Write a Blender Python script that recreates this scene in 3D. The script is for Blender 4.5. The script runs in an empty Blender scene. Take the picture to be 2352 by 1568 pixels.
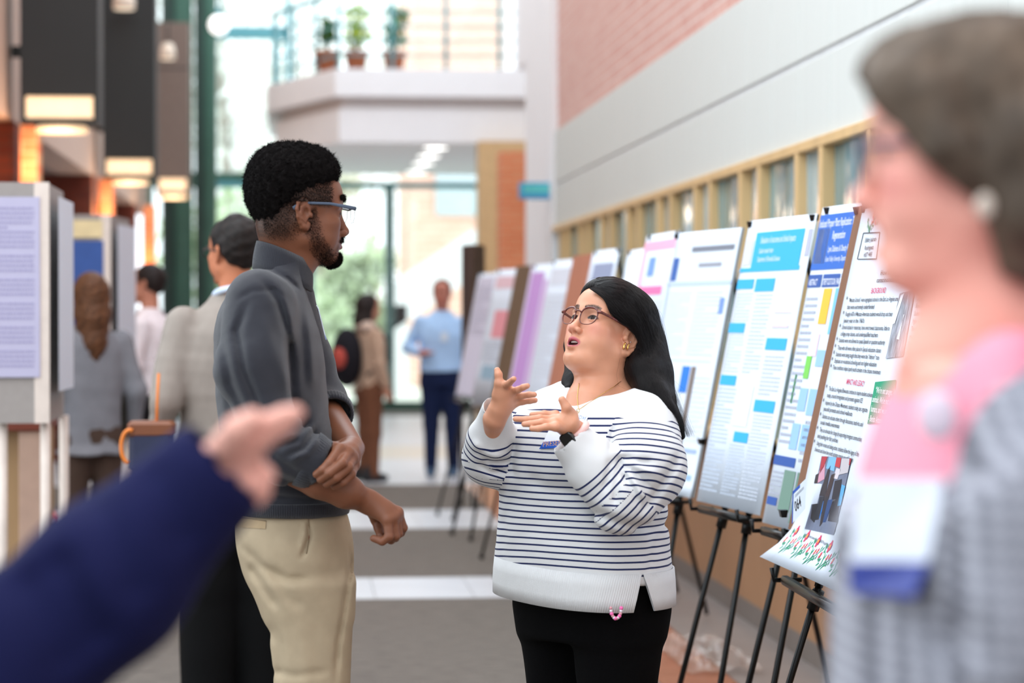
import bpy, math, random
import numpy as np
from mathutils import Vector, Matrix, noise as mnoise
sc = bpy.context.scene
COL = sc.collection
# ------------------------------------------------------------------ camera, sky, exposure
FPX = 5553.0
YAW = math.atan(499 / FPX); PITCH = math.atan(62 / FPX)
cam_d = bpy.data.cameras.new('camera'); cam = bpy.data.objects.new('camera', cam_d); COL.objects.link(cam)
CAM = np.array([0, 0, 1.47])
cam.location = CAM
cam.rotation_euler = (math.pi / 2 - PITCH, 0, -YAW)
cam_d.sensor_width = 36.0; cam_d.lens = FPX / 2352 * 36; cam_d.clip_end = 400
cam_d.dof.use_dof = True; cam_d.dof.focus_distance = 5.85; cam_d.dof.aperture_fstop = 2.8
sc.camera = cam
w = bpy.data.worlds.new('sky'); sc.world = w; w.use_nodes = True
bg = w.node_tree.nodes['Background']; bg.inputs[0].default_value = (0.86, 0.94, 1.0, 1); bg.inputs[1].default_value = 2.6
sc.view_settings.view_transform = 'Standard'; sc.view_settings.look = 'None'
sc.view_settings.gamma = 1; sc.view_settings.use_curve_mapping = False
sc.view_settings.exposure = 0.0
try:
    sc.cycles.max_bounces = 6; sc.cycles.diffuse_bounces = 3; sc.cycles.glossy_bounces = 2
    sc.cycles.transmission_bounces = 4; sc.cycles.transparent_max_bounces = 10
    sc.cycles.use_denoising = True; sc.cycles.caustics_reflective = False; sc.cycles.caustics_refractive = False
except Exception: pass
def area(name, loc, rot, size, power, color):
    l = bpy.data.lights.new(name, 'AREA'); l.shape = 'RECTANGLE'; l.size, l.size_y = size; l.energy = power; l.color = color
    o = bpy.data.objects.new(name, l); o.location = loc; o.rotation_euler = rot; COL.objects.link(o); return o
def point(name, loc, power, color, r=.1):
    l = bpy.data.lights.new(name, 'POINT'); l.energy = power; l.color = color; l.shadow_soft_size = r
    o = bpy.data.objects.new(name, l); o.location = loc; COL.objects.link(o); return o

fill_l = area('added_side_light', (-1.75, 9, 7.4), (0, math.radians(-38), 0), (2.4, 20), 330, (.90, .96, 1))  # added unseen area light, brightens posters and faces from the upper left
# ------------------------------------------------------------------ helpers
_cy, _sy, _cp, _sp = math.cos(YAW), math.sin(YAW), math.cos(PITCH), math.sin(PITCH)
FW = np.array([_sy * _cp, _cy * _cp, -_sp]); RT = np.array([_cy, -_sy, 0]); UP = np.cross(RT, FW)
def P(px, py, Y):
    d = FW + RT * (px - 1176) / FPX - UP * (py - 784) / FPX
    return CAM + d * (Y / d[1])
def lin(r, g=None, b=None):
    if g is None: r, g, b = r
    f = lambda c: (c / 255 / 12.92) if c / 255 <= .04045 else ((c / 255 + .055) / 1.055) ** 2.4
    return (f(r), f(g), f(b))
MATS = {}
def mat(name, col, rough=.7, var=.08, scale=12, bump=0, bscale=60, spec=.5, metal=0, emit=None, es=1, attr=False, coat=0, sheen=0, sss=0, alpha=1, stretch=None, trans=0, ior=1.45):
    if name in MATS: return MATS[name]
    m = bpy.data.materials.new(name); m.use_nodes = True; nt = m.node_tree; N = nt.nodes; L = nt.links
    b = N['Principled BSDF']
    b.inputs['Roughness'].default_value = rough; b.inputs['Metallic'].default_value = metal
    b.inputs['Specular IOR Level'].default_value = spec
    b.inputs['Coat Weight'].default_value = coat; b.inputs['Sheen Weight'].default_value = sheen
    b.inputs['Transmission Weight'].default_value = trans; b.inputs['IOR'].default_value = ior
    if sss:
        b.inputs['Subsurface Weight'].default_value = sss; b.inputs['Subsurface Radius'].default_value = (.012, .005, .003); b.inputs['Subsurface Scale'].default_value = 1.0
    b.inputs['Alpha'].default_value = alpha
    tc = N.new('ShaderNodeTexCoord'); no = N.new('ShaderNodeTexNoise'); no.inputs['Scale'].default_value = scale; no.inputs['Detail'].default_value = 4
    src = tc.outputs['Object']
    if stretch:
        mp = N.new('ShaderNodeMapping'); mp.inputs['Scale'].default_value = stretch; L.new(src, mp.inputs[0]); src = mp.outputs[0]
    L.new(src, no.inputs['Vector'])
    mr = N.new('ShaderNodeMapRange'); mr.inputs[1].default_value = .25; mr.inputs[2].default_value = .75; mr.inputs[3].default_value = 1 - var; mr.inputs[4].default_value = 1 + var
    L.new(no.outputs['Fac'], mr.inputs[0])
    mx = N.new('ShaderNodeVectorMath'); mx.operation = 'SCALE'; L.new(mr.outputs[0], mx.inputs['Scale'])
    if attr:
        at = N.new('ShaderNodeAttribute'); at.attribute_name = 'Col'; L.new(at.outputs['Color'], mx.inputs[0])
    else: mx.inputs[0].default_value = col
    L.new(mx.outputs[0], b.inputs['Base Color'])
    if bump:
        n2 = N.new('ShaderNodeTexNoise'); n2.inputs['Scale'].default_value = bscale; n2.inputs['Detail'].default_value = 3; L.new(src, n2.inputs['Vector'])
        bp = N.new('ShaderNodeBump'); bp.inputs['Strength'].default_value = bump; bp.inputs['Distance'].default_value = .002; L.new(n2.outputs['Fac'], bp.inputs['Height']); L.new(bp.outputs[0], b.inputs['Normal'])
    if emit: b.inputs['Emission Color'].default_value = (*emit, 1); b.inputs['Emission Strength'].default_value = es
    MATS[name] = m; return m
def brick_mat(name, c1, c2, mortar, axis='x', scale=1.0):
    if name in MATS: return MATS[name]
    m = bpy.data.materials.new(name); m.use_nodes = True; nt = m.node_tree; N = nt.nodes; L = nt.links; b = N['Principled BSDF']
    tc = N.new('ShaderNodeTexCoord'); sp = N.new('ShaderNodeSeparateXYZ'); cb = N.new('ShaderNodeCombineXYZ'); L.new(tc.outputs['Object'], sp.inputs[0])
    L.new(sp.outputs['Y' if axis == 'x' else 'X'], cb.inputs[0]); L.new(sp.outputs['Z'], cb.inputs[1])
    br = N.new('ShaderNodeTexBrick'); L.new(cb.outputs[0], br.inputs['Vector']); br.inputs['Scale'].default_value = 1
    br.inputs['Brick Width'].default_value = .215 * scale; br.inputs['Row Height'].default_value = .075 * scale; br.inputs['Mortar Size'].default_value = .006 * scale
    br.inputs['Color1'].default_value = (*c1, 1); br.inputs['Color2'].default_value = (*c2, 1); br.inputs['Mortar'].default_value = (*mortar, 1)
    L.new(br.outputs['Color'], b.inputs['Base Color']); b.inputs['Roughness'].default_value = .85
    bp = N.new('ShaderNodeBump'); bp.inputs['Strength'].default_value = .5; bp.invert = True; bp.inputs['Distance'].default_value = .004; L.new(br.outputs['Fac'], bp.inputs['Height']); L.new(bp.outputs[0], b.inputs['Normal'])
    MATS[name] = m; return m
def link(name, me, mats, parent=None, loc=None):
    o = bpy.data.objects.new(name, me); COL.objects.link(o)
    for m in (mats if isinstance(mats, (list, tuple)) else [mats]):
        if m is not None: me.materials.append(m)
    if parent is not None: o.parent = parent
    if loc is not None: o.location = loc
    return o
def npmesh(name, V, F, smooth=True, mi=None, cols=None):
    V = np.asarray(V, np.float32)
    me = bpy.data.meshes.new(name)
    if isinstance(F, np.ndarray):
        n = len(F); k = F.shape[1]
        me.vertices.add(len(V)); me.vertices.foreach_set('co', V.ravel())
        me.loops.add(n * k); me.loops.foreach_set('vertex_index', F.astype(np.int32).ravel())
        me.polygons.add(n); me.polygons.foreach_set('loop_start', np.arange(0, n * k, k, dtype=np.int32))
        me.update(calc_edges=True)
    else:
        me.from_pydata([tuple(map(float, v)) for v in V], [], [tuple(int(i) for i in f) for f in F]); me.update()
    if smooth: me.polygons.foreach_set('use_smooth', np.ones(len(me.polygons), bool))
    if mi is not None: me.polygons.foreach_set('material_index', np.asarray(mi, np.int32))
    if cols is not None:
        a = me.color_attributes.new('Col', 'FLOAT_COLOR', 'POINT'); c = np.ones((len(V), 4), np.float32); c[:, :3] = cols; a.data.foreach_set('color', c.ravel())
    return me
class G:
    """collects plain shapes into one mesh"""
    def __init__(s): s.V = []; s.F = []; s.MI = []; s.m = 0; s.sm = []
    def add(s, V, F, sm=False):
        b = len(s.V); s.V += [tuple(map(float, v)) for v in V]; s.F += [tuple(i + b for i in f) for f in F]; s.MI += [s.m] * len(F); s.sm += [sm] * len(F); return s
    def box(s, a, b, bev=0):
        (x0, y0, z0), (x1, y1, z1) = a, b
        if bev:
            e = bev; V = []; 
            for zz, i in ((z0, e), (z0 + e, 0), (z1 - e, 0), (z1, e)):
                V += [(x0 + i + e, y0 + i, zz), (x1 - i - e, y0 + i, zz), (x1 - i, y0 + i + e, zz), (x1 - i, y1 - i - e, zz), (x1 - i - e, y1 - i, zz), (x0 + i + e, y1 - i, zz), (x0 + i, y1 - i - e, zz), (x0 + i, y0 + i + e, zz)]
            F = [tuple(range(7, -1, -1)), tuple(range(24, 32))]
            for l in range(3):
                for q in range(8): F.append((l * 8 + q, l * 8 + (q + 1) % 8, l * 8 + 8 + (q + 1) % 8, l * 8 + 8 + q))
            return s.add(V, F)
        V = [(x0, y0, z0), (x1, y0, z0), (x1, y1, z0), (x0, y1, z0), (x0, y0, z1), (x1, y0, z1), (x1, y1, z1), (x0, y1, z1)]
        return s.add(V, [(3, 2, 1, 0), (4, 5, 6, 7), (0, 1, 5, 4), (1, 2, 6, 5), (2, 3, 7, 6), (3, 0, 4, 7)])
    def slab(s, q, t):
        """quad q (4 points, ccw seen from the front) given thickness t backwards"""
        q = [np.array(p, float) for p in q]; n = np.cross(q[1] - q[0], q[3] - q[0]); n /= np.linalg.norm(n)
        V = q + [p - n * t for p in q]
        return s.add(V, [(0, 1, 2, 3), (7, 6, 5, 4), (0, 4, 5, 1), (1, 5, 6, 2), (2, 6, 7, 3), (3, 7, 4, 0)])
    def tube(s, pts, r, n=8, closed=False, sm=True, flat=None):
        pts = [np.array(p, float) for p in pts]; k = len(pts); rr = r if isinstance(r, (list, tuple, np.ndarray)) else [r] * k
        V = []; prev = None
        for i, p in enumerate(pts):
            if closed: t = pts[(i + 1) % k] - pts[i - 1]
            else: t = pts[min(i + 1, k - 1)] - pts[max(i - 1, 0)]
            t = t / (np.linalg.norm(t) + 1e-9)
            if prev is None:
                a = np.array([0, 0, 1.]) if abs(t[2]) < .9 else np.array([1., 0, 0]); u = np.cross(t, a)
            else: u = prev - t * prev.dot(t)
            u /= np.linalg.norm(u) + 1e-9; prev = u; v = np.cross(t, u)
            for j in range(n):
                an = 2 * math.pi * j / n; off = (u * math.cos(an) + v * math.sin(an)) * rr[i]
                if flat is not None: off = off - flat[0] * off.dot(flat[0]) * (1 - flat[1])
                V.append(p + off)
        F = []
        for i in range(k if closed else k - 1):
            for j in range(n):
                a = i * n + j; b = i * n + (j + 1) % n; c = ((i + 1) % k) * n + (j + 1) % n; d = ((i + 1) % k) * n + j
                F.append((a, b, c, d))
        if not closed: F += [tuple(range(n - 1, -1, -1)), tuple((k - 1) * n + j for j in range(n))]
        return s.add(V, F, sm)
    def lathe(s, prof, c, n=16):
        V = []; F = []
        for (r, z) in prof:
            for j in range(n): a = 2 * math.pi * j / n; V.append((c[0] + r * math.cos(a), c[1] + r * math.sin(a), c[2] + z))
        for i in range(len(prof) - 1):
            for j in range(n): F.append((i * n + j, i * n + (j + 1) % n, (i + 1) * n + (j + 1) % n, (i + 1) * n + j))
        F += [tuple(range(n - 1, -1, -1)), tuple((len(prof) - 1) * n + j for j in range(n))]
        return s.add(V, F, True)
    def ball(s, c, r, n=8, m=6, R=None):
        V = []; F = []; c = np.array(c, float); r = np.array(r if hasattr(r, '__len__') else (r, r, r), float)
        for i in range(m + 1):
            t = math.pi * i / m
            for j in range(n):
                a = 2 * math.pi * j / n; q = np.array([math.sin(t) * math.cos(a), math.sin(t) * math.sin(a), math.cos(t)]) * r
                if R is not None: q = R @ q
                V.append(c + q)
        for i in range(m):
            for j in range(n): F.append((i * n + j, (i + 1) * n + j, (i + 1) * n + (j + 1) % n, i * n + (j + 1) % n))
        return s.add(V, F, True)
    def mesh(s, name='m'):
        me = bpy.data.meshes.new(name); me.from_pydata(s.V, [], s.F); me.update()
        me.polygons.foreach_set('material_index', s.MI); me.polygons.foreach_set('use_smooth', s.sm); return me
    def build(s, name, m, parent=None, org=None):
        if org is not None:
            o_ = np.array(org, float); s.V = [tuple(np.array(v) - o_) for v in s.V]
        return link(name, s.mesh(name), m, parent)
def tag(o, label=None, cat=None, group=None, kind=None):
    if label: o['label'] = label
    if cat: o['category'] = cat
    if group: o['group'] = group
    if kind: o['kind'] = kind
    return o
def thing(name, label, cat, loc=(0, 0, 0), group=None):
    o = bpy.data.objects.new(name, None); COL.objects.link(o); o.location = tuple(map(float, loc)); o.empty_display_size = .1
    return tag(o, label, cat, group)
def struct(g, name, m, parent=None):
    o = g.build(name, m, parent)
    if parent is None: o['kind'] = 'structure'
    return o

# ------------------------------------------------------------------ implicit surfaces (smooth unions, meshed by surface nets)
class Frame:
    def __init__(s, O, fwd, up, sc_=1.0):
        f = np.array(fwd, float); f /= np.linalg.norm(f); u = np.array(up, float); u -= f * u.dot(f); u /= np.linalg.norm(u)
        s.O = np.array(O, float); s.R = np.stack([f, np.cross(u, f), u], 1); s.s = sc_      # columns: forward, left, up
    def w(s, p): return s.O + s.R @ (np.array(p, float) * s.s)
    def loc(s, Q): return ((Q - s.O) @ s.R) / s.s
IDF = Frame((0, 0, 0), (1, 0, 0), (0, 0, 1))
def smin(a, b, k):
    if k <= 0: return np.minimum(a, b)
    h = np.clip(.5 + .5 * (b - a) / k, 0, 1); return b + (a - b) * h - k * h * (1 - h)
class SDF:
    def __init__(s, F=None): s.ops = []; s.F = F or IDF
    def _a(s, f, lo, hi, k, mode, reg): s.ops.append((f, np.array(lo, np.float32), np.array(hi, np.float32), k, mode, reg)); return s
    def rc(s, a, b, ra, rb, k=.01, mode='u', reg=0, F=None):
        F = F or s.F; a = F.w(a).astype(np.float32); b = F.w(b).astype(np.float32); ra *= F.s; rb *= F.s; ab = b - a; L = max(float(ab @ ab), 1e-10); r = max(ra, rb)
        def f(Q):
            q = Q - a; t = np.clip(q @ ab / L, 0, 1); q -= t[:, None] * ab; return np.sqrt((q * q).sum(1)) - (ra + (rb - ra) * t)
        return s._a(f, np.minimum(a, b) - r, np.maximum(a, b) + r, k, mode, reg)
    def chain(s, pts, rs, k=.01, mode='u', reg=0, F=None, k0=None):
        for i in range(len(pts) - 1): s.rc(pts[i], pts[i + 1], rs[i], rs[i + 1], k if (i or k0 is None) else k0, mode, reg, F)
        return s
    def ell(s, c, r, k=.01, mode='u', reg=0, F=None, rot=None):
        F = F or s.F; O = F.w(c).astype(np.float32); R = (F.R @ (rot if rot is not None else np.eye(3))).astype(np.float32); r = (np.array(r, float) * F.s).astype(np.float32); mr = float(r.max()); mn = float(r.min())
        def f(Q):
            q = (Q - O) @ R; a = q / r; k0 = np.sqrt((a * a).sum(1)); b = a / r; k1 = np.sqrt((b * b).sum(1)); return np.where(k0 < .05, -mn, k0 * (k0 - 1) / np.maximum(k1, 1e-6))
        return s._a(f, O - mr, O + mr, k, mode, reg)
    def loft(s, secs, k=.02, mode='u', reg=0, F=None, cap=.01):
        """secs: (z, cx, cy, rx, ry, exponent) in F, elliptical sections stacked along up"""
        F = F or s.F; S = np.array(sorted(secs), float); z = S[:, 0]
        R = F.R.astype(np.float32); O = F.O.astype(np.float32)
        ext = []
        for q in S:
            for sx in (-1, 1):
                for sy in (-1, 1): ext.append(F.w((q[1] + sx * q[3], q[2] + sy * q[4], q[0])))
        ext = np.array(ext)
        zz = np.linspace(z[0], z[-1], 200); fine = []
        for c in range(1, S.shape[1]):
            y = np.interp(zz, z, S[:, c]); kk = max(3, int(200 / len(z) / 2) * 2 + 1); pad = np.pad(y, kk // 2, 'edge'); fine.append(np.convolve(pad, np.ones(kk) / kk, 'valid'))
        def f(Q):
            q = ((Q - O) @ R) / F.s; cx, cy, rx, ry, ex = [np.interp(q[:, 2], zz, c).astype(np.float32) for c in fine]
            u = np.abs(q[:, 0] - cx) / rx; v = np.abs(q[:, 1] - cy) / ry
            k0 = (u ** ex + v ** ex) ** (1 / ex); k0 = np.maximum(k0, 1e-4)
            d = (k0 - 1) * np.minimum(rx, ry) * np.where(k0 > 1, 1, 1)
            n = np.sqrt((u / rx) ** 2 + (v / ry) ** 2) / k0; d = (k0 - 1) / np.maximum(n, 1e-4)
            e = np.maximum(z[0] - q[:, 2], q[:, 2] - z[-1]); r = cap
            a = np.maximum(d + r, 0); b_ = np.maximum(e + r, 0)
            return (np.minimum(np.maximum(d + r, e + r), 0) + np.sqrt(a * a + b_ * b_) - r) * F.s
        return s._a(f, ext.min(0) - .01, ext.max(0) + .01, k, mode, reg)
    def disp(s, f, lo=(-1e3,) * 3, hi=(1e3,) * 3): return s._a(f, lo, hi, 0, 'd', 0)
    def crease(s, pts, amp, wd, Ymax=None, Y=5.5, taper=True):
        """fold traced along pixel polyline pts at depth Y; amp>0 digs, <0 raises"""
        W = np.array([P(x, y, Y) for x, y in pts], np.float32); A = W[:, [0, 2]]
        ln = np.r_[0, np.cumsum(np.linalg.norm(np.diff(A, axis=0), axis=1))]
        def f(Q):
            sc_ = Y / Q[:, 1]; q = np.stack([Q[:, 0] * sc_, CAM[2] + (Q[:, 2] - CAM[2]) * sc_], 1).astype(np.float32)
            best = np.full(len(q), 1e3, np.float32); tt = np.zeros(len(q), np.float32)
            for i in range(len(A) - 1):
                ab = A[i + 1] - A[i]; t = np.clip((q - A[i]) @ ab / max(float(ab @ ab), 1e-9), 0, 1); dd = q - A[i] - t[:, None] * ab; dd = np.sqrt((dd * dd).sum(1))
                m = dd < best; best = np.where(m, dd, best); tt = np.where(m, (ln[i] + t * (ln[i + 1] - ln[i])) / ln[-1], tt)
            g = amp * np.exp(-(best / wd) ** 2)
            if taper: g = g * np.clip(np.minimum(tt, 1 - tt) * 5 + .15, 0, 1)
            if Ymax is not None: g = g * (Q[:, 1] < Ymax)
            return g
        pad = 3 * wd
        lo = (A[:, 0].min() - pad - .05, -1e3, A[:, 1].min() - pad - .05); hi = (A[:, 0].max() + pad + .05, 1e3, A[:, 1].max() + pad + .05)
        return s.disp(f, lo, hi)
    def ev(s, Q, mg=.05, want=False):
        Q = np.asarray(Q, np.float32); d = np.full(len(Q), 1e3, np.float32)
        if want: reg = np.zeros(len(Q), np.int32); raw = np.full(len(Q), 1e3, np.float32)
        for f, lo, hi, k, mode, rg in s.ops:
            m = np.nonzero(((Q > lo - (mg + k)) & (Q < hi + (mg + k))).all(1))[0]
            if not len(m): continue
            v = f(Q[m]).astype(np.float32); c = d[m]
            if mode == 'u':
                d[m] = np.where(c > 900, v, smin(c, v, k))
                if want: w_ = v < raw[m]; raw[m] = np.where(w_, v, raw[m]); reg[m] = np.where(w_, rg, reg[m])
            elif mode == 's': d[m] = np.where(c > 900, c, -smin(-c, v, k))
            elif mode == 'i': d[m] = np.where(c > 900, c, -smin(-c, -v, k))
            elif mode == 'd': d[m] = np.where((c < 900), c + v, c)
        return (d, reg) if want else d
    def mesh(s, v):
        un = [o for o in s.ops if o[4] == 'u']; lo = np.min([o[1] for o in un], 0) - 3 * v - .01; hi = np.max([o[2] for o in un], 0) + 3 * v + .01
        B = 8; nb = np.ceil((hi - lo) / (B * v)).astype(int) + 1
        g = np.stack(np.meshgrid(*[np.arange(n) for n in nb], indexing='ij'), -1).reshape(-1, 3)
        mg = max(.03, B * v * 1.3)
        dc = s.ev(lo + (g + .5) * (B * v), mg=mg); g = g[np.abs(dc) < B * v * .87 * 1.25 + .008]
        o9 = np.stack(np.meshgrid(*[np.arange(9)] * 3, indexing='ij'), -1).reshape(-1, 3)
        Vv = np.empty((len(g), 729), np.float32)
        for i in range(0, len(g), 1500):
            gg = g[i:i + 1500]; pts = (lo + (gg[:, None] * B + o9[None]) * v).reshape(-1, 3); Vv[i:i + 1500] = s.ev(pts, mg=max(.02, 2 * v)).reshape(len(gg), 729)
        Vv = Vv.reshape(-1, 9, 9, 9); ins = Vv < 0
        cnt = np.zeros((len(g), 8, 8, 8), np.int8)
        for a in (0, 1):
            for b in (0, 1):
                for c in (0, 1): cnt += ins[:, a:a + 8, b:b + 8, c:c + 8]
        n_, i_, j_, k_ = np.nonzero((cnt > 0) & (cnt < 8))
        D = nb * B + 2
        cell = g[n_] * B + np.stack([i_, j_, k_], 1)
        cid = (cell[:, 0].astype(np.int64) * D[1] + cell[:, 1]) * D[2] + cell[:, 2]
        cor = {}
        for a in (0, 1):
            for b in (0, 1):
                for c in (0, 1): cor[a, b, c] = Vv[n_, i_ + a, j_ + b, k_ + c]
        acc = np.zeros((len(n_), 3), np.float32); w_ = np.zeros(len(n_), np.float32)
        for ax in range(3):
            for p in (0, 1):
                for q in (0, 1):
                    A = [0, 0, 0]; o = [x for x in range(3) if x != ax]; A[o[0]] = p; A[o[1]] = q; Bc = list(A); Bc[ax] = 1
                    va, vb = cor[tuple(A)], cor[tuple(Bc)]; m = (va < 0) != (vb < 0); t = np.where(m, va / np.where(m, va - vb, 1), 0)
                    pt = np.tile(np.array(A, np.float32), (len(n_), 1)); pt[:, ax] = t; acc += pt * m[:, None]; w_ += m
        verts = lo + (cell + acc / np.maximum(w_, 1)[:, None]) * v
        order = np.argsort(cid); cs = cid[order]
        Fs = []
        for ax in range(3):
            sl1 = [slice(None)] + [slice(0, 8)] * 3; sl2 = list(sl1); sl2[ax + 1] = slice(1, 9)
            A_, B_ = ins[tuple(sl1)], ins[tuple(sl2)]; nn, ii, jj, kk = np.nonzero(A_ != B_); sgn = A_[nn, ii, jj, kk]
            c = g[nn] * B + np.stack([ii, jj, kk], 1); o = [(ax + 1) % 3, (ax + 2) % 3]; quad = []; ok = np.ones(len(c), bool)
            for da, db in ((0, 0), (1, 0), (1, 1), (0, 1)):
                cc = c.copy(); cc[:, o[0]] -= da; cc[:, o[1]] -= db; idd = (cc[:, 0].astype(np.int64) * D[1] + cc[:, 1]) * D[2] + cc[:, 2]
                ps = np.clip(np.searchsorted(cs, idd), 0, len(cs) - 1); ok &= cs[ps] == idd; quad.append(order[ps])
            qd = np.stack(quad, 1); qd[~sgn] = qd[~sgn][:, ::-1]; Fs.append(qd[ok])
        F = np.concatenate(Fs)
        return verts.astype(np.float32), F
def join(parts):
    V = []; F = []; b = 0
    for v, f in parts: V.append(v); F.append(f + b); b += len(v)
    return np.concatenate(V), np.concatenate(F)
def relax(V, F, it=2, k=.5):
    V = V.astype(np.float64); n = len(V); a = F.ravel(); b = np.roll(F, -1, 1).ravel(); i = np.r_[a, b]; j = np.r_[b, a]; cnt = np.bincount(i, minlength=n)[:, None]
    for _ in range(it):
        S = np.stack([np.bincount(i, V[j, c], n) for c in range(3)], 1); V = V * (1 - k) + k * S / np.maximum(cnt, 1)
    return V.astype(np.float32)
def vnoise(Q, s, seed=0, oct=2):
    """cheap smooth pseudo noise from summed sines"""
    r = np.random.RandomState(seed); out = np.zeros(len(Q), np.float32)
    for i in range(6 * oct):
        k = r.normal(size=3); k /= np.linalg.norm(k); fr = s * (1 + .9 * r.rand()) * (2 ** (i // 6)); out += np.sin(Q @ (k * fr).astype(np.float32) + r.rand() * 6.28) / (2 ** (i // 6))
    return out / 3.5
def fibres(name, curves, rad, m, parent, org):
    """curves: (n, k, 3) array of strands -> one hair curves object"""
    n, k, _ = curves.shape; cu = bpy.data.hair_curves.new(name); cu.add_curves([k] * n)
    cu.points.foreach_set('position', (curves - np.array(org)).astype(np.float32).ravel())
    rr = np.tile(np.linspace(rad, rad * .3, k), n).astype(np.float32); cu.points.foreach_set('radius', rr)
    o = bpy.data.objects.new(name, cu); COL.objects.link(o); cu.materials.append(m); o.parent = parent; return o
# ------------------------------------------------------------------ the hall
RS = random.Random(5)
carpet = mat('carpet', lin(108, 100, 93), .95, .42, 9, .4, 300, stretch=(1, 7, 1))
tile_w_sun = mat('pale tile and sun patch', lin(204, 205, 210), .35, .06, 3)
tile_g = mat('taupe floor tile', lin(150, 140, 136), .35, .08, 3)
tile_t = mat('terracotta floor tile', lin(178, 118, 94), .22, .1, 4)
beige = mat('beige wall panel', lin(208, 210, 206), .7, .03, 2, .15, 25, stretch=(1, 6, .2))
joint = mat('panel joint', lin(186, 188, 190), .6)
oak = mat('pale oak', lin(214, 178, 128), .5, .12, 6, .1, 60, stretch=(1, 1, .15))
dado = mat('tan wall panel', lin(176, 134, 100), .6, .1, 2, .1, 40)
white = mat('white plaster', lin(238, 236, 238), .7, .02, 3)
white2 = mat('off white plaster', lin(222, 214, 212), .7, .02, 3)
teal = mat('teal painted metal', lin(92, 152, 160), .45, .05, 5)
green = mat('green painted metal', lin(58, 98, 84), .45, .08, 5)
dgreen = mat('dark green metal', lin(38, 62, 56), .5, .08, 5)
glass = bpy.data.materials.new('clear glass'); glass.use_nodes = True
def _gl(m, tint, gloss):
    N = m.node_tree.nodes; L = m.node_tree.links; N.clear(); o = N.new('ShaderNodeOutputMaterial'); t = N.new('ShaderNodeBsdfTransparent'); g = N.new('ShaderNodeBsdfGlossy'); x = N.new('ShaderNodeMixShader')
    t.inputs[0].default_value = (*tint, 1); g.inputs['Roughness'].default_value = .04; x.inputs[0].default_value = gloss; L.new(t.outputs[0], x.inputs[1]); L.new(g.outputs[0], x.inputs[2]); L.new(x.outputs[0], o.inputs[0])
_gl(glass, (.97, .99, .98), .05)
lens = bpy.data.materials.new('spectacle lens'); lens.use_nodes = True; _gl(lens, (.985, .985, .985), .012)
film = mat('blue grey window film', lin(168, 192, 200), .08, .35, 2.2, .5, 5, spec=.9, stretch=(1, 3, .7))
film2 = mat('teal window film', lin(112, 152, 160), .08, .3, 2.0, .5, 6, spec=.9, stretch=(1, 3, .7))
brick_r = brick_mat('pale red brick', lin(204, 150, 138), lin(212, 166, 154), lin(220, 206, 200), 'x')
brick_d = brick_mat('dark red brick', lin(128, 56, 36), lin(108, 44, 30), lin(96, 60, 46), 'y')
brick_lit = brick_mat('orange lit brick', lin(204, 116, 76), lin(214, 132, 92), lin(206, 160, 124), 'y')  # warm light on pilasters and piers is put into this brick colour
taupe = mat('taupe ceiling', lin(150, 132, 124), .8, .04, 3)
pink_b = mat('pinkish beige panel', lin(206, 178, 162), .7, .04, 2)
charcoal = mat('charcoal metal cladding', lin(40, 41, 41), .6, .06, 4)
warm_wh = mat('warm lit diffuser', lin(255, 226, 190), .6, emit=lin(255, 216, 170), es=.85)
cool_wh = mat('lit downlight', (1, 1, 1), .6, emit=(1, .98, .94), es=4.5)

g = G(); g.box((-8, -4, -.2), (2.5, 37, -.004)); struct(g, 'floor', mat('screed', lin(110, 104, 100), .9))
g = G(); g.box((-3.2, -4, -.004), (1.45, 12.5, 0)); g.box((-3.2, 13.5, -.004), (1.45, 16.6, 0)); g.box((-3.2, 18.2, -.004), (1.45, 20.9, 0)); g.box((-3.2, 35, -.004), (3.2, 37, 0)); struct(g, 'trim_1', carpet).name = 'carpet'
def tiles(name, x0, x1, y0, y1, m, step):
    nx = max(1, round((x1 - x0) / step)); ny = max(1, round((y1 - y0) / step)); root = thing(name, None, None); root['kind'] = 'structure'; me = None
    dx, dy = (x1 - x0) / nx, (y1 - y0) / ny
    g = G(); g.box((0.002, 0.002, -.004), (dx - .002, dy - .002, .001)); me = g.mesh('tile'); me.materials.append(m)
    for i in range(nx):
        for j in range(ny): link('tile', me, None, root, (x0 + i * dx, y0 + j * dy, 0))
tiles('trim_2', -3.2, 1.45, 12.5, 13.5, tile_w_sun, .5)
tiles('trim_3', -3.2, 1.45, 16.6, 18.2, tile_w_sun, .55)
tiles('trim_4', -3.2, 2.9, 20.9, 24.6, tile_w_sun, .75)  # far pale bands: sunlight patches put into the floor as tiles
tiles('trim_5', -3.2, 2.9, 24.6, 27.0, mat('cream floor tile', lin(206, 196, 182), .35), .8)
tiles('trim_6', -3.2, 2.9, 27.0, 35, tile_w_sun, 1.0)
tiles('trim_7', 1.45, 1.76, 2, 20.9, tile_t, .31)
tiles('trim_8', 1.76, 2.16, 2, 20.9, tile_g, .4)
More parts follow.
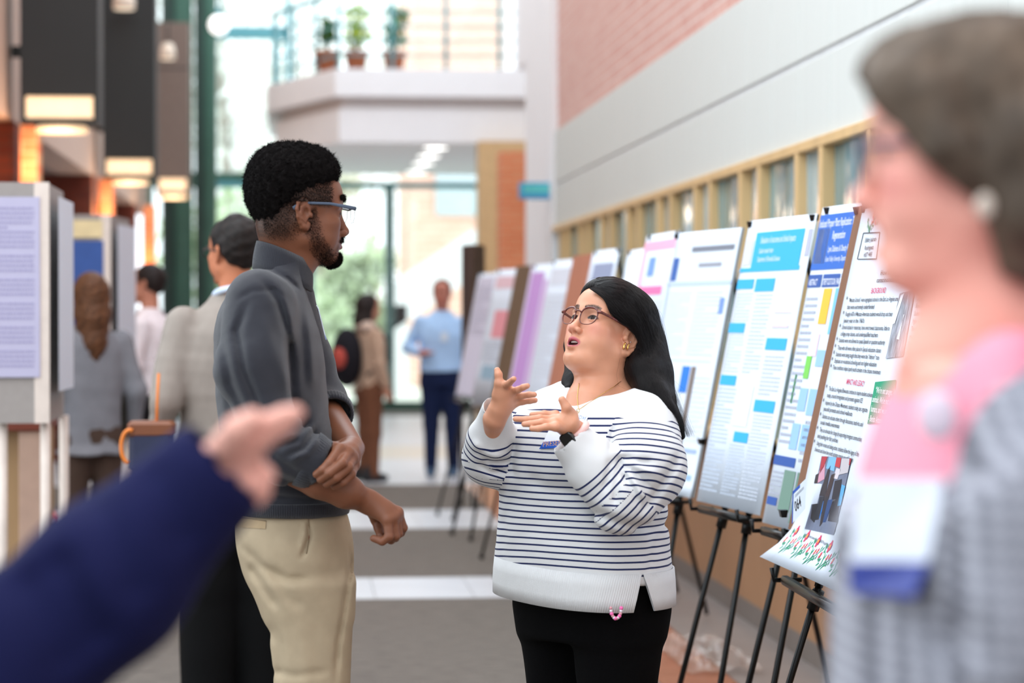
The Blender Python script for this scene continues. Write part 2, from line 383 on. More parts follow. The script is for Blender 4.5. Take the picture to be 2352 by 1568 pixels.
# right wall: panelled dado, glazed oak frames, beige panels, brick above
XW = 2.16
g = G(); g.box((XW + .05, -4, 0), (XW + .3, 22.3, 7)); struct(g, 'wall_right', white)
wr = bpy.data.objects['wall_right']
g = G(); g.box((XW + .004, 2, 2.528), (XW + .05, 20.0, 2.561)); g.build('joint_strip', mat('pale joint strip', lin(206, 208, 210), .5), wr)
g = G(); g.box((XW + .02, -4, 3.0), (XW + .05, 20.0, 7)); g.build('brick_facing', brick_r, wr)
g = G(); g.box((XW - .03, 20.0, 0), (XW + .05, 22.3, 7)); g.build('white_pilaster', white, wr)
def shared_box(a, b, m, name, bev=.004):
    g = G(); g.box(a, b, bev); me = g.mesh(name); me.materials.append(m); return me
pm1 = shared_box((0, .003, 0), (.035, .607, .332), beige, 'wall_panel'); pm2 = shared_box((0, .003, 0), (.035, .607, .437), beige, 'wall_panel')
g = G(); g.box((XW + .03, 2, 2.2), (XW + .05, 20.0, 3.0)); g.build('panel_backing', joint, wr)
for i in range(29):
    y = 2.3 + i * .61
    link('wall_panel', pm1, None, wr, (XW - .005, y, 2.20)); link('wall_panel', pm2, None, wr, (XW - .005, y, 2.557))
pm3 = shared_box((0, .003, 0), (.03, 1.31, .80), dado, 'dado_panel')
for i in range(14): link('dado_panel', pm3, None, wr, (XW + .0, 1.9 + i * 1.313, .04))
g = G(); g.box((XW - .10, 2, .855), (XW + .05, 20, .90), .006); g.build('ledge', oak, wr)
g = G(); g.box((XW - .06, 2, .80), (XW + .05, 20, .855)); g.build('ledge_under_rail', mat('brown rail', lin(110, 74, 50), .6), wr)  # darker brown rail under the ledge
g = G(); g.box((XW - .03, 2, 2.155), (XW + .05, 20, 2.2), .004); g.build('head_rail', oak, wr)
y = 5.2; k = 0; ys = [y]
while y < 19.8: y += (.84 if k % 2 == 0 else .48); k += 1; ys.append(y)
off = 9.70 - min(ys, key=lambda q: abs(q - 9.70)); ys = [q + off for q in ys]
mm = shared_box((-.03, -.03, .9), (.05, .03, 2.155), oak, 'mullion')
for q in ys: link('mullion', mm, None, wr, (XW, q, 0))
for i in range(len(ys) - 1):
    g = G(); a, b = ys[i] + .03, ys[i + 1] - .03; n = 6
    V = []; 
    for j in range(n + 1):
        for z in (.9, 1.5, 2.155): V.append((XW + .02 + .008 * math.sin(j * 1.9 + i * 2 + z * 2), a + (b - a) * j / n, z))
    F = []
    for j in range(n):
        for l in range(2): F.append((j * 3 + l, j * 3 + l + 1, j * 3 + 4 + l, j * 3 + 3 + l))
    g.add(V, F, True); g.build('window_pane', film if i % 2 else film2, wr)
g = G(); g.box((XW - .005, 2, 0), (XW + .05, 20, .1)); struct(g, 'baseboard_right', mat('grey skirting', lin(128, 118, 112), .6))
# far right: recessed brick piers
def pier(x0, x1, y0, y1, z0, z1, m, nm='brick_pier', par=None):
    g = G(); g.box((x0, y0, z0), (x1, y1, z1)); o = g.build(nm, m, par)
    if par is None: o['kind'] = 'structure'
    return o
pier(2.3, 2.75, 27, 27.5, 0, 3.3, brick_lit, 'wall_brick_pier'); pier(2.62, 3.2, 24.6, 25.2, 0, 3.35, brick_lit, 'wall_brick_pier')
pier(2.25, 3.0, 29.6, 30.0, 0, 3.6, mat('pale timber', lin(206, 170, 124), .6), 'wall_timber_pier')
g = G(); g.box((3.2, 22.3, 0), (3.4, 37, 7)); struct(g, 'wall_far_right', white)
g = G(); g.box((2.2, 22.3, 3.9), (3.4, 24, 7)); struct(g, 'wall_upper_right', white)
# balcony
bal = thing('balcony', None, None, (1.7, 30, 3.6)); bal['kind'] = 'structure'
BO = (1.7, 30, 3.6)
def balc(outl, z0, z1, m, name):
    n = len(outl); V = [(x, y, z0) for x, y in outl] + [(x, y, z1) for x, y in outl]
    F = [tuple(range(n - 1, -1, -1)), tuple(range(n, 2 * n))] + [(i, (i + 1) % n, n + (i + 1) % n, n + i) for i in range(n)]
    g = G(); g.add(V, F); return g.build(name, m, bal, BO)
def outline(e): return [(-.25 - e, 32.3 - e * .4), (.55 - e * .4, 30 - e), (3.2, 30 - e), (3.2, 36.9), (-.25 - e, 36.9)]
balc(outline(0), 3.6, 4.02, white, 'lower_fascia'); balc(outline(-.10), 4.02, 4.16, white2, 'recess_band'); balc(outline(.12), 4.16, 4.50, white, 'upper_fascia')
ol = outline(.02)[:3]
def rail_pts(z): return [(x, y, z) for x, y in [(-.25, 36)] + ol]
g = G(); g.tube(rail_pts(5.45), .035, 8); g.build('handrail', teal, bal, BO)
for z in (4.68, 4.86, 5.04, 5.22): g = G(); g.tube(rail_pts(z), .014, 6); g.build('rail_bar', teal, bal, BO)
pp = rail_pts(0)
for i in range(3):
    a, b = np.array(pp[i]), np.array(pp[i + 1]); n = [4, 3, 4][i]
    for j in range(n + (i == 2)):
        p = a + (b - a) * j / n; g = G(); g.tube([(p[0], p[1], 4.5), (p[0], p[1], 5.45)], .028, 6); g.build('baluster', teal, bal, BO)
for px, py, yy in ((1000, 341, 30.8), (985, 366, 32.4), (972, 383, 34.0), (957, 403, 36.0)):
    x = P(px, py, yy)[0]; l = thing('downlight', 'round recessed downlight under the white balcony, %s of the row' % {30.8: 'nearest', 32.4: 'second nearest', 34.0: 'third nearest', 36.0: 'farthest'}[yy], 'light', (x, yy, 3.6), 'downlights under the balcony')
    g = G(); g.lathe([(.15, -.012), (.19, -.012), (.19, 0)], (0, 0, 0), 20); g.build('trim_ring', white, l)
    g = G(); g.lathe([(.15, -.014), (.15, -.004)], (0, 0, 0), 20); g.build('diffuser', cool_wh, l)
# a potted plant on the balcony
leafm = [mat('yellow green leaf', lin(190, 210, 70), .5, .2, 8), mat('green leaf', lin(92, 138, 70), .5, .2, 8)]
def leaves(g, c, r, n, size, rs, flat=.8):
    for i in range(n):
        d = np.array([rs.gauss(0, 1), rs.gauss(0, 1), rs.gauss(0, flat)]); d *= r * rs.random() ** .4 / np.linalg.norm(d); p = np.array(c) + d
        u = np.array([rs.gauss(0, 1), rs.gauss(0, 1), rs.gauss(0, 1)]); u /= np.linalg.norm(u); v = np.cross(u, [0, 0, 1.]); v /= np.linalg.norm(v) + 1e-6; s = size * (.6 + rs.random() * .8)
        g.add([p - u * s, p + v * s * .4, p + u * s, p - v * s * .4], [(0, 1, 2, 3)])
for nm, (px, pz, sc_, hue, lab) in enumerate([(818, 4.5, .20, 0, 'yellow green bushy plant in a terracotta pot behind the teal balcony railing'), (905, 4.5, .19, 1, 'darker leafy plant in a pot to the right of the yellow green balcony plant'), (752, 4.5, .11, 1, 'small green plant in a brown pot at the corner of the balcony railing')]):
    x = P(px, 100, 30.7)[0]; t = thing('potted_plant', lab, 'plant', (x, 30.7, pz), 'plants on the balcony')
    g = G(); g.lathe([(.10, 0), (.15, .26), (.165, .26), (.165, .3), (.13, .3), (.12, .24)], (0, 0, 0), 14); g.build('pot', mat('terracotta pot', lin(168, 96, 62), .8), t)
    g = G()
    for q in range(5): g.tube([(0, 0, .25), (.08 * math.cos(q * 1.3), .08 * math.sin(q * 1.3), .6)], .01, 5)
    g.build('stem', mat('plant stem', lin(110, 120, 60), .7), t)
    g = G(); leaves(g, (0, 0, .50), sc_, 130, .06, RS); leaves(g, (.02, 0, .50 + sc_ * 1.2), sc_ * .9, 110, .06, RS); g.build('foliage', leafm[hue], t)
# end wall of glass
we = G(); we.box((-4.2, 36.95, 0), (3.2, 37.1, .14)); struct(we, 'wall_far', green)
wf = bpy.data.objects['wall_far']
def bar(x0, x1, z0, z1, m, y0=36.9, y1=37.1, nm='mullion'):
    g = G(); g.box((x0, y0, z0), (x1, y1, z1), .01); return g.build(nm, m, wf)
X37 = lambda px: P(px, 722, 37)[0]
Z37 = lambda py: P(1176, py, 37)[2]
bar(X37(884), X37(906), .14, 3.42, mat('grey green mullion', lin(120, 150, 146), .5)); bar(X37(1094), X37(1106), .14, 3.42, teal); bar(X37(712), X37(722), .14, 3.42, teal); bar(X37(600), X37(608), .14, 3.42, green)
bar(X37(480), 3.2, Z37(434), Z37(420), teal, nm='transom'); bar(X37(480), .0, Z37(420), Z37(400), green, nm='transom'); bar(X37(480), X37(664), Z37(96), Z37(68), teal, nm='transom')
bar(X37(655), X37(668), 3.4, 8, teal); bar(X37(330), X37(352), .1, 8, green); bar(X37(385), X37(400), .1, 8, dgreen)
bar(X37(330), X37(480), Z37(434), Z37(400), green, nm='transom')
for px0, px1, m in ((372, 402, dgreen), (402, 442, green), (448, 470, dgreen), (470, 497, green)):
    g = G(); x0, x1 = P(px0, 0, 34.5)[0], P(px1, 0, 34.5)[0]; g.box((x0, 34.3, 0), (x1, 34.7, 8), .02); struct(g, 'column', m).name = 'wall_far_column'
for (a, b, z0, z1) in ((X37(352), X37(600), .14, 3.4), (X37(608), X37(712), .14, 3.4), (X37(722), X37(884), .14, 3.4), (X37(906), X37(1094), .14, 3.4), (X37(1106), 3.2, .14, 3.4), (X37(352), X37(655), 3.5, 8), (X37(668), 3.2, 4.5, 8)):
    g = G(); g.box((a, 37.0, z0), (b, 37.01, z1)); g.build('window_pane', glass, wf)
# hanging white globe lamp
def globe(px, py, Y, r, lab):
    p = P(px, py, Y); t = thing('globe_lamp', lab, 'lamp', p, 'globe lamps high in the hall')
    g = G(); g.ball((0, 0, 0), r, 20, 12); g.build('globe', mat('lit opal glass', (1, 1, 1), .3, emit=(1, .98, .95), es=1.4), t)
    g = G(); g.tube([(0, 0, r), (0, 0, 3.5)], .012, 6); g.build('stem', teal, t)
    g = G(); g.lathe([(.04, r - .02), (.05, r + .06), (.02, r + .09)], (0, 0, 0), 12); g.build('cap', teal, t)
globe(503, 57, 31, .13, 'round white globe lamp in front of the green column at the far glass wall')
# left arcade
g = G(); g.box((-2.35, 11, 2.87), (-2.05, 34.3, 7)); struct(g, 'wall_left', pink_b)
g = G(); g.box((-8, 11, 2.87), (-2.35, 34.3, 3.0)); struct(g, 'ceiling', taupe)
g = G(); g.box((-8.2, 11, 0), (-8, 37, 3)); struct(g, 'wall_far_left', mat('brown wall', lin(120, 70, 48), .8))
g = G(); g.box((-8, -4.2, 0), (2.5, -4, 3.4)); struct(g, 'wall_behind', beige)
for i in range(11): 
    g = G(); g.box((-2.049, 11 + i * 2, 2.875), (-2.035, 12.99 + i * 2, 3.9), .003); g.build('fascia_panel', pink_b, bpy.data.objects['wall_left'])
for Y in (17.8, 24.5, 31.0):
    g = G(); g.box((-8, Y, 0), (-2.02, Y + .4, 2.87)); struct(g, 'wall_brick_partition', brick_d)
pil = [(17.6, (50, 88)), (25.2, (229, 259)), (31.5, (328, 356))]
pan = [(17.6, 55, 232, 290), (25.2, 240, 360, 412), (31.5, 361, 436, 446)]
names = ['nearest', 'middle', 'farthest']
for (Y, (a, b)), (Y2, pa, pb, bot), nm in zip(pil, pan, names):
    x0, x1 = P(a, 400, Y)[0], P(b, 400, Y)[0]
    g = G(); g.box((x0, Y - .1, 0), (x1, Y + .25, 2.87)); o = struct(g, 'wall_brick_pilaster', brick_lit)
    point('pilaster_uplight', ((x0 + x1) / 2, Y - .3, 2.5 if nm != 'farthest' else 2.2), 7, (1, .50, .2), .05)
    x0, x1 = P(pa, 100, Y)[0], P(pb, 100, Y)[0]; zb = P(0, bot, Y)[2]; H = 6.5 if nm != 'farthest' else P(0, 52, Y)[2]
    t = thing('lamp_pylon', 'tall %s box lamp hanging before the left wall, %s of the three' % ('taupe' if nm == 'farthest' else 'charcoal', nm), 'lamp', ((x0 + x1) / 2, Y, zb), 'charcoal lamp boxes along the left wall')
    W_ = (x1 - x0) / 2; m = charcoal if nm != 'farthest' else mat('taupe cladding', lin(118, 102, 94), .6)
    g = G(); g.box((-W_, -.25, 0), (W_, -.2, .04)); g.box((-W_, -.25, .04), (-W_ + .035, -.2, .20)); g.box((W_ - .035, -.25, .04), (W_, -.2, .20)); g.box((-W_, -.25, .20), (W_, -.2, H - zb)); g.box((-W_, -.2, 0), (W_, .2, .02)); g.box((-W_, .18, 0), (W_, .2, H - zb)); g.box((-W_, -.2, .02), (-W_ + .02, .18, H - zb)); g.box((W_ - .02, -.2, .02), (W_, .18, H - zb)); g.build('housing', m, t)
    g = G(); g.box((-W_ + .035, -.235, .04), (W_ - .035, -.205, .20), .01); g.build('front_diffuser', warm_wh, t)
    g = G(); g.lathe([(.18, -.05), (.19, -.02), (.17, 0)], (0, -.05, 0), 20); g.build('underside_lamp', warm_wh, t)
    g = G(); g.box((-W_, -.253, 1.6), (W_, -.25, 1.62)); g.build('seam', charcoal, t)
    for zz_ in (.5, 1.9): g = G(); g.box((-2.025 - (x0 + x1) / 2, .02, zz_), (-W_, .10, zz_ + .08)); g.build('wall_bracket', charcoal, t)
    point('pylon_light', ((x0 + x1) / 2, Y - .3, zb - .25), 10, (1, .78, .55), .1)
# round white loudspeaker / spot on pylon side
for px, py, Y, r, lab in ((385, 120, 30.5, .12, 'small white spotlight beside the taupe lamp box at upper left'), (285, 2, 24.6, .14, 'white spotlight at the top edge in front of the middle charcoal box')):
    p = P(px, py, Y); t = thing('spotlight', lab, 'light', p)
    g = G(); g.lathe([(.03, .12), (.07, .1), (r * .8, 0), (r * .8, -.08)], (0, 0, 0), 16); g.build('shade', mat('warm white enamel', lin(232, 214, 196), .4), t)
    g = G(); g.lathe([(r * .75, -.085), (r * .75, -.075)], (0, 0, 0), 16); g.build('bulb', mat('warm lamp lens', lin(250, 236, 214), .3, emit=lin(255, 236, 210), es=.8), t)
    g = G(); g.tube([(0, 0, .1), (.0, .0, .35)], .015, 6); g.build('bracket', charcoal, t)
for i, (x, Y) in enumerate([(-3.4, 12.5), (-3.4, 16), (-3.6, 21), (-3.6, 27)]): area('arcade_ceiling_lamp', (x, Y, 2.8), (0, 0, 0), (1.0, .6), 22, (1, .72, .48))
# lower left: timber cabinet / end wall of the arcade bay
g = G(); g.box((-2.6, 10.6, 0), (P(92, 1200, 10.6)[0], 11.2, .97)); cb = g.build('cabinet', mat('pale brown timber', lin(170, 138, 100), .55, .12, 4, stretch=(4, 4, .3)), None); tag(cb, 'waist high pale timber cabinet under the near grey display board', 'cabinet')
g = G(); g.box((P(45, 1200, 10.55)[0], 10.52, 0), (P(94, 1200, 10.55)[0] + .01, 10.6, .97), .004); g.build('corner_post', mat('pinkish timber', lin(190, 158, 140), .55), cb)
g = G(); g.box((-2.62, 10.5, .97), (P(100, 1200, 10.6)[0], 11.25, 1.01), .005); g.build('worktop', mat('dark red brown top', lin(120, 56, 40), .5), cb)
# blue hanging sign on the far wall
p0 = P(1192, 438, 20.2); t = thing('wall_sign', 'small blue and teal sign projecting from the white pilaster', 'sign', (2.0, 20.2, p0[2]))
xa, xb = P(1192, 438, 20.2)[0] - 2.0, P(1274, 438, 20.2)[0] - 2.0
g = G(); g.box((xa, -.03, -.07), (xb, .03, .07), .006); g.build('sign_panel', mat('sign blue', lin(60, 150, 196), .5), t)
g = G(); g.box((xa + .03, -.034, -.02), (xb - .05, -.03, .05)); g.build('sign_band', mat('sign teal', lin(90, 190, 190), .5), t)
g = G(); g.box((xb, -.02, -.05), (XW - 2.0, .02, .05)); g.build('bracket', charcoal, t)
# outside
g = G(); g.box((-40, 37.1, -.4), (40, 140, -.1)); struct(g, 'ground_outside', mat('lawn', lin(232, 236, 222), .9, .15, .4))
g = G(); g.box((P(950, 0, 52)[0], 52, -.1), (14, 60, 12)); hb = g.build('building', brick_mat('outside brick', lin(238, 184, 162), lin(240, 196, 176), lin(240, 216, 204), 'y', 2), None); tag(hb, 'sunlit red brick building beyond the far glass wall', 'building')
for i in range(4): g = G(); g.box((P(1000, 0, 52)[0] + i * 2.4, 51.9, 3.6), (P(1000, 0, 52)[0] + 1.2 + i * 2.4, 52.0, 5.6)); g.build('window', mat('outside window', lin(190, 205, 210), .2), hb)
pa, pb = P(900, 700, 46), P(1090, 520, 46)
g = G(); g.slab([(pa[0], 46, pa[2] - .5), (pb[0] + 1, 46, pb[2] - .3), (pb[0] + 1, 46, pb[2] + .6), (pa[0], 46, pa[2] + .4)], .3); st = g.build('ramp', white, None); tag(st, 'white sloping ramp wall outside before the brick building', 'ramp')
g = G(); g.box((pa[0], 46, -.1), (pa[0] + .3, 46.3, pa[2])); g.build('ramp_post', white, st)
g = G(); g.box((pb[0] + .6, 46, -.1), (pb[0] + .9, 46.3, pb[2])); g.build('ramp_post', white, st)
def tree(x, y, h, r, lab, lm):
    t = thing('tree', lab, 'tree', (x, y, -.1), 'trees outside the far glass wall')
    g = G(); g.tube([(0, 0, 0), (.1, 0, h * .35), (-.1, .1, h * .7), (0, 0, h)], [.16, .12, .08, .02], 7)
    for i in range(10):
        a = RS.random() * 6.28; z = h * (.3 + .06 * i); g.tube([(0, 0, z), (math.cos(a) * r * .7, math.sin(a) * r * .7, z + r * .5)], [.04, .01], 5)
    g.build('trunk', mat('bark', lin(176, 166, 156), .9, .2, 6), t)
    g = G()
    for i in range(7): a = i * .9; leaves(g, (math.cos(a) * r * .5, math.sin(a) * r * .5, h * .45 + i * h * .09), r * .75, 260, .16, RS)
    g.build('foliage', lm, t)
lm1 = mat('pale spring leaf', lin(236, 242, 222), .8, .15, 2); lm2 = mat('silver leaf', lin(240, 243, 238), .8, .12, 2); lm3 = mat('mid green leaf', lin(216, 230, 198), .8, .2, 2)
for i, (px, Y, h, r, m, lab) in enumerate([(520, 50, 9, 1.4, lm2, 'silvery tree seen through the tall glass left of the balcony'), (610, 62, 8, 1.9, lm2, 'silvery tree above the tall man seen through the glass'), (560, 44, 3.4, 1.3, lm3, 'low green tree behind the head of the person in the grey blazer'), (742, 56, 4.6, 1.15, lm1, 'pale green tree just right of the tall man outside the glass'), (822, 47, 2.6, .7, lm3, 'mid green small tree outside behind the person with the backpack'), (735, 42, 1.5, .55, lm3, 'low shrub like tree outside at chest height of the tall man'), (930, 74, 11, 2.2, lm2, 'tall pale tree outside above the balcony railing'), (700, 70, 11, 2.4, lm2, 'tall pale tree outside left of the balcony plants')]):
    tree(P(px, 700, Y)[0], Y, h, r, lab, m)
# ------------------------------------------------------------------ posters on easels along the right wall
black = mat('black enamel', lin(9, 9, 10), .3, .05, spec=.3)
cardb = mat('brown cardboard', lin(126, 88, 66), .85, .06, 20)
paper = mat('white paper', lin(218, 227, 240), .55, .01)
greyf = mat('grey foam board', lin(150, 154, 158), .8)
steel = mat('steel', lin(190, 190, 194), .25, metal=1)
ink = {}
def inkm(c):
    c = tuple(c)
    if c not in ink: ink[c] = mat('ink %d %d %d' % c, lin(*c), .6, .0)
    return ink[c]
class Sheet:
    """sheet in space: far-left edge L, near-right edge R given as (X, Y) at top; leans back"""
    def __init__(s, L, R, z0, z1, lean=.20, curl=0, bow=0):
        s.L = np.array(L, float); s.R = np.array(R, float); s.z0 = z0; s.z1 = z1; s.lean = lean; s.curl = curl; s.bow = bow
        d = s.R - s.L; d /= np.linalg.norm(d); s.out = np.array([d[1], -d[0]]); s.out *= -1 if s.out[0] > 0 else 1      # towards the aisle
        s.w = np.linalg.norm(s.R - s.L); s.h = (z1 - z0) / math.cos(math.atan(lean))
    def at(s, u, t, off=0):
        b = s.L + (s.R - s.L) * u; z = s.z0 + (s.z1 - s.z0) * t; o = off + (s.z1 - z) * s.lean * 1.0 + s.bow * math.sin(math.pi * min(max(u, 0), 1)) 
        if s.curl and t < .13: q = (.13 - t) / .13; o += s.curl * q * q * (1.0 - .75 * u); b = b + (s.L - s.R) / s.w * (.05 * q * q * (1 - u))
        p = b + s.out * o; return np.array([p[0], p[1], z])
def sheet_mesh(S, u0, t0, u1, t1, off, nu=8, nt=8, th=0):
    g = G(); V = []; F = []
    for i in range(nu + 1):
        for j in range(nt + 1): V.append(S.at(u0 + (u1 - u0) * i / nu, t0 + (t1 - t0) * j / nt, off))
    for i in range(nu):
        for j in range(nt): a = i * (nt + 1) + j; F.append((a, a + nt + 1, a + nt + 2, a + 1))
    if th:
        n = len(V)
        for i in range(nu + 1):
            for j in range(nt + 1): V.append(S.at(u0 + (u1 - u0) * i / nu, t0 + (t1 - t0) * j / nt, off - th))
        F += [tuple(q + n for q in f[::-1]) for f in F]
        rim = [i * (nt + 1) for i in range(nu + 1)] + [nu * (nt + 1) + j for j in range(1, nt + 1)] + [i * (nt + 1) + nt for i in range(nu - 1, -1, -1)] + [j for j in range(nt - 1, 0, -1)]
        for i in range(len(rim)): a, b = rim[i], rim[(i + 1) % len(rim)]; F.append((b, a, a + n, b + n))
    g.add(V, F, nu > 1 or nt > 1); return g
def easel(S, lab, top=1.74, dz=.012):
    c = (S.L + S.R) / 2; d = (S.R - S.L) / S.w; n = S.out; zl = S.z0 - dz
    b3 = lambda a, o, z: np.array([c[0] + d[0] * a + n[0] * o, c[1] + d[1] * a + n[1] * o, z])
    lean = lambda z: (S.z1 - z) * S.lean - .035
    t = thing('easel', lab, 'easel', b3(0, 0, 0) * np.array([1, 1, 0]), 'black poster easels along the right wall'); org = b3(0, 0, 0) * np.array([1, 1, 0])
    hw = S.w * .30
    for sg in (-1, 1):
        g = G(); g.tube([b3(sg * .03, lean(top), top), b3(sg * (hw * .62), lean(zl), zl)], .012, 8, sm=True); g.tube([b3(sg * (hw * .62), lean(zl), zl), b3(sg * hw * 1.2, lean(.02) + .02, .02)], .0095, 8, sm=True); g.build('front_leg', black, t, org)
        lg = COL.objects[-1] if False else bpy.context.scene.objects[-1]
        g = G(); g.tube([b3(sg * (hw * .62), lean(zl), zl - .01), b3(sg * hw * .655, lean(zl - .06), zl - .06)], .017, 8, sm=True); g.build('leg_clamp', black, t, org)
        g = G(); g.ball(b3(sg * hw * 1.2, lean(.02) + .02, .018), .018, 8, 6); g.build('foot', black, t, org)
    g = G(); g.tube([b3(0, lean(top) - .03, top), b3(0, -.28, .9), b3(0, -.50, .02)], .0105, 8, sm=True); g.build('rear_leg', black, t, org)
    g = G(); g.tube([b3(-hw * 1.25, lean(zl) + .045, zl - .008), b3(hw * 1.25, lean(zl) + .045, zl - .008)], .014, 6)
    for sg in (-1, 1): g.tube([b3(sg * hw * 1.25, lean(zl) + .0, zl - .008), b3(sg * hw * 1.25, lean(zl) + .075, zl - .008), b3(sg * hw * 1.25, lean(zl) + .08, zl + .025)], .007, 6)
    g.build('ledge', black, t, org)
    g = G(); g.ball(b3(0, lean(top) - .02, top), .028, 8, 6); g.build('hub', black, t, org)
    return t
def clip(S, u, t, par, org, col=None, flip=1):
    p = S.at(u, t, .004); d = np.array([*((S.R - S.L) / S.w), 0]); n = np.array([*S.out, 0]); z = np.array([0, 0, 1.]) * flip
    g = G(); a = .015
    V = [p - d * a + n * .006 + z * -.002, p + d * a + n * .006 + z * -.002, p + d * a + n * .001 - z * .022, p - d * a + n * .001 - z * .022, p - d * a - n * .016 - z * .002, p + d * a - n * .016 - z * .002, p + d * a - n * .013 - z * .022, p - d * a - n * .013 - z * .022]
    g.add(V, [(0, 1, 2, 3), (7, 6, 5, 4), (0, 4, 5, 1), (1, 5, 6, 2), (0, 3, 7, 4)]); c = g.build('binder_clip', col or black, par, org)
    g = G(); g.tube([p - d * .010 + n * .005 - z * .02, p - d * .012 + n * .014 + z * .004 - z * .03, p - d * .006 + n * .02 - z * .045, p + d * .006 + n * .02 - z * .045, p + d * .012 + n * .014 - z * .026, p + d * .010 + n * .005 - z * .02], .0011, 5)
    g.build('wire_loop', steel, c)
    bpy.context.view_layer.update
def prints(S, rects, par, org, name='print', off=.0015):
    """rects: (u0,t0,u1,t1,color)"""
    cols = []
    g = G()
    for u0, t0, u1, t1, c in rects:
        if c not in cols: cols.append(c)
        g.m = cols.index(c); nu = max(1, int((u1 - u0) * 8)); nt = max(1, int((t1 - t0) * 8)) if not (S.curl and t0 < .14) else 3
        V = []; F = []
        for i in range(nu + 1):
            for j in range(nt + 1): V.append(S.at(u0 + (u1 - u0) * i / nu, t0 + (t1 - t0) * j / nt, off))
        for i in range(nu):
            for j in range(nt): a = i * (nt + 1) + j; F.append((a, a + nt + 1, a + nt + 2, a + 1))
        g.add(V, F)
    return g.build(name, [inkm(c) for c in cols], par, org)
def greytext(u0, u1, t0, t1, n, c=(182, 188, 204), rs=RS):
    out = []; dh = (t1 - t0) / n
    for i in range(n):
        t = t1 - (i + .5) * dh; u = u0; end = u1 if i % 5 != 4 else u0 + (u1 - u0) * (.4 + .4 * rs.random())
        while u < end - .01:
            wv = min(.012 + .03 * rs.random(), end - u); out.append((u, t - dh * .22, u + wv, t + dh * .2, c)); u += wv + .008
    return out
def text(S, s, u, t, size, par, org, c=(40, 44, 60), cw=1.0, name='text_line', align='LEFT', off=.002):
    cu = bpy.data.curves.new(name, 'FONT'); cu.body = s; cu.size = size; cu.align_x = align; cu.resolution_u = 2; cu.fill_mode = 'BOTH'; cu.offset = size * .012
    o0 = bpy.data.objects.new(name, cu); COL.objects.link(o0); me = bpy.data.meshes.new_from_object(o0); bpy.data.objects.remove(o0); bpy.data.curves.remove(cu)
    o = bpy.data.objects.new(name, me); COL.objects.link(o); me.materials.clear(); me.materials.append(inkm(c)); o['kind'] = 'stuff'
    p = S.at(u, t, off); ex = S.at(min(u + .05, 1), t, off) - S.at(min(u + .05, 1) - .05, t, off); ez = S.at(u, t + .02, off) - S.at(u, t, off)
    ex /= np.linalg.norm(ex); ez -= ex * ez.dot(ex); ez /= np.linalg.norm(ez); n = np.cross(ex, ez)
    M = Matrix(((ex[0] * cw, ez[0], n[0], p[0] - org[0]), (ex[1] * cw, ez[1], n[1], p[1] - org[1]), (ex[2] * cw, ez[2], n[2], p[2] - org[2]), (0, 0, 0, 1)))
    o.parent = par; o.matrix_local = M; return o
def poster(lab, L, R, z0, z1, rects, board=None, margin=(.0, .0, .0, .0), easel_lab=None, curl=0, bow=0, lean=.20, sheet=paper, clips=((.1, 1), (.9, 1)), thick=.008, group='posters on easels', dz=.012):
    S = Sheet(L, R, z0, z1, lean, curl, bow); org = np.array([*(S.L + S.R) / 2, z0])
    t = thing('poster', lab, 'poster', org, group)
    mu0, mt0, mu1, mt1 = margin
    if board is not None: sheet_mesh(Sheet(L, R, z0, z1, lean, 0, bow), 0, 0, 1, 1, -.003, 4 if bow else 1, 1, thick).build('board', board, t, org)
    S2 = S
    if rects is not None:
        if any(margin):
            L2 = S.L + (S.R - S.L) * mu0; R2 = S.L + (S.R - S.L) * (1 - mu1); S2 = Sheet(L2, R2, z0 + mt0, z1 - mt1, lean, curl, bow); S2.L = S2.L + S2.out * mt1 * lean; S2.R = S2.R + S2.out * mt1 * lean
        sheet_mesh(S2, 0, 0, 1, 1, .0, 12, 24 if curl else 4, .001).build('sheet', sheet, t, org)
        if rects: prints(S2, rects, t, org)
    for u, tt in clips: clip(S, u, tt, t, org, flip=1)
    if easel_lab: easel(S, easel_lab, dz=dz)
    return t, S, S2, org
# P1: the near poster
L1 = (P(1965, 470, 6.5)[0], 6.5); R1 = (L1[0] - .02, 5.28)
t1, S1, T1, o1 = poster('large white poster with red flower border on brown cardboard, nearest to the camera', L1, R1, .885, 1.765, [], cardb, (.085, -.070, -.01, .012), 'black easel holding the near poster with the flower border', curl=.07, lean=.214, clips=((.02, 1), (.10, 1)), thick=.006, dz=.115)
W1 = T1.w
def t_at(py, Y=6.4): return (P(1176, py, Y)[2] - T1.z0) / (T1.z1 - T1.z0)
def u_at(px, py=900):
    # u on the sheet seen at pixel (px, py)
    best = min((abs(_proj(T1.at(u / 200, .5))[0] - px), u / 200) for u in range(201)); return best[1]
def _proj(p):
    d = np.array(p) - CAM; return (1176 + FPX * d.dot(RT) / d.dot(FW), 784 - FPX * d.dot(UP) / d.dot(FW))
def ut(px, py):
    """sheet coordinates under a pixel of the photograph"""
    u, t = .3, .5
    for _ in range(30):
        p = _proj(T1.at(u, t)); q = _proj(T1.at(u + .01, t)); r = _proj(T1.at(u, t + .01))
        J = np.array([[(q[0] - p[0]) / .01, (r[0] - p[0]) / .01], [(q[1] - p[1]) / .01, (r[1] - p[1]) / .01]]); dd = np.linalg.solve(J, np.array([px - p[0], py - p[1]])); u += float(np.clip(dd[0], -.2, .2)); t += float(np.clip(dd[1], -.2, .2))
    return u, t
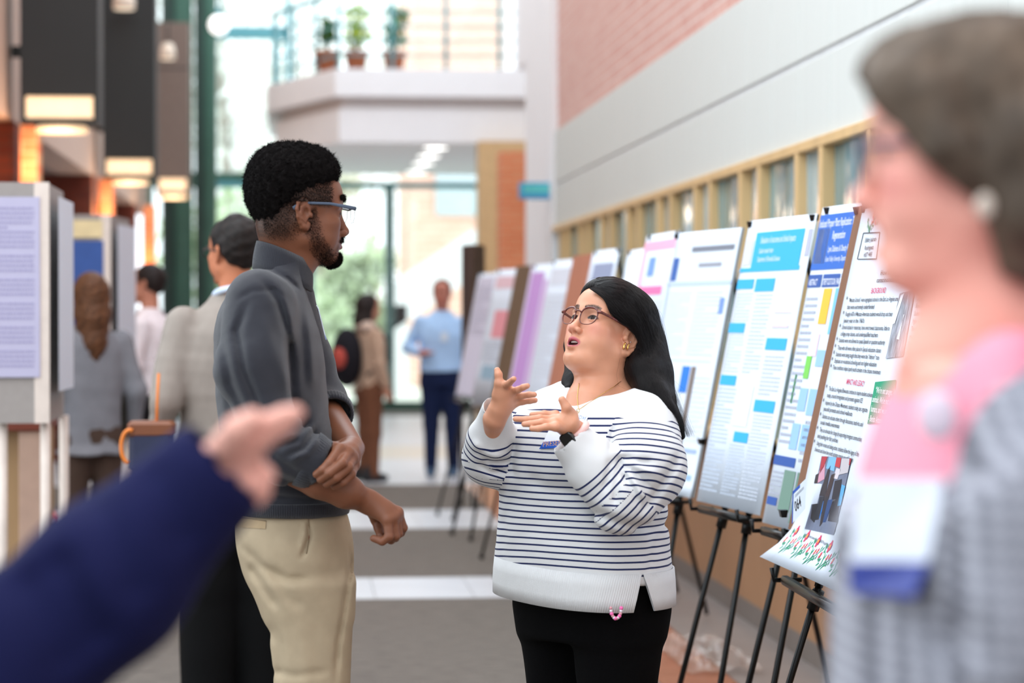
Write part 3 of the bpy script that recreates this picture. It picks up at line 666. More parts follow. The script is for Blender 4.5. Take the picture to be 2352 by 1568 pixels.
def ln(px, py, s, size=.0165, c=(34, 38, 52), wpx=None, align='LEFT', par=t1):
    u, t = ut(px, py); o = text(T1, s, u, t - .004, size, par, o1, c, align=align)
    if wpx is not None:
        bpy.context.view_layer.update(); wd = o.dimensions[0]
        u2, _ = ut(px + wpx, py); tw = (u2 - u) * W1; M = o.matrix_local.copy(); sx = tw / max(wd, 1e-4)
        for r in range(3): M[r][0] *= sx
        o.matrix_local = M
    return o
body = [(1951, 690, '\u201cMexican Schools\u201d were segregated schools in the East Los Angeles area', 113), (1947, 706, 'that were extremely underfunded', 62), (1943, 722, 'Roughly 60% of Mexican-American students would drop out their', 108), (1939, 737, 'Junior year in the 1960\u2019s', 48), (1935, 752, 'Schools lacked in resources, have overcrowed classrooms, little to', 110), (1932, 767, 'college prep classes, and underqualified teachers', 86), (1928, 782, 'Students were not allowed to speak Spanish or question authority', 107), (1925, 799, 'Those who did were often placed in Special education classes', 101), (1921, 814, 'Students were being taught that they were the \u201cinferior\u201d race', 101), (1918, 829, 'Emphasis on vocational schooling and not higher education', 98), (1914, 844, 'These conditions helped spark youth activism in the chicano movement', 112),
    (1905, 893, 'The East Los Angeles Blowouts continue to inspire student activism', 104), (1901, 908, 'today, around immigration and protests against ICE', 84), (1897, 925, 'Inspired by the Chicano Movement, students today can organize', 100), (1893, 939, 'peaceful protests and school walkouts', 68), (1890, 956, 'Students can educate others through discussions, teach-ins, and', 97), (1886, 970, 'social media awareness', 45), (1884, 987, 'They can advocate for change by supporting immigrant communities', 101), (1879, 1001, 'and pushing for fair policies', 49), (1877, 1018, 'Using their voices and taking action, students follow the legacy of the', 102), (1873, 1032, 'blowouts and show how youth activism remains powerful today', 93)]
for i, (x, y_, s, wp) in enumerate(body): ln(x, y_, s, wpx=wp)
for x, y_ in ((1947, 684), (1939, 717), (1931, 747), (1924, 777), (1920, 793), (1917, 808), (1913, 823), (1910, 839), (1900, 886), (1893, 918), (1886, 950), (1879, 981), (1872, 1012)):
    u, t = ut(x, y_); g = G(); g.add([T1.at(u + .004 * math.cos(a), t + .005 * math.sin(a), .002) for a in [q * .785 for q in range(8)]], [tuple(range(8))]); g.build('bullet', inkm((34, 38, 52)), t1, o1)
ln(2002, 670, 'BACKGROUND', .02, (214, 50, 100), 33); ln(1945, 878, 'IMPACT AND LEGACY', .02, (214, 50, 100), 42)
ln(1988, 553, 'Edith Ju\u00e1rez-', .017, wpx=26); ln(1987, 571, 'Rodriguez', .017, wpx=20); ln(1985, 587, 'HST 495', .017, wpx=18)
ln(2042, 560, 'East Los Angeles Blowouts', .05, (214, 50, 100), 150)
ln(2024, 628, 'How the walkouts of 1968 raised political', .018, wpx=140); ln(2015, 645, 'consciousness among Chicano students', .018, wpx=120)
def line_box(pts, c, wd=.0015):
    u_ = [ut(*p) for p in pts]
    for i in range(len(u_)):
        a, b = T1.at(*u_[i], .002), T1.at(*u_[(i + 1) % len(u_)], .002); g = G(); g.tube([a, b], wd, 4); g.build('box_line', inkm(c), t1, o1)
line_box([(1985, 535), (2023, 533), (2015, 594), (1971, 595)], (40, 44, 56), .0012)
right_col = ['In response to the unequal conditions in East', 'LA students walked out of their classrooms in the', 'Blowouts', 'Students demanded equal treatment and the opportunity to go to', 'higher education', 'These blowouts brought national attention to the discriminatory', 'practices of the school administrations', 'These efforts proved successful and as a result, more inclusive', 'curriculum was set in place', 'However, it is heavily argued if these changes were', 'significant enough to help']
for i, s in enumerate(right_col): ln(2112 - i * 3.6, 668 + i * 17.6, s, .0165, (70, 74, 88), len(s) * 1.75)
def quadp(pts, name, m, off=.0022, n=4):
    (u0, t0), (u1, t1_), (u2, t2), (u3, t3) = [ut(*p) for p in pts]       # tl tr br bl
    V = []; F = []
    for i in range(n + 1):
        for j in range(n + 1):
            a, b = i / n, j / n; u = (1 - a) * ((1 - b) * u3 + b * u0) + a * ((1 - b) * u2 + b * u1); t = (1 - a) * ((1 - b) * t3 + b * t0) + a * ((1 - b) * t2 + b * t1_); V.append(T1.at(u, t, off))
    for i in range(n):
        for j in range(n): a = i * (n + 1) + j; F.append((a, a + n + 1, a + n + 2, a + 1))
    g = G(); g.add(V, F); return g.build(name, m, t1, o1)
grn = inkm((20, 150, 112)); quadp([(2012, 877), (2060, 872), (2050, 972), (1994, 973)], 'quote_box', grn)
for x, y_, s, wp in ((2014, 898, '\u201cWe\u2019re not savages. We\u2019re not', 44), (2007, 919, 'animals. We\u2019re not aliens. We are', 50), (2003, 941, 'humans, and we are Americans\u201d', 46), (1998, 963, '- Benito Antonio Martinez Ocasio', 50)):
    o = ln(x, y_, s, .022, (240, 250, 246), wp); M = o.matrix_local.copy(); n = T1.out; M[0][3] += n[0] * .0015; M[1][3] += n[1] * .0015; o.matrix_local = M
pho_g = mat('grey photograph', lin(150, 154, 166), .5, .75, 26, stretch=(1, 3, 1)); quadp([(2068, 674), (2104, 664), (2076, 818), (2036, 823)], 'grey_photograph', pho_g)
quadp([(2024, 1018), (2060, 1012), (2040, 1160), (1985, 1150)], 'grey_photograph', mat('light grey photograph', lin(176, 180, 186), .5, .45, 22, stretch=(1, 3, .6)))
quadp([(2072, 678), (2080, 672), (2058, 742), (2050, 746)], 'photograph_banner', inkm((222, 226, 236)), .003); quadp([(2080, 722), (2078, 722), (2068, 780), (2062, 778)], 'photograph_banner', inkm((228, 232, 240)), .003)
quadp([(1889, 1047), (1958, 1052), (1917, 1228), (1850, 1214)], 'colour_photograph', mat('asphalt print', lin(112, 122, 146), .5, .15, 30))
# figures and signs printed in the colour photograph (flat print)
PH = [((1890, 1048), (1903, 1048), (1895, 1072), (1884, 1090), (176, 54, 66)), ((1907, 1049), (1924, 1050), (1918, 1082), (1900, 1075), (120, 180, 226)), ((1924, 1050), (1935, 1051), (1931, 1074), (1920, 1070), (190, 58, 66)), ((1936, 1052), (1956, 1053), (1950, 1085), (1930, 1090), (196, 190, 196)), ((1954, 1052), (1958, 1053), (1955, 1067), (1952, 1068), (176, 54, 66)), ((1884, 1082), (1898, 1064), (1896, 1100), (1878, 1110), (206, 150, 170)), ((1876, 1110), (1891, 1111), (1880, 1156), (1866, 1158), (222, 228, 238)), ((1903, 1080), (1911, 1068), (1898, 1140), (1884, 1138), (48, 42, 48)), ((1912, 1090), (1922, 1086), (1904, 1150), (1894, 1150), (56, 42, 46)), ((1886, 1140), (1896, 1140), (1880, 1205), (1872, 1204), (36, 38, 48)), ((1892, 1150), (1898, 1150), (1882, 1200), (1876, 1200), (30, 110, 190)), ((1868, 1158), (1882, 1156), (1872, 1208), (1862, 1206), (40, 42, 50)), ((1896, 1140), (1906, 1140), (1890, 1208), (1884, 1212), (44, 40, 48)), ((1904, 1148), (1916, 1146), (1898, 1202), (1890, 1206), (40, 70, 120)), ((1920, 1104), (1936, 1100), (1926, 1200), (1904, 1196), (40, 40, 52)), ((1936, 1112), (1944, 1116), (1934, 1160), (1926, 1162), (90, 170, 220)), ((1912, 1148), (1922, 1146), (1918, 1156), (1908, 1157), (196, 200, 210)), ((1876, 1090), (1884, 1086), (1880, 1110), (1872, 1110), (50, 44, 50)), ((1924, 1074), (1934, 1078), (1926, 1100), (1916, 1098), (214, 206, 216))]
for a, b, c, d, colr in PH: quadp([a, b, c, d], 'photograph_figure', inkm(colr), .003, 1)
ln(1852, 1226, 'High School protest in downtown Grand Rapids, MI (WOTV by Ingrid Macias, 2025)', .011, (80, 84, 98), 68)
# flower border: red flowers, green stems and leaves printed on the curled foot
def flower(u, t, r, small=False):
    for c, rr, nn, off, nm in (((214, 34, 92), r, 16, .0022, 'petals'), ((244, 190, 60), r * .36, 8, .0028, 'flower_heart')):
        g = G(); V = []
        for q in range(nn): a = q * 6.283 / nn; k = rr * (1.15 if q % 2 else .8) if nn == 16 else rr; V.append(T1.at(u + k * math.cos(a) / W1, t + k * math.sin(a) / T1.h * 1.15, off))
        g.add(V, [tuple(range(nn))]); g.build(nm, inkm(c), t1, o1)
def leafp(u, t, a, l, g):
    du, dt = math.cos(a) * l / W1, math.sin(a) * l / T1.h; pu, pt = -math.sin(a) * l * .25 / W1, math.cos(a) * l * .25 / T1.h
    g.add([T1.at(u, t, .002), T1.at(u + du * .5 + pu, t + dt * .5 + pt, .002), T1.at(u + du, t + dt, .002), T1.at(u + du * .5 - pu, t + dt * .5 - pt, .002)], [(0, 1, 2, 3)])
def sprig(u, t, sz=1.0, fl=1):
    g = G(); g.tube([T1.at(u - .05 * sz * fl, t + .030 * sz, .0018), T1.at(u - .022 * sz * fl, t + .018 * sz, .0018), T1.at(u - .004, t - .004 * sz, .0018), T1.at(u, t - .022 * sz, .0018), T1.at(u + .012 * sz * fl, t - .004 * sz, .0018), T1.at(u + .035 * sz * fl, t + .008 * sz, .0018), T1.at(u + .055 * sz * fl, t + .022 * sz, .0018)], .0010, 4)
    for (du, dt, a) in ((-.05, .03, 2.0), (-.045, .028, 1.2), (-.035, .022, 3.0), (-.04, .004, 3.3), (-.03, .008, 4.0), (-.02, -.004, 3.7), (.018, -.006, .1), (.03, .004, -.7), (.045, .012, -1.2), (.055, .02, 1.0), (.045, .018, 1.7), (.012, -.004, 1.3), (.02, -.002, -1.4), (-.012, .004, 1.4)):
        leafp(u + du * sz * fl, t + dt * sz, a, .017 * sz, g)
    g.build('leaf_sprig', inkm((24, 150, 108)), t1, o1)
    flower(u - .018 * fl * sz, t + .040 * sz, .014 * sz); flower(u - .056 * fl * sz, t + .012 * sz, .008 * sz); flower(u + .010 * sz, t + .014 * sz, .007 * sz); flower(u + .028 * sz, t + .018 * sz, .007 * sz)
for i in range(8): sprig(.09 + i * .125, .045, 1.0, 1)
u, t = ut(1998, 505); sprig(u + .03, t - .02, .8, -1)
for i in range(4): sprig(.2 + .22 * i, .965, .8, 1)
# the small number card pushed into the edge of the near poster
cp = P(1833, 1190, 6.30); ct = thing('number_card', 'small white tent card reading 064 clipped to the lower left of the near poster', 'card', cp)
q = [P(1829, 1203, 6.26), P(1860, 1168, 6.16), P(1862, 1098, 6.16), P(1831, 1128, 6.26)]
q = [p - np.array([.012, 0, 0]) for p in q]
CS = Sheet((0, 0), (1, 0), 0, 1, 0); CS.at = lambda u, t, off=0: (q[0] * (1 - u) + q[1] * u) * (1 - t) + (q[3] * (1 - u) + q[2] * u) * t + np.array([-.3, -.95, 0]) * off; CS.curl = 0; CS.w = float(np.linalg.norm(q[1] - q[0]))
sheet_mesh(CS, 0, 0, 1, 1, 0, 1, 1, .0008).build('card', paper, ct, cp)
prints(CS, [(0, 0, .07, 1, (50, 90, 180)), (.05, .9, .55, 1, (50, 90, 180))] + greytext(.2, .85, .72, .82, 2, (120, 124, 140)), ct, cp, 'card_print', .001)
text(CS, '064', .24, .26, .040, ct, cp, (40, 40, 48), cw=.85, name='card_number', off=.0015)
clip(S1, .0, .06, t1, o1)
# P2..P14
B = (48, 104, 192); B2 = (50, 88, 160); CY = (52, 170, 224); OR = (246, 184, 66); SB = (120, 186, 232); LB = (150, 190, 232); GR = (120, 200, 90); PK = (238, 206, 222)
r2 = [(.0, .80, 1, .975, B), (.03, .82, .28, .93, (238, 238, 244)), (.0, .745, .30, .785, B2), (.33, .745, .70, .785, B2), (.73, .745, 1, .785, B2), (.40, .63, .58, .74, OR), (.66, .60, .9, .74, SB), (.35, .53, .50, .60, PK), (.3, .46, .42, .53, GR), (.52, .50, .74, .55, LB), (.12, .38, .16, .47, (60, 130, 84)), (.3, .36, .48, .43, LB), (.52, .35, .72, .43, LB), (.28, .24, .46, .32, LB), (.5, .24, .7, .32, LB), (.0, .185, .5, .215, B2), (.3, .05, .56, .175, (112, 142, 130)), (.6, .02, .85, .175, (104, 134, 124)), (.02, .06, .25, .085, B2)] + greytext(.03, .3, .25, .72, 22) + greytext(.02, .28, .09, .17, 6) + greytext(.55, .95, .2, .34, 6)
r3 = [(.16, .83, .88, .955, CY), (.0, .815, .9, .83, CY), (.02, .84, .14, .93, (206, 206, 214)), (.0, .755, .26, .79, CY), (.29, .745, .58, .79, CY), (.0, .60, .25, .635, CY), (.62, .545, .92, .585, CY), (.02, .415, .27, .45, CY), (.62, .335, .92, .375, CY), (.40, .225, .62, .26, CY)]
for u, nn in ((0.02, 4), (.33, 4)): r3 += greytext(u, u + .25, .46, .60 if u < .1 else .74, 12 if u < .1 else 20, (204, 212, 226))
r3 += greytext(.02, .28, .64, .745, 9, (204, 212, 226)) + greytext(.64, .92, .39, .53, 10, (200, 206, 220)) + greytext(.64, .92, .04, .33, 24, (202, 210, 224)) + greytext(.02, .3, .04, .41, 26, (196, 208, 226)) + greytext(.36, .6, .04, .22, 16, (196, 208, 226)) + [(.34, .28, .56, .42, (232, 226, 228))] + [(.66, .62, .9, .63, (214, 200, 214)), (.66, .67, .9, .675, (214, 200, 214)), (.93, .86, .99, .95, (176, 178, 196))]
r4 = [(.0, .79, 1, .805, (186, 202, 236)), (.0, .1, .03, .8, (196, 212, 240)), (.03, .81, .12, .90, (60, 100, 170)), (.88, .68, .95, .74, (120, 150, 216)), (.50, .38, .62, .48, (44, 122, 214)), (.64, .18, .71, .48, (124, 112, 108)), (.2, .50, .9, .505, (206, 216, 238)), (.3, .2, .38, .38, (170, 196, 236)), (.0, .12, .4, .14, (150, 180, 230)), (.55, .06, .95, .08, (150, 180, 230)), (.58, .16, .95, .175, (160, 180, 236)), (.3, .92, .95, .94, (120, 124, 136)), (.45, .86, .8, .875, (150, 152, 164))] + greytext(.06, .42, .52, .77, 22, (220, 224, 236)) + greytext(.5, .9, .52, .77, 16, (214, 216, 230)) + greytext(.05, .28, .16, .36, 14, (220, 224, 236)) + greytext(.72, .95, .2, .45, 14, (224, 227, 238))
r5 = [(.0, .93, 1, .97, (242, 178, 206)), (.0, .1, .12, .93, (244, 198, 220)), (.05, .74, .8, .775, (240, 120, 176)), (.25, .82, .45, .9, (120, 160, 220)), (.3, .3, .7, .33, (240, 150, 190))] + greytext(.2, .9, .4, .72, 24, (224, 227, 238)) + greytext(.2, .9, .1, .28, 10, (224, 227, 238))
def pl(px, py, Y): return P(px, py, Y)[0]
def pp_(pr, Yr, plx, Yl): return ((pl(plx, 520, Yl), Yl), (pl(pr, 500, Yr), Yr))
def add(lab, el, pr, Yr, plx, Yl, rects, z0=.875, z1=1.77, board=None, margin=(0, 0, 0, 0), sheet=paper, curl=0, clips=((.12, 1), (.96, 1)), bow=0, lean=.20):
    L, R = pp_(pr, Yr, plx, Yl); return poster(lab, L, R, z0, z1, rects, board, margin, el, curl, bow, lean, sheet, clips)
t2, S2_, T2, o2 = add('white poster with royal blue header half hidden behind the brown cardboard edge', 'black easel under the royal blue headed poster', 1996, 6.62, 1890, 7.02, r2, .86, 1.785, greyf)
text(T2, 'Induced Proper Plant Replication: Type-2 Diabetes', .02, .935, .034, t2, o2, (228, 234, 250), cw=.62); text(T2, 'Regeneration', .36, .895, .034, t2, o2, (228, 234, 250), cw=.62)
text(T2, 'Lynn Diabetes & Obesity Research', .32, .855, .026, t2, o2, (220, 228, 248), cw=.62); text(T2, 'Grand Valley University, Department of', .3, .825, .022, t2, o2, (214, 224, 246), cw=.62)
text(T2, 'ABSTRACT', .03, .752, .026, t2, o2, (228, 234, 250), cw=.6); text(T2, 'STREPTOZOTOCIN, PANCREAS', .34, .752, .026, t2, o2, (228, 234, 250), cw=.5)
t3, S3_, T3, o3 = add('pale poster with sky blue title box and small sky blue headings', 'black easel under the sky blue headed poster', 1877, 7.2, 1722, 7.8, r3, .865, 1.775, None, clips=((.02, 1), (.95, 1)))
for y_, s, sz in ((.915, 'Evaluation of outcomes and clinical impacts', .03), (.88, 'Student research team', .024), (.85, 'Department of Biomedical Sciences', .024)): text(T3, s, .25, y_, sz, t3, o3, (214, 236, 248), cw=.6)
t4, S4_, T4, o4 = add('white poster with black title and round blue emblem behind the woman in the striped sweater', 'black easel under the white poster with the round blue emblem', 1704, 8.25, 1556, 8.85, r4, .84, 1.77, greyf, clips=((.0, 1), (.98, .22)), curl=.02)
add('white poster with pink headings left of the round emblem poster', None, 1562, 9.1, 1486, 9.75, r5, .86, 1.79, None)
add('plain pale poster partly hidden behind the pink headed one', None, 1490, 10.0, 1443, 10.6, greytext(.1, .9, .1, .8, 30, (222, 225, 236)), .86, 1.75)
add('white poster with a dark blue photograph strip behind the head of the woman', 'easel of the white poster with the dark blue strip', 1424, 11.2, 1362, 11.8, [(.15, .8, .9, .93, (150, 160, 190)), (.35, .55, .5, .8, (66, 78, 120)), (.5, .3, .8, .5, (120, 150, 200))] + greytext(.1, .9, .1, .3, 10), .87, 1.78)
add('bare reddish brown cardboard board just left of the head of the woman', 'easel of the bare cardboard board', 1362, 12.1, 1316, 12.8, None, .87, 1.78, mat('reddish cardboard', lin(172, 108, 82), .85), clips=())
add('white poster between the purple poster and the bare cardboard board', 'easel of the white poster right of the purple one', 1322, 12.9, 1268, 13.5, [(.1, .85, .9, .95, (216, 220, 232))] + greytext(.1, .9, .1, .8, 26, (216, 220, 232)), .86, 1.77)
maroon = mat('maroon brown board', lin(108, 62, 54), .85)
add('purple poster with white margins on a maroon board', 'easel of the purple poster', 1286, 13.95, 1222, 14.6, [(.1, .08, .62, .95, (196, 150, 214)), (.0, .0, .08, 1, (222, 206, 236)), (.66, .1, .9, .9, (214, 180, 226))], .84, 1.77, maroon, (.0, .0, .12, .0))
add('bare dark brown board left of the purple poster', None, 1236, 14.9, 1186, 15.5, None, .86, 1.78, mat('olive brown board', lin(104, 80, 58), .85), clips=())
add('white poster with pink patches on a maroon board', 'easel of the pink patched poster', 1204, 15.6, 1140, 16.2, [(.1, .86, .9, .95, (230, 196, 206)), (.3, .5, .9, .7, (226, 150, 160)), (.2, .2, .8, .3, (150, 180, 200))] + greytext(.1, .9, .32, .48, 8), .86, 1.77, maroon, (.0, .0, .14, .0))
add('pale lilac poster on a maroon board, farthest down the row', 'easel of the pale lilac poster', 1154, 17.1, 1100, 17.8, [(.05, .03, .95, .97, (214, 212, 232))] + greytext(.1, .9, .5, .9, 12, (190, 190, 214)), .86, 1.77, maroon, (.0, .0, .12, .0))
# dark folded board at the far end of the row
t = thing('folded_board', 'tall dark brown folded board standing at the far end of the poster row', 'board', (1.35, 18.4, 1.0))
x0, x1, x2 = P(1062, 600, 18.4)[0], P(1086, 600, 18.2)[0], P(1114, 600, 18.5)[0]
g = G(); g.slab([(x0, 18.5, 1.05), (x1, 18.2, 1.05), (x1, 18.2, 2.0), (x0, 18.5, 2.0)], .01); g.build('left_wing', mat('dark brown board', lin(70, 52, 46), .85), t, (1.35, 18.4, 1.0))
g = G(); g.slab([(x1, 18.2, 1.05), (x2, 18.5, 1.05), (x2, 18.5, 2.0), (x1, 18.2, 2.0)], .01); g.build('right_wing', mat('brown board face', lin(98, 76, 62), .85), t, (1.35, 18.4, 1.0))
for (x, y) in ((x0, 18.5), (x2, 18.5), (x1, 18.2)): g = G(); g.tube([(x, y, 0), (x, y, 1.06)], .012, 6); g.build('leg', black, t, (1.35, 18.4, 1.0))
# crumpled clear wrap sheet, put in for the light reflections on the tiles
t = G(); rs = random.Random(9); V = []; n = 14
for i in range(n):
    for j in range(n): V.append((1.58 + .34 * i / n + .01 * rs.random(), 9.7 + 1.2 * j / n, .008 + .03 * rs.random()))
F = [(i * n + j, i * n + j + 1, (i + 1) * n + j + 1, (i + 1) * n + j) for i in range(n - 1) for j in range(n - 1)]
t.add(V, F); o = t.build('floor_reflection', mat('glossy clear wrap', lin(226, 206, 196), .08, .1, 5, spec=1, alpha=.35), None); tag(o, 'crumpled glossy sheet as light wrap lying on the terracotta tiles by the easels', 'reflection')
# ------------------------------------------------------------------ display boards on the left
grey_fab = mat('grey display fabric', lin(158, 151, 147), .9, .05, 30)
lilac = mat('lilac sheet', lin(184, 180, 206), .6, .02)
def dboard(name, lab, Y, pxl, pxr, pyt, pyb, side_px, items):
    xl, xr = P(pxl, 600, Y)[0], P(pxr, 600, Y)[0]; zt, zb = P(0, pyt, Y)[2], P(0, pyb, Y)[2]; ys = Y + .75; xs = P(side_px, 600, ys)[0]; org = (xr, Y, 0)
    t = thing(name, lab, 'display board', org, 'grey display boards on the left')
    g = G(); g.slab([(xl, Y, zb), (xr, Y, zb), (xr, Y, zt), (xl, Y, zt)], .03); g.build('front_panel', grey_fab, t, org)
    g = G(); g.slab([(xr + .012, Y + .012, zb), (xs, ys, zb), (xs, ys, zt), (xr + .012, Y + .012, zt)], .03); g.build('side_panel', grey_fab, t, org)
    g = G(); g.slab([(xr - .035, Y - .006, zb), (xr + .022, Y - .006, zb), (xr + .022, Y - .006, zt), (xr - .035, Y - .006, zt)], .018); g.build('corner_post', mat('pale aluminium', lin(222, 208, 198), .5), t, org)
    for x in (xl + .3, xr): g = G(); g.tube([(x, Y + .05, 0), (x, Y + .05, zb)], .02, 8); g.build('leg', mat('pale aluminium', lin(222, 208, 198), .5), t, org)
    g = G(); g.tube([(xs, ys, 0), (xs, ys, zb)], .02, 8); g.build('leg', mat('pale aluminium', lin(222, 208, 198), .5), t, org)
    for (a, b, c, d, col, txt) in items:
        xa, xb = P(a, 600, Y)[0], P(b, 600, Y)[0]; za, zb2 = P(0, c, Y)[2], P(0, d, Y)[2]
        S = Sheet((xa, Y - .012), (xb, Y - .012), zb2, za, 0); S.out = np.array([0, -1.]); sheet_mesh(S, 0, 0, 1, 1, 0, 1, 1, .002).build('sheet', col, t, org)
        if txt: prints(S, greytext(.08, .95, .05, .95, txt, (156, 150, 188)), t, org)
    S = Sheet((xr + .03 + (xs - xr) * .1, Y + .1), (xr + .03 + (xs - xr) * .9, Y + .66), zb + .12, zt - .05, 0); n_ = np.array([-(S.R - S.L)[1], (S.R - S.L)[0]]); S.out = np.array([.99, -.1]); sheet_mesh(S, 0, 0, 1, 1, .02, 1, 1, .002).build('side_sheet', paper, t, org)
    return t
dboard('display_board', 'nearest grey display board at the left edge with a lilac text sheet', 9.5, -180, 100, 418, 972, 146, [(-170, 92, 452, 866, lilac, 34)])
dboard('display_board', 'second grey display board with a yellow strip and a navy blue sheet', 14.0, 150, 245, 492, 905, 298, [(156, 236, 505, 545, mat('yellow sheet', lin(226, 206, 160), .6), 0), (156, 238, 552, 760, mat('navy sheet', lin(48, 82, 150), .6), 0), (156, 238, 764, 890, paper, 8)])
# ------------------------------------------------------------------ people: head, hands, helpers
def add_head(m, F, jaw=1.0, fat=0.0, mouth=0.0, nose=1.0, lips=1.0, ears=True, beard=0.0, neck=True, ex=0.0, ez=0.0, es=1.0, noselen=0.0):
    e = lambda c, r, k=.01, mode='u', rot=None: m.ell(c, r, k, mode, 1, F, rot)
    r_ = lambda a, b, ra, rb, k=.01, mode='u': m.rc(a, b, ra, rb, k, mode, 1, F)
    e((-.010, 0, .035), (.098, .074, .082)); e((.030, 0, .040), (.064, .064, .055), .02); e((.038, 0, -.030), (.052, .058, .064), .025)
    for y in (-1, 1):
        r_((.002, y * .047 * jaw, -.060), (.064, y * .016 * jaw, -.098), .020 + fat * .6, .016 + fat * .4, .025)
        e((.045, y * .034, -.050), (.034 + fat * .3, .027 + fat, .036), .02); e((.056, y * .044, -.022), (.022, .018, .015), .018)
        r_((.085, y * .008, .019), (.068, y * .045, .017), .0095, .009, .014)
    e((.073, 0, -.099), (.018, .021 * jaw, .016), .018)
    if fat: e((.035, 0, -.105), (.045, .045, .026), .03)
    for y in (-1, 1): e((.097, y * .031, -.002), (.019, .018, .0115), .012, 's')
    for y in (-1, 1): e((.0725, y * .031, -.001), (.0152, .0168, .0138), .005)
    nl = noselen
    r_((.086, 0, .006), (.104, 0, -.034 + nl), .0072, .0078 * nose, .012); e((.107, 0, -.040 + nl), (.0100, .0100 * nose, .0085), .008)
    for y in (-1, 1): e((.098, y * .0125 * nose, -.0435 + nl), (.0105, .0064, .0072), .005)
    r_((.106, 0, -.047 + nl), (.096, 0, -.053 + nl * .5), .0038, .005, .005)
    e((.077, 0, -.068), (.0195, .027, .020), .016)
    o = mouth
    r_((.0955, 0, -.0635 + o * .15), (.0925, .010, -.0628 + o * .1), .0052 * lips, .005 * lips, .004); r_((.0955, 0, -.0635 + o * .15), (.0925, -.010, -.0628 + o * .1), .0052 * lips, .005 * lips, .004)
    for y in (-1, 1):
        r_((.0925, y * .010, -.0628 + o * .1), (.083, y * .0225, -.069), .005 * lips, .0028, .004)
        r_((.0945, y * .004, -.0755 - o * .85), (.083, y * .021, -.0715 - o * .3), .0062 * lips, .0028, .004)
    if o: e((.098, 0, -.0695 - o * .4), (.022, .0165, .003 + o * .52), .002, 's')
    else:
        for y in (-1, 1): r_((.1035, 0, -.0695), (.088, y * .023, -.0702), .0013, .0008, .002, 's')
    e((.101, 0, -.0875 - o), (.009, .016, .0045), .008, 's')
    for y in (-1, 1): e((.1035, y * .0066, -.0512 + noselen), (.006, .0036, .0048), .002, 's')
    for y in (-1, 1): e((.090, y * .031, -.0015), (.014, .0135, .0050), .0015, 's')
    if ears:
        for y in (-1, 1):
            pts = [(.011, .006), (.010, .020), (.002, .030), (-.010, .032), (-.020, .024), (-.0235, .009), (-.019, -.008), (-.012, -.020), (-.004, -.029), (.004, -.031), (.008, -.024)]
            q = [(x * es - .004 + ex, y * (.0735 - x * .42), z * es - .006 + ez) for x, z in pts]; m.chain(q, [.0036] * 8 + [.0055, .0055, .005], .004, 'u', 2, F, k0=.004)
            m.ell((-.009 + ex, y * .0745, .0 + ez), (.015 * es, .0055, .026 * es), .006, 'u', 2, F)
            q = [(x * es - .004 + ex, y * (.0775 - x * .3), z * es - .006 + ez) for x, z in [(-.003, .020), (-.012, .014), (-.014, .0), (-.010, -.012), (-.001, -.018)]]; m.chain(q, [.003] * 5, .003, 'u', 2, F)
            m.ell((-.003 + ex, y * .083, -.004 + ez), (.0085 * es, .011, .012 * es), .003, 's', 2, F); m.ell((.009 * es + ex, y * .0735, -.009 + ez), (.005, .005, .006), .004, 'u', 2, F)
def jawband(x, z, wd=.013):
    pts = [(.011, .002), (.013, -.045), (.028, -.078), (.055, -.100), (.080, -.112)]; best = np.full(len(x), 1e3)
    for (a, b), (c, d) in zip(pts[:-1], pts[1:]):
        L = (c - a) ** 2 + (d - b) ** 2; t = np.clip(((x - a) * (c - a) + (z - b) * (d - b)) / L, 0, 1); best = np.minimum(best, np.hypot(x - a - t * (c - a), z - b - t * (d - b)) / (wd * (.55 + .8 * t if b > -.04 else 1.2)))
    return np.clip(1.5 - best, 0, 1)
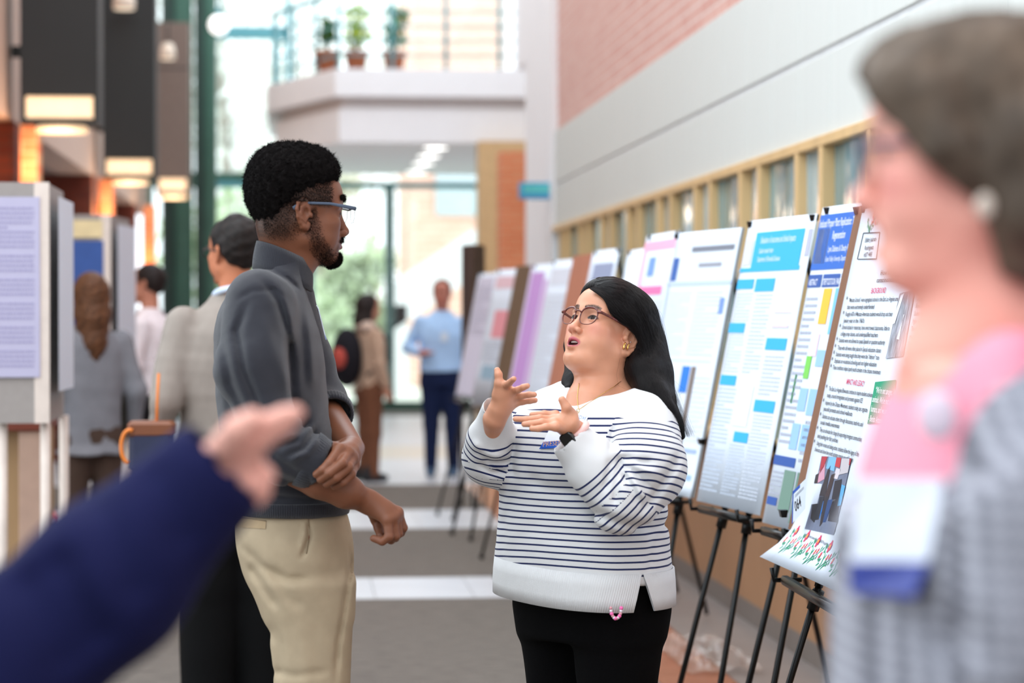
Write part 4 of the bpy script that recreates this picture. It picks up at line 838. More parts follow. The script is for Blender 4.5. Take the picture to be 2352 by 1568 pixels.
def face_color(Q, F, base, lip, brow, beard=None, blush=None, fade=None, browz=0.0, mouth=0.0):
    q = F.loc(Q); x, y, z = q[:, 0], q[:, 1], q[:, 2]; ya = np.abs(y)
    c = np.tile(np.array(base, np.float32), (len(Q), 1))
    def mixc(mask, col):
        nonlocal c; m_ = np.clip(mask, 0, 1)[:, None]; c = c * (1 - m_) + np.array(col, np.float32) * m_
    sm = lambda v, a, b: np.clip((v - a) / (b - a), 0, 1)
    mot = vnoise(Q * 1.0, 90, 3) * .5
    c *= (1 + .05 * mot)[:, None]
    if blush is not None:
        for k in (-1, 1): mixc(np.exp(-(((y - k * .045) / .022) ** 2 + ((z + .03) / .02) ** 2)) * .5 * (x > 0), blush)
        mixc(np.exp(-((x - .115) / .012) ** 2 - (y / .012) ** 2 - ((z + .04) / .012) ** 2) * .45, blush)
    front = x > .04
    # ear warmth
    # lips
    zl = -.0695; hw = .0235
    d = ((ya / hw) ** 2 + (np.where(z > zl, (z - zl) / .0125, (z - zl) / .0155)) ** 2)
    mixc(sm(-d, -1.05, -.75) * (x > .078), lip)
    if mouth: mixc(sm(-((y / .0165) ** 2 + ((z + .0695 + mouth * .4) / (.003 + mouth * .52)) ** 2), -1.1, -.9) * sm(-x, -.0945, -.0925) * (x > .05), (.05, .008, .008))
    if beard is not None:
        n = .5 + .5 * vnoise(Q, 900, 5, 1); n2 = .5 + .5 * vnoise(Q, 1500, 6, 1)
        jawl = jawband(x, z)
        chinb = sm(-(np.sqrt(((x - .084) / .022) ** 2 + (y / .024) ** 2 + ((z + .104) / .022) ** 2)), -1.15, -.75)
        mous = sm(-np.sqrt((ya / .026) ** 2 + ((z + .0565 + ya * .25) / .0055) ** 2), -1.3, -.7) * (x > .078)
        gt = np.exp(-((ya - .025) / .005) ** 2) * sm(-z, .062, .07) * sm(z, -.10, -.085) * (x > .06)
        sideb = sm(x, -.012, .0) * sm(-x, -.03, -.018) * sm(z, -.05, -.03) * sm(-z, -.03, -.01)
        mixc(np.maximum(chinb, mous) * (.75 + .25 * n), beard); mixc(np.maximum(jawl * .6, gt) * (n * .6 + .2), beard)
    if fade is not None:
        col, fn = fade; n = .5 + .5 * vnoise(Q, 1100, 8, 1); mixc(fn(x, y, z) * (.45 + .55 * n), col)
    # brows
    for k in (-1, 1):
        t = (y * k - .010) / .038; zc = .0195 + browz + .006 * np.sin(np.clip(t, 0, 1) * 2.6); w_ = .0062 * (1 - .5 * np.clip(t, 0, 1)) + .0006
        mixc(sm(-np.abs(z - zc) / w_, -1.3, -.6) * (t > 0) * (t < 1) * (x > .045) * (.8 + .2 * vnoise(Q, 1500, 2, 1)), brow)
        # dark lash line on the upper lid
        ee = ((y - k * .031) / .0150) ** 2 + ((z + .0015) / .0066) ** 2; mixc(sm(-ee, -1.25, -.95) * (x > .070) * (z > -.004), np.array(brow) * .6)
    # nostril dark
    return c
def eye_mesh(parent, F, org, gaze=(1, 0, 0), iris=(.06, .03, .015), name='eye'):
    g0 = np.array(gaze, float); g0 /= np.linalg.norm(g0)
    for y in (-1, 1):
        c = np.array((.0725, y * .031, -.001)); V = []; Fc = []; cols = []; n, mm = 24, 18
        ax = Frame((0, 0, 0), g0, (0, 0, 1)).R
        for i in range(mm + 1):
            t = math.pi * i / mm
            for j in range(n):
                a = 6.2832 * j / n; d = np.array([math.cos(t), math.sin(t) * math.cos(a), math.sin(t) * math.sin(a)]); V.append(F.w(c + ax @ d * .0136) - org)
                ang = t; cols.append((.008, .006, .006) if ang < .22 else (iris if ang < .46 else ((.02, .012, .01) if ang < .54 else (.58, .53, .50))))
        for i in range(mm):
            for j in range(n): Fc.append((i * n + j, i * n + (j + 1) % n, (i + 1) * n + (j + 1) % n, (i + 1) * n + j))
        me = npmesh(name, V, Fc, cols=np.array(cols)); link(name, me, mat('eye wet', (1, 1, 1), .25, 0, attr=True, spec=.08), parent)
def paint(name, V, Fq, cols, m, parent, org, me_name=None):
    me = npmesh(name, V - np.array(org, np.float32), Fq, cols=cols); return link(name, me, m, parent)
def hand(m, wrist, palm, fingers, thumb, rw=.024, rp=.017, rf=.0085, F=None, k=.007, Y=None):
    """all points are world points. palm: 4 knuckle points; fingers: lists of points after the knuckle"""
    wr = np.array(wrist)
    for i, kn in enumerate(palm):
        side = (i - 1.5) / 1.5; m.rc(wr * .86 + kn * .14, kn, rp * .95, rf * 1.35, .014)
    m.rc(wr, (palm[1] + palm[2]) / 2 * .6 + wr * .4, rw, rp * 1.05, .015)
    for kn, fg in zip(palm, fingers):
        pts = [kn] + list(fg); n = len(pts); rs_ = [rf * (1.12 - .3 * i / (n - 1)) for i in range(n)]; m.chain(pts, rs_, .003, 'u', 0, None, k0=.006)
    pts = list(thumb); m.chain(pts, [rf * 1.6, rf * 1.3, rf * 1.08, rf * .92][:len(pts)], .005, 'u', 0, None, k0=.012)
skin_m = mat('skin', (1, 1, 1), .42, .03, 30, .12, 900, spec=.4, attr=True, sss=.12)
skin_o = mat('skin oily', (1, 1, 1), .36, .03, 30, .10, 700, spec=.5, attr=True, sss=.12)
cloth_a = mat('cloth painted', (1, 1, 1), .88, .06, 60, .35, 900, spec=.2, attr=True, sheen=.15)
def PL(l, Y=None): return [P(a[0], a[1], (Y or 0) + a[2]) for a in l]
def const(c): return lambda V: np.tile(np.array(c, np.float32), (len(V), 1))
# ------------------------------------------------------------------ the tall man in the grey pullover
YM = 5.5
mo = P(690, 487, YM); phi = math.radians(17)
MF = Frame(mo, (math.cos(phi), math.sin(phi), -.035), (.03, 0, 1), 1.0)
man = thing('person', 'tall man with short afro in a dark grey half zip pullover and khaki trousers', 'person', (mo[0], YM, 0), 'people in the hall')
MO = np.array([mo[0], YM, 0])
BR = lin(122, 76, 54)
def man_body():
    m = SDF(MF); add_head(m, MF, jaw=1.0, nose=1.15, lips=1.12, ex=-.007)
    # jaw and neck
    m.ell((.078, 0, -.103), (.017, .019, .012), .012, F=MF)
    m.rc((-.018, 0, -.035), tuple(MF.loc(P(655, 600, YM + .01)[None])[0]), .056, .060, .03, F=MF); m.rc((.012, 0, -.085), tuple(MF.loc(P(672, 610, YM)[None])[0]), .040, .048, .02, F=MF)
    m.ell((-.045, 0, -.03), (.055, .056, .06), .03, F=MF)
    head = m.mesh(.0021)
    hm = SDF()
    # left hand clasping the right forearm; left forearm comes from behind the belly
    D = YM - .27
    l_el, l_wr = P(752, 955, YM + .10), P(809, 1030, YM - .13)
    hm.rc(l_el, l_wr, .040, .028, .01)
    kn = PL([(779, 1032, -.285), (799, 1040, -.275), (808, 1052, -.262), (812, 1068, -.245)], YM)
    fg = [PL([(756, 1064, -.318), (741, 1079, -.322), (727, 1089, -.312)], YM), PL([(785, 1064, -.322), (757, 1086, -.328), (736, 1101, -.312)], YM), PL([(800, 1073, -.308), (772, 1097, -.322), (750, 1111, -.306)], YM), PL([(806, 1089, -.290), (786, 1108, -.304), (768, 1116, -.292)], YM)]
    th = PL([(790, 1030, -.17), (762, 1028, -.205), (744, 1040, -.20), (730, 1052, -.20)], YM)
    hand(hm, P(806, 1030, YM - .18), kn, fg, th, .027, .019, .0105)
    # right forearm and hanging hand
    r_el, r_wr = P(650, 1062, YM - .22), P(842, 1150, YM - .20)
    hm.chain([r_el, P(735, 1100, YM - .235), P(795, 1128, YM - .225), r_wr], [.040, .042, .037, .0235], .01)
    kn = PL([(889, 1193, -.225), (902, 1188, -.215), (910, 1182, -.20), (913, 1176, -.185)], YM)
    fg = [PL([(894, 1232, -.232), (878, 1243, -.228), (858, 1236, -.222)], YM), PL([(908, 1231, -.215), (898, 1240, -.20), (884, 1236, -.195)], YM), PL([(915, 1225, -.197), (908, 1235, -.18), (893, 1230, -.175)], YM), PL([(926, 1212, -.18), (921, 1223, -.165), (905, 1222, -.16)], YM)]
    th = PL([(856, 1172, -.18), (864, 1192, -.155), (870, 1212, -.165), (874, 1228, -.18)], YM)
    hand(hm, r_wr, kn, fg, th, .023, .0185, .0098)
    hands = hm.mesh(.002)
    b = SDF()
    z = lambda py: P(0, py, YM)[2]; x = lambda px: P(px, 0, YM)[0]
    b.loft([(z(650), x(610), YM, .07, .13, 2.2), (z(760), x(615), YM, .10, .17, 2.2), (z(1000), x(640), YM, .10, .15, 2.2), (z(1180), x(680), YM, .09, .125, 2.2), (.9, x(690), YM, .08, .115, 2.2)], .03)
    for s_, xx in ((-1, 690), (1, 715)): b.chain([P(xx, 1240, YM + s_ * .085), (x(xx) + .0, YM + s_ * .09, .48), (x(xx) - .01, YM + s_ * .09, .08)], [.075, .05, .035], .02)
    b.chain([P(598, 720, YM - .17), P(600, 1010, YM - .24), r_el], [.045, .04, .035], .02); b.chain([P(640, 720, YM + .17), P(700, 930, YM + .22), l_el], [.045, .04, .03], .02)
    body = b.mesh(.014)
    V, Fq = join([head, hands, body])
    def fade(x, y, z):
        # clipped sides: between the hairline and the afro
        sm = lambda v, a, b: np.clip((v - a) / (b - a), 0, 1)
        line = .012 + (-x) * .10; nape = sm(-x, .018, .05) * sm(z, -.085, -.055)
        top = sm(z, .008, .018) * sm(-x, -.066, -.056); return np.maximum(top, nape) * sm(-x, -.058, -.046) * (np.abs(y) < .0765 + .02 * (z > .02))
    hd = MF.loc(V); isH = (np.linalg.norm(hd - np.array([0, 0, -.02]), axis=1) < .17)
    c = np.tile(np.array(BR, np.float32), (len(V), 1)); c[isH] = face_color(V[isH], MF, BR, lin(128, 74, 66), lin(22, 17, 15), beard=lin(24, 18, 16), fade=(lin(34, 25, 20), fade), browz=.0125)
    # paler fingertips and palm side
    paint('body', V, Fq, c, skin_m, man, MO)
man_body()
eye_mesh(man, MF, MO, (1, -.1, -.25), iris=lin(60, 38, 24))
def afro(F, parent, org, dark):
    m = SDF(F); e = lambda c, r, k=.03: m.ell(c, r, k, 'u', 0, F)
    e((-.016, 0, .088), (.094, .080, .068)); e((-.058, 0, .062), (.068, .079, .076)); e((-.080, 0, .034), (.042, .068, .058), .02); e((.025, 0, .098), (.052, .066, .044), .02); e((-.070, 0, .000), (.030, .048, .040), .02); e((.052, 0, .094), (.026, .048, .024), .015)
    # clipped sides stay clear
    for y in (-1, 1): m.ell((.022, y * .094, .006), (.082, .026, .052), .010, 's', 0, F, ); m.ell((-.055, y * .090, -.03), (.05, .024, .04), .012, 's', 0, F)
    m.ell((.118, 0, .040), (.045, .09, .036), .006, 's', 0, F)
    m.disp(lambda Q: .0035 * vnoise(Q, 260, 1) + .0022 * vnoise(Q, 520, 4))
    V, Fq = m.mesh(.003)
    hair = paint('hair', V, Fq, const(lin(20, 17, 17))(V), mat('afro hair', (1, 1, 1), .9, .3, 200, .8, 700, spec=.12, attr=True), parent, org)
    rs = np.random.RandomState(3); idx = rs.choice(len(V), 26000); p0 = V[idx]
    d = m.ev(p0 + np.array([.002, 0, 0])) - m.ev(p0 - np.array([.002, 0, 0])), m.ev(p0 + np.array([0, .002, 0])) - m.ev(p0 - np.array([0, .002, 0])), m.ev(p0 + np.array([0, 0, .002])) - m.ev(p0 - np.array([0, 0, .002]))
    n = np.stack(d, 1); n /= np.linalg.norm(n, axis=1)[:, None] + 1e-9
    k = 5; C = np.zeros((len(idx), k, 3)); ph = rs.rand(len(idx)) * 6.28; u = np.cross(n, rs.normal(size=n.shape)); u /= np.linalg.norm(u, axis=1)[:, None]; v = np.cross(n, u)
    L = .004 + .007 * rs.rand(len(idx)) ** 2
    for i in range(k):
        t = i / (k - 1); a = ph + t * 7; C[:, i] = p0 + n * (L * t - .001)[:, None] + (u * np.cos(a)[:, None] + v * np.sin(a)[:, None]) * .0016 * (t > 0)
    fibres('curls', C, .00022, mat('afro hair fibre', lin(18, 15, 15), .8, .1, spec=.1), hair, org)
    return m
afro(MF, man, MO, None)
def stubble(F, parent, org, region, n, L, rad, col, name, seed=5, body='body'):
    ob = [c for c in parent.children if c.name.startswith(body)][0]; me = ob.data; V = np.empty(len(me.vertices) * 3, np.float32); me.vertices.foreach_get('co', V); V = V.reshape(-1, 3) + np.array(org, np.float32); N = np.empty(len(V) * 3, np.float32); me.vertices.foreach_get('normal', N); N = N.reshape(-1, 3)
    q = F.loc(V); pr = region(q[:, 0], q[:, 1], q[:, 2]); pr = np.where(np.linalg.norm(q, axis=1) < .17, pr, 0); rs = np.random.RandomState(seed); idx = rs.choice(len(V), n, p=pr / pr.sum())
    p0 = V[idx] + rs.normal(size=(n, 3)) * .0007; d = N[idx] + rs.normal(size=(n, 3)) * .45 + F.R @ np.array([.15, 0, -.35]); d /= np.linalg.norm(d, axis=1)[:, None]; l = L * (.5 + rs.rand(n)); k = 3; C = np.stack([p0 + d * (l * t)[:, None] + (rs.normal(size=(n, 3)) * .0005 if t else 0) for t in (0, .5, 1)], 1)
    fibres(name, C, rad, mat('stubble', lin(20, 15, 13), .8, .1, spec=.1), ob, org)
sm_ = lambda v, a, b: np.clip((v - a) / (b - a), 0, 1)
stubble(MF, man, MO, lambda x, y, z: sm_(-(np.sqrt(((x - .086) / .020) ** 2 + (y / .022) ** 2 + ((z + .108) / .020) ** 2)), -1.15, -.8), 6000, .006, .0003, None, 'goatee', 5)
stubble(MF, man, MO, lambda x, y, z: jawband(x, z) * .8 * (np.abs(y) < .0725) + 1.5 * sm_(-np.sqrt((np.abs(y) / .026) ** 2 + ((z + .0565 + np.abs(y) * .25) / .0055) ** 2), -1.3, -.7) * (x > .078), 6500, .0042, .00022, None, 'beard', 6)
stubble(MF, man, MO, lambda x, y, z: (sm_(z, -.07, -.03) * sm_(-x, .014, .04) + sm_(z, .010, .02) * (x <= .0) + sm_(z, .012, .025) * (x > 0)) * sm_(-x, -.058, -.046) * (np.abs(y) > .03) * (np.abs(y) < .0765 + .02 * (z > .02)) * (z < .09), 26000, .0042, .00024, None, 'faded_sides', 7)
browm = lambda dz: (lambda x, y, z: ((np.abs(y) > .009) * (np.abs(y) < .047) * (x > .05) * np.clip(1.4 - np.abs(z - (.0195 + dz + .006 * np.sin(np.clip((np.abs(y) - .01) / .038, 0, 1) * 2.6))) / .0045, 0, 1)).astype(float))
stubble(MF, man, MO, browm(.0125), 1500, .007, .0003, None, 'eyebrows', 8)
# glasses: slate temples, clear lenses
def man_glasses():
    g0 = lambda p: MF.w(p) - MO; steelb = mat('slate blue frame', lin(74, 88, 108), .4)
    t = G(); t.tube([g0((.108, -.070, .012)), g0((.113, -.045, .015)), g0((.115, -.020, .012)), g0((.115, 0, .010)), g0((.115, .020, .012)), g0((.113, .045, .015)), g0((.108, .070, .012))], .0022, 8); root = t.build('glasses', mat('dark gunmetal', lin(40, 42, 48), .3, metal=.6), man)
    for y in (-1, 1):
        t = G(); t.tube([g0((-.040, y * .0735, .004)), g0((-.030, y * .0750, .010)), g0((-.008, y * .0765, .018)), g0((.045, y * .078, .019)), g0((.092, y * .074, .013)), g0((.108, y * .070, .011))], [.0045, .0052, .0030, .0030, .0046, .0046], 10, flat=(MF.R[:, 1], .45)); t.build('temple_arm', steelb, root)
    for y in (-1, 1):
        pts = [(.108, .066, .013), (.108, .062, -.010), (.110, .050, -.020), (.114, .024, -.020), (.1155, .012, -.008), (.1155, .012, .011), (.113, .045, .016)]
        V = [g0((a, y * b, c)) for a, b, c in pts]; t = G(); t.add(V, [tuple(range(len(V)))]); t.build('lens', lens, root); t = G(); t.tube(V[:6], .0007, 5); t.build('lens_rim', mat('clear rim', lin(210, 214, 222), .1, spec=.8), root)
man_glasses()
# pullover
GS = lin(47, 48, 55)
def man_top():
    m = SDF(); z = lambda py: P(0, py, YM)[2]
    def sec(py, x0, x1, ry, ex=2.3, dy=0): return (z(py), (P(x0, py, YM)[0] + P(x1, py, YM)[0]) / 2, YM + dy, (P(x1, py, YM)[0] - P(x0, py, YM)[0]) / 2, ry, ex)
    m.loft([sec(592, 612, 716, .062, 2), sec(625, 580, 702, .085, 2), sec(655, 540, 700, .135, 2.2), sec(700, 505, 712, .185, 2.3), sec(750, 492, 730, .20, 2.3), sec(830, 490, 745, .19, 2.3), (sec(920, 496, 752, .18)), sec(1000, 506, 768, .175), sec(1080, 522, 788, .175), sec(1120, 534, 800, .178), sec(1150, 546, 802, .172), sec(1184, 552, 798, .166)], .03, cap=.012)
    # shoulder caps + arms
    m.chain([P(598, 700, YM - .165), P(578, 850, YM - .222), P(618, 985, YM - .245)], [.080, .076, .066], .03, reg=1)
    m.chain([P(618, 985, YM - .245), P(652, 1035, YM - .25), P(722, 1064, YM - .245)], [.066, .066, .062], .02, reg=2)
    m.chain([P(650, 690, YM + .16), P(700, 830, YM + .21), P(745, 925, YM + .16)], [.075, .06, .052], .03, reg=3); m.chain([P(745, 925, YM + .16), P(762, 950, YM + .08)], [.05, .048], .02, reg=4)
    # hollow cuff
    cz, cd = P(735, 1068, YM - .245), P(728, 1066, YM - .245) - P(640, 1030, YM - .25); cd /= np.linalg.norm(cd)
    # folds
    C = lambda pts, a, w_: m.crease(pts, a * 1.35, w_, YM - .03, YM - .25)
    C([(570, 690), (545, 760), (560, 850), (600, 950), (650, 1040)], .010, .010); C([(505, 760), (530, 880), (580, 990), (640, 1060), (720, 1110)], .007, .010)
    C([(600, 640), (640, 690), (662, 770), (668, 850), (676, 940)], .010, .009); C([(640, 660), (664, 730), (668, 790)], -.006, .012)
    C([(600, 720), (625, 800), (670, 890), (700, 930)], -.005, .018); C([(700, 930), (660, 975), (610, 990)], .007, .009); C([(712, 960), (680, 1010), (628, 1030)], .009, .008); C([(728, 985), (700, 1028), (650, 1050)], .006, .007)
    C([(722, 972), (690, 1000), (650, 1008)], -.006, .008); C([(735, 1000), (705, 1040), (665, 1058)], -.006, .008)
    C([(560, 1040), (620, 1085), (700, 1120), (790, 1150)], .007, .012); C([(548, 1100), (640, 1115), (740, 1140)], -.004, .014); C([(548, 1146), (620, 1140), (700, 1146), (800, 1156)], .006, .008)
    C([(700, 720), (712, 800), (722, 900)], -.004, .012); C([(690, 700), (700, 790), (700, 880)], .004, .010); C([(520, 900), (545, 1000), (560, 1080)], .004, .012); C([(585, 605), (620, 616), (660, 640), (690, 668)], .006, .005)
    C([(540, 690), (580, 668), (630, 665), (668, 690)], .0025, .005)
    m.disp(lambda Q: .0018 * vnoise(Q, 26, 2) + .0006 * vnoise(Q, 90, 7))
    # cuff opening and neck opening
    m.rc(P(733, 1069, YM - .245), P(772, 1085, YM - .245), .050, .075, .003, 's'); m.rc(P(764, 953, YM + .075), P(785, 980, YM - .0), .044, .06, .003, 's')
    return m
mt = man_top(); V, Fq = mt.mesh(.0042); V = relax(V, Fq, 3)
knit = mat('pullover knit', (1, 1, 1), .92, .05, 40, .5, 1400, spec=.15, attr=True, sheen=.3)
top = paint('pullover', V, Fq, const(GS)(V), knit, man, MO)
def rib_band(ring0, ring1, n, m, name, par, org, amp=.0012, th=.003, ribs=None, steps=3, col=None):
    """ribbed band between two closed (or open) polylines sampled to n points"""
    def rs(r):
        r = np.array(r); d = np.r_[0, np.cumsum(np.linalg.norm(np.diff(r, axis=0), axis=1))]; u = np.linspace(0, d[-1], n); return np.stack([np.interp(u, d, r[:, i]) for i in range(3)], 1)
    a, b = rs(ring0), rs(ring1); t_ = np.roll(a, -1, 0) - np.roll(a, 1, 0); nn = np.cross(t_, b - a); nn /= np.linalg.norm(nn, axis=1)[:, None] + 1e-9; cen = (a.mean(0) + b.mean(0)) / 2
    if ((a + b) / 2 - cen)[n // 3].dot(nn[n // 3]) < 0: nn = -nn
    V = []; F = []
    for l in range(steps + 1):
        t = l / steps; row = a * (1 - t) + b * t + nn * (np.sin(np.arange(n) * 2 * math.pi / 3) * amp)[:, None] + nn * .002 * math.sin(math.pi * t); V.append(row)
    for l in range(steps, -1, -1): t = l / steps; V.append(a * (1 - t) + b * t - nn * th)
    V = np.concatenate(V); L = 2 * (steps + 1)
    for l in range(L):
        for i in range(n - 1): F.append((l * n + i, l * n + i + 1, ((l + 1) % L) * n + i + 1, ((l + 1) % L) * n + i))
    me = npmesh(name, V - np.array(org), F, cols=const(col or GS)(V)); return link(name, me, m, par)
def loop(c, ax1, ax2, n=60, a0=0, a1=2 * math.pi): return [np.array(c) + np.array(ax1) * math.cos(a) + np.array(ax2) * math.sin(a) for a in np.linspace(a0, a1, n)]
# stand collar: tall at the back, lower towards the zip at the front right
def collar():
    lo, hi = [], []
    n = 80
    for i in range(n):
        a = -math.pi + .04 + (2 * math.pi - .08) * i / (n - 1) + math.pi   # 0..2pi, starts and ends at the front
        cx, cy = math.cos(a), -math.sin(a)
        fr = (1 + cx) / 2
        bx, by, bz = P(648, 0, YM)[0], YM, 0
        lo.append((bx + cx * .068 + .0, by + cy * .078, P(0, 628 + 42 * fr ** 1.5 - 12 * (1 - fr), YM)[2])); hi.append((bx + .005 + cx * .062 - .001, by + cy * .064, P(0, 551 + 50 * fr ** 1.3, YM)[2]))
    return lo, hi
lo, hi = collar(); rib_band(lo, hi, 300, knit, 'collar', top, MO, .0007, .0035, steps=4)
# hem ribbing and cuffs
def hemring(py0, py1, n=420):
    return None
zz = P(0, 1160, YM)[2]
def ringat(py, x0, x1, ry, ex=2.3, n=240, out=.0, sag=0):
    z_ = P(0, py, YM)[2]; c = (P(x0, py, YM)[0] + P(x1, py, YM)[0]) / 2; rx = (P(x1, py, YM)[0] - P(x0, py, YM)[0]) / 2 + out; r = []
    for a in np.linspace(0, 2 * math.pi, n): ca, sa = math.cos(a), math.sin(a); r.append((c + rx * np.sign(ca) * abs(ca) ** (2 / ex), YM + (ry + out) * np.sign(sa) * abs(sa) ** (2 / ex), z_ + sag * sa))
    return r
rib_band(ringat(1150, 546, 801, .174, out=.003), ringat(1181, 549, 797, .166, out=.004), 560, knit, 'hem_ribbing', top, MO, .0009, .003)
cx = P(731, 1068, YM - .245); dxx = P(740, 1072, YM - .245) - P(700, 1050, YM - .245); dxx /= np.linalg.norm(dxx); u1 = np.cross(dxx, [0, 1, 0]); u1 /= np.linalg.norm(u1); u2 = np.cross(dxx, u1)
rib_band(loop(cx - dxx * .03, u1 * .0640, u2 * .064), loop(cx + dxx * .004, u1 * .056, u2 * .056), 150, knit, 'cuff', top, MO, .0009, .004)
cx = P(764, 954, YM + .07); dxx = P(775, 975, YM + .0) - P(750, 930, YM + .13); dxx /= np.linalg.norm(dxx); u1 = np.cross(dxx, [0, 1, 0]); u1 /= np.linalg.norm(u1); u2 = np.cross(dxx, u1)
rib_band(loop(cx - dxx * .03, u1 * .053, u2 * .053), loop(cx + dxx * .006, u1 * .047, u2 * .047), 130, knit, 'cuff', top, MO, .0009, .004)
# zip with puller, name badge on the chest
zx = PL([(716, 603, -.01), (708, 625, -.015), (697, 650, -.015), (688, 668, -.02), (692, 700, -.03)], YM)
g = G(); g.tube([p + np.array([.004, 0, 0]) for p in zx[:4]], .0022, 6); g.build('zip', mat('dark zip', lin(36, 36, 42), .4), top, MO)
g = G(); g.tube(PL([(702, 628, -.03), (702, 640, -.03), (703, 657, -.03)], YM), [.0012, .0008, .0018], 6); g.build('zip_puller', mat('gunmetal', lin(70, 70, 76), .3, metal=.8), top, MO)
g = G(); a, b_, c, d = P(718, 708, YM - .03), P(714, 701, YM + .05), P(737, 775, YM + .05), P(738, 780, YM - .035); g.slab([a + np.array([.012, 0, 0]), b_ + np.array([.012, 0, 0]), c + np.array([.010, 0, 0]), d + np.array([.010, 0, 0])], .002); o = g.build('name_badge', paper, man, MO)
g = G(); q = lambda t: (a * (1 - t) + d * t + np.array([.0125 - .002 * t, -.001, 0])); q2 = lambda t: (b_ * (1 - t) + c * t + np.array([.0125 - .002 * t, -.001, 0])); g.slab([q(.86), q2(.86), q2(1), q(1)], .0008); g.build('badge_ribbon', inkm((60, 120, 210)), o, MO)
# trousers
KH = lin(168, 151, 126)
def man_trousers():
    m = SDF(); z = lambda py: P(0, py, YM)[2]
    def sec(py, x0, x1, ry, ex=2.3, dy=0): return (z(py), (P(x0, py, YM)[0] + P(x1, py, YM)[0]) / 2, YM + dy, (P(x1, py, YM)[0] - P(x0, py, YM)[0]) / 2, ry, ex)
    m.loft([sec(1165, 545, 790, .155), sec(1200, 540, 802, .162), sec(1260, 543, 812, .172), sec(1330, 560, 814, .175), sec(1390, 592, 812, .165), sec(1430, 610, 812, .15)], .03, cap=.02)
    for s_, o in ((-1, 0), (1, 6)):
        yy = YM + s_ * .088
        m.loft([(z(1330), P(700, 0, YM)[0], yy, .105, .088, 2.2), (z(1400), P(706 + o, 0, YM)[0], yy, .098, .085, 2.2), (z(1480), P(712 + o, 0, YM)[0], yy + .005 * s_, .090, .080, 2.2), (z(1568), P(716 + o, 0, YM)[0], yy + .01 * s_, .086, .075, 2.2), (z(1720), P(712 + o, 0, YM)[0], yy + .01 * s_, .078, .068, 2.2), (.30, P(706 + o, 0, YM)[0], yy + .01 * s_, .068, .062, 2.2), (.09, P(704 + o, 0, YM)[0], yy + .012 * s_, .070, .064, 2.2)], .035)
    C = lambda pts, a, w_: m.crease(pts, a * 1.5, w_, YM - .02, YM - .17)
    C([(706, 1190), (712, 1230), (700, 1265), (688, 1285)], .006, .005); C([(706, 1170), (700, 1225), (690, 1262)], -.003, .006)
    C([(556, 1250), (600, 1300), (660, 1330), (720, 1330)], .005, .010); C([(570, 1290), (605, 1350), (640, 1400)], .006, .010); C([(620, 1300), (660, 1370), (700, 1400)], .003, .014); C([(612, 1430), (640, 1480), (646, 1568)], .004, .012); C([(800, 1250), (806, 1300), (790, 1400), (776, 1480), (770, 1568)], .006, .006); C([(640, 1230), (690, 1290), (760, 1300)], -.003, .02); C([(690, 1420), (700, 1500), (700, 1600)], -.003, .02); C([(620, 1540), (680, 1552), (760, 1540)], .003, .01)
    m.disp(lambda Q: .0015 * vnoise(Q, 22, 9))
    return m
sdt = man_trousers(); V, Fq = sdt.mesh(.005); tr = paint('trousers', V, Fq, const(KH)(V), mat('khaki twill', (1, 1, 1), .85, .05, 30, .25, 1200, spec=.2, attr=True), man, MO)
def onsurf(pts, Yf, out=.002):
    """drop pixel points on the trousers' near side"""
    return [P(a, b, Yf(a, b)) for a, b in pts]
def ysurf(m, px, py, y0=YM - .40, y1=YM + .2, n=900, off=.0015):
    ys_ = np.linspace(y0, y1, n); Q = np.array([P(px, py, y) for y in ys_]); d = m.ev(Q, mg=.3); i = np.argmax(d < 0)
    return ys_[i] - off if (d < 0).any() else YM
pk = [(545, 1188), (580, 1193), (611, 1197), (609, 1214), (575, 1213), (543, 1211)]
g = G(); V_ = []
for i in range(15):
    x_ = 545 + 66 * i / 14; V_ += [P(x_, 1188 + 9 * i / 14, ysurf(sdt, x_, 1188 + 9 * i / 14, off=.002)), P(x_ - 1, 1211 + 3 * i / 14, ysurf(sdt, x_ - 1, 1211 + 3 * i / 14, off=.002))]
g.add(V_, [(2 * i, 2 * i + 2, 2 * i + 3, 2 * i + 1) for i in range(14)], True); g.build('pocket_welt', mat('dark khaki twill', lin(160, 138, 108), .9), tr, MO)  # welt has its own darker khaki
g = G(); g.tube([P(a, b, ysurf(sdt, a, b, off=.002)) for a, b in [(545 + 6.6 * k, 1187 + .9 * k) for k in range(11)]], .0012, 5); g.build('pocket_seam', mat('khaki seam', lin(130, 112, 88), .9), tr, MO)
g = G(); g.tube([P(a, b, ysurf(sdt, a, b, off=.001)) for a, b in [(704 + 7 * math.sin(k * .35), 1172 + 11 * k) for k in range(10)]], .0014, 5); g.build('pocket_edge', mat('khaki seam', lin(130, 112, 88), .9), tr, MO)
def shoe(par, org, x, y, d, L=.29, col=lin(60, 50, 44)):
    m = SDF(Frame((x, y, 0), (d[0], d[1], 0), (0, 0, 1))); m.rc((-.06, 0, .05), (.05, 0, .045), .042, .04, .01); m.rc((.05, 0, .045), (L - .13, 0, .035), .042, .032, .02); m.rc((-.06, 0, .05), (-.05, 0, .11), .04, .036, .02); m.ell((.04, 0, -.09), (.4, .3, .092), .002, 's')
    V, Fq = m.mesh(.006); paint('shoe', V, Fq, const(col)(V), mat('shoe leather', (1, 1, 1), .5, .05, attr=True), par, org)
for s_ in (-1, 1): shoe(man, MO, P(716, 0, YM)[0] + .02, YM + s_ * .1, (1, .2))
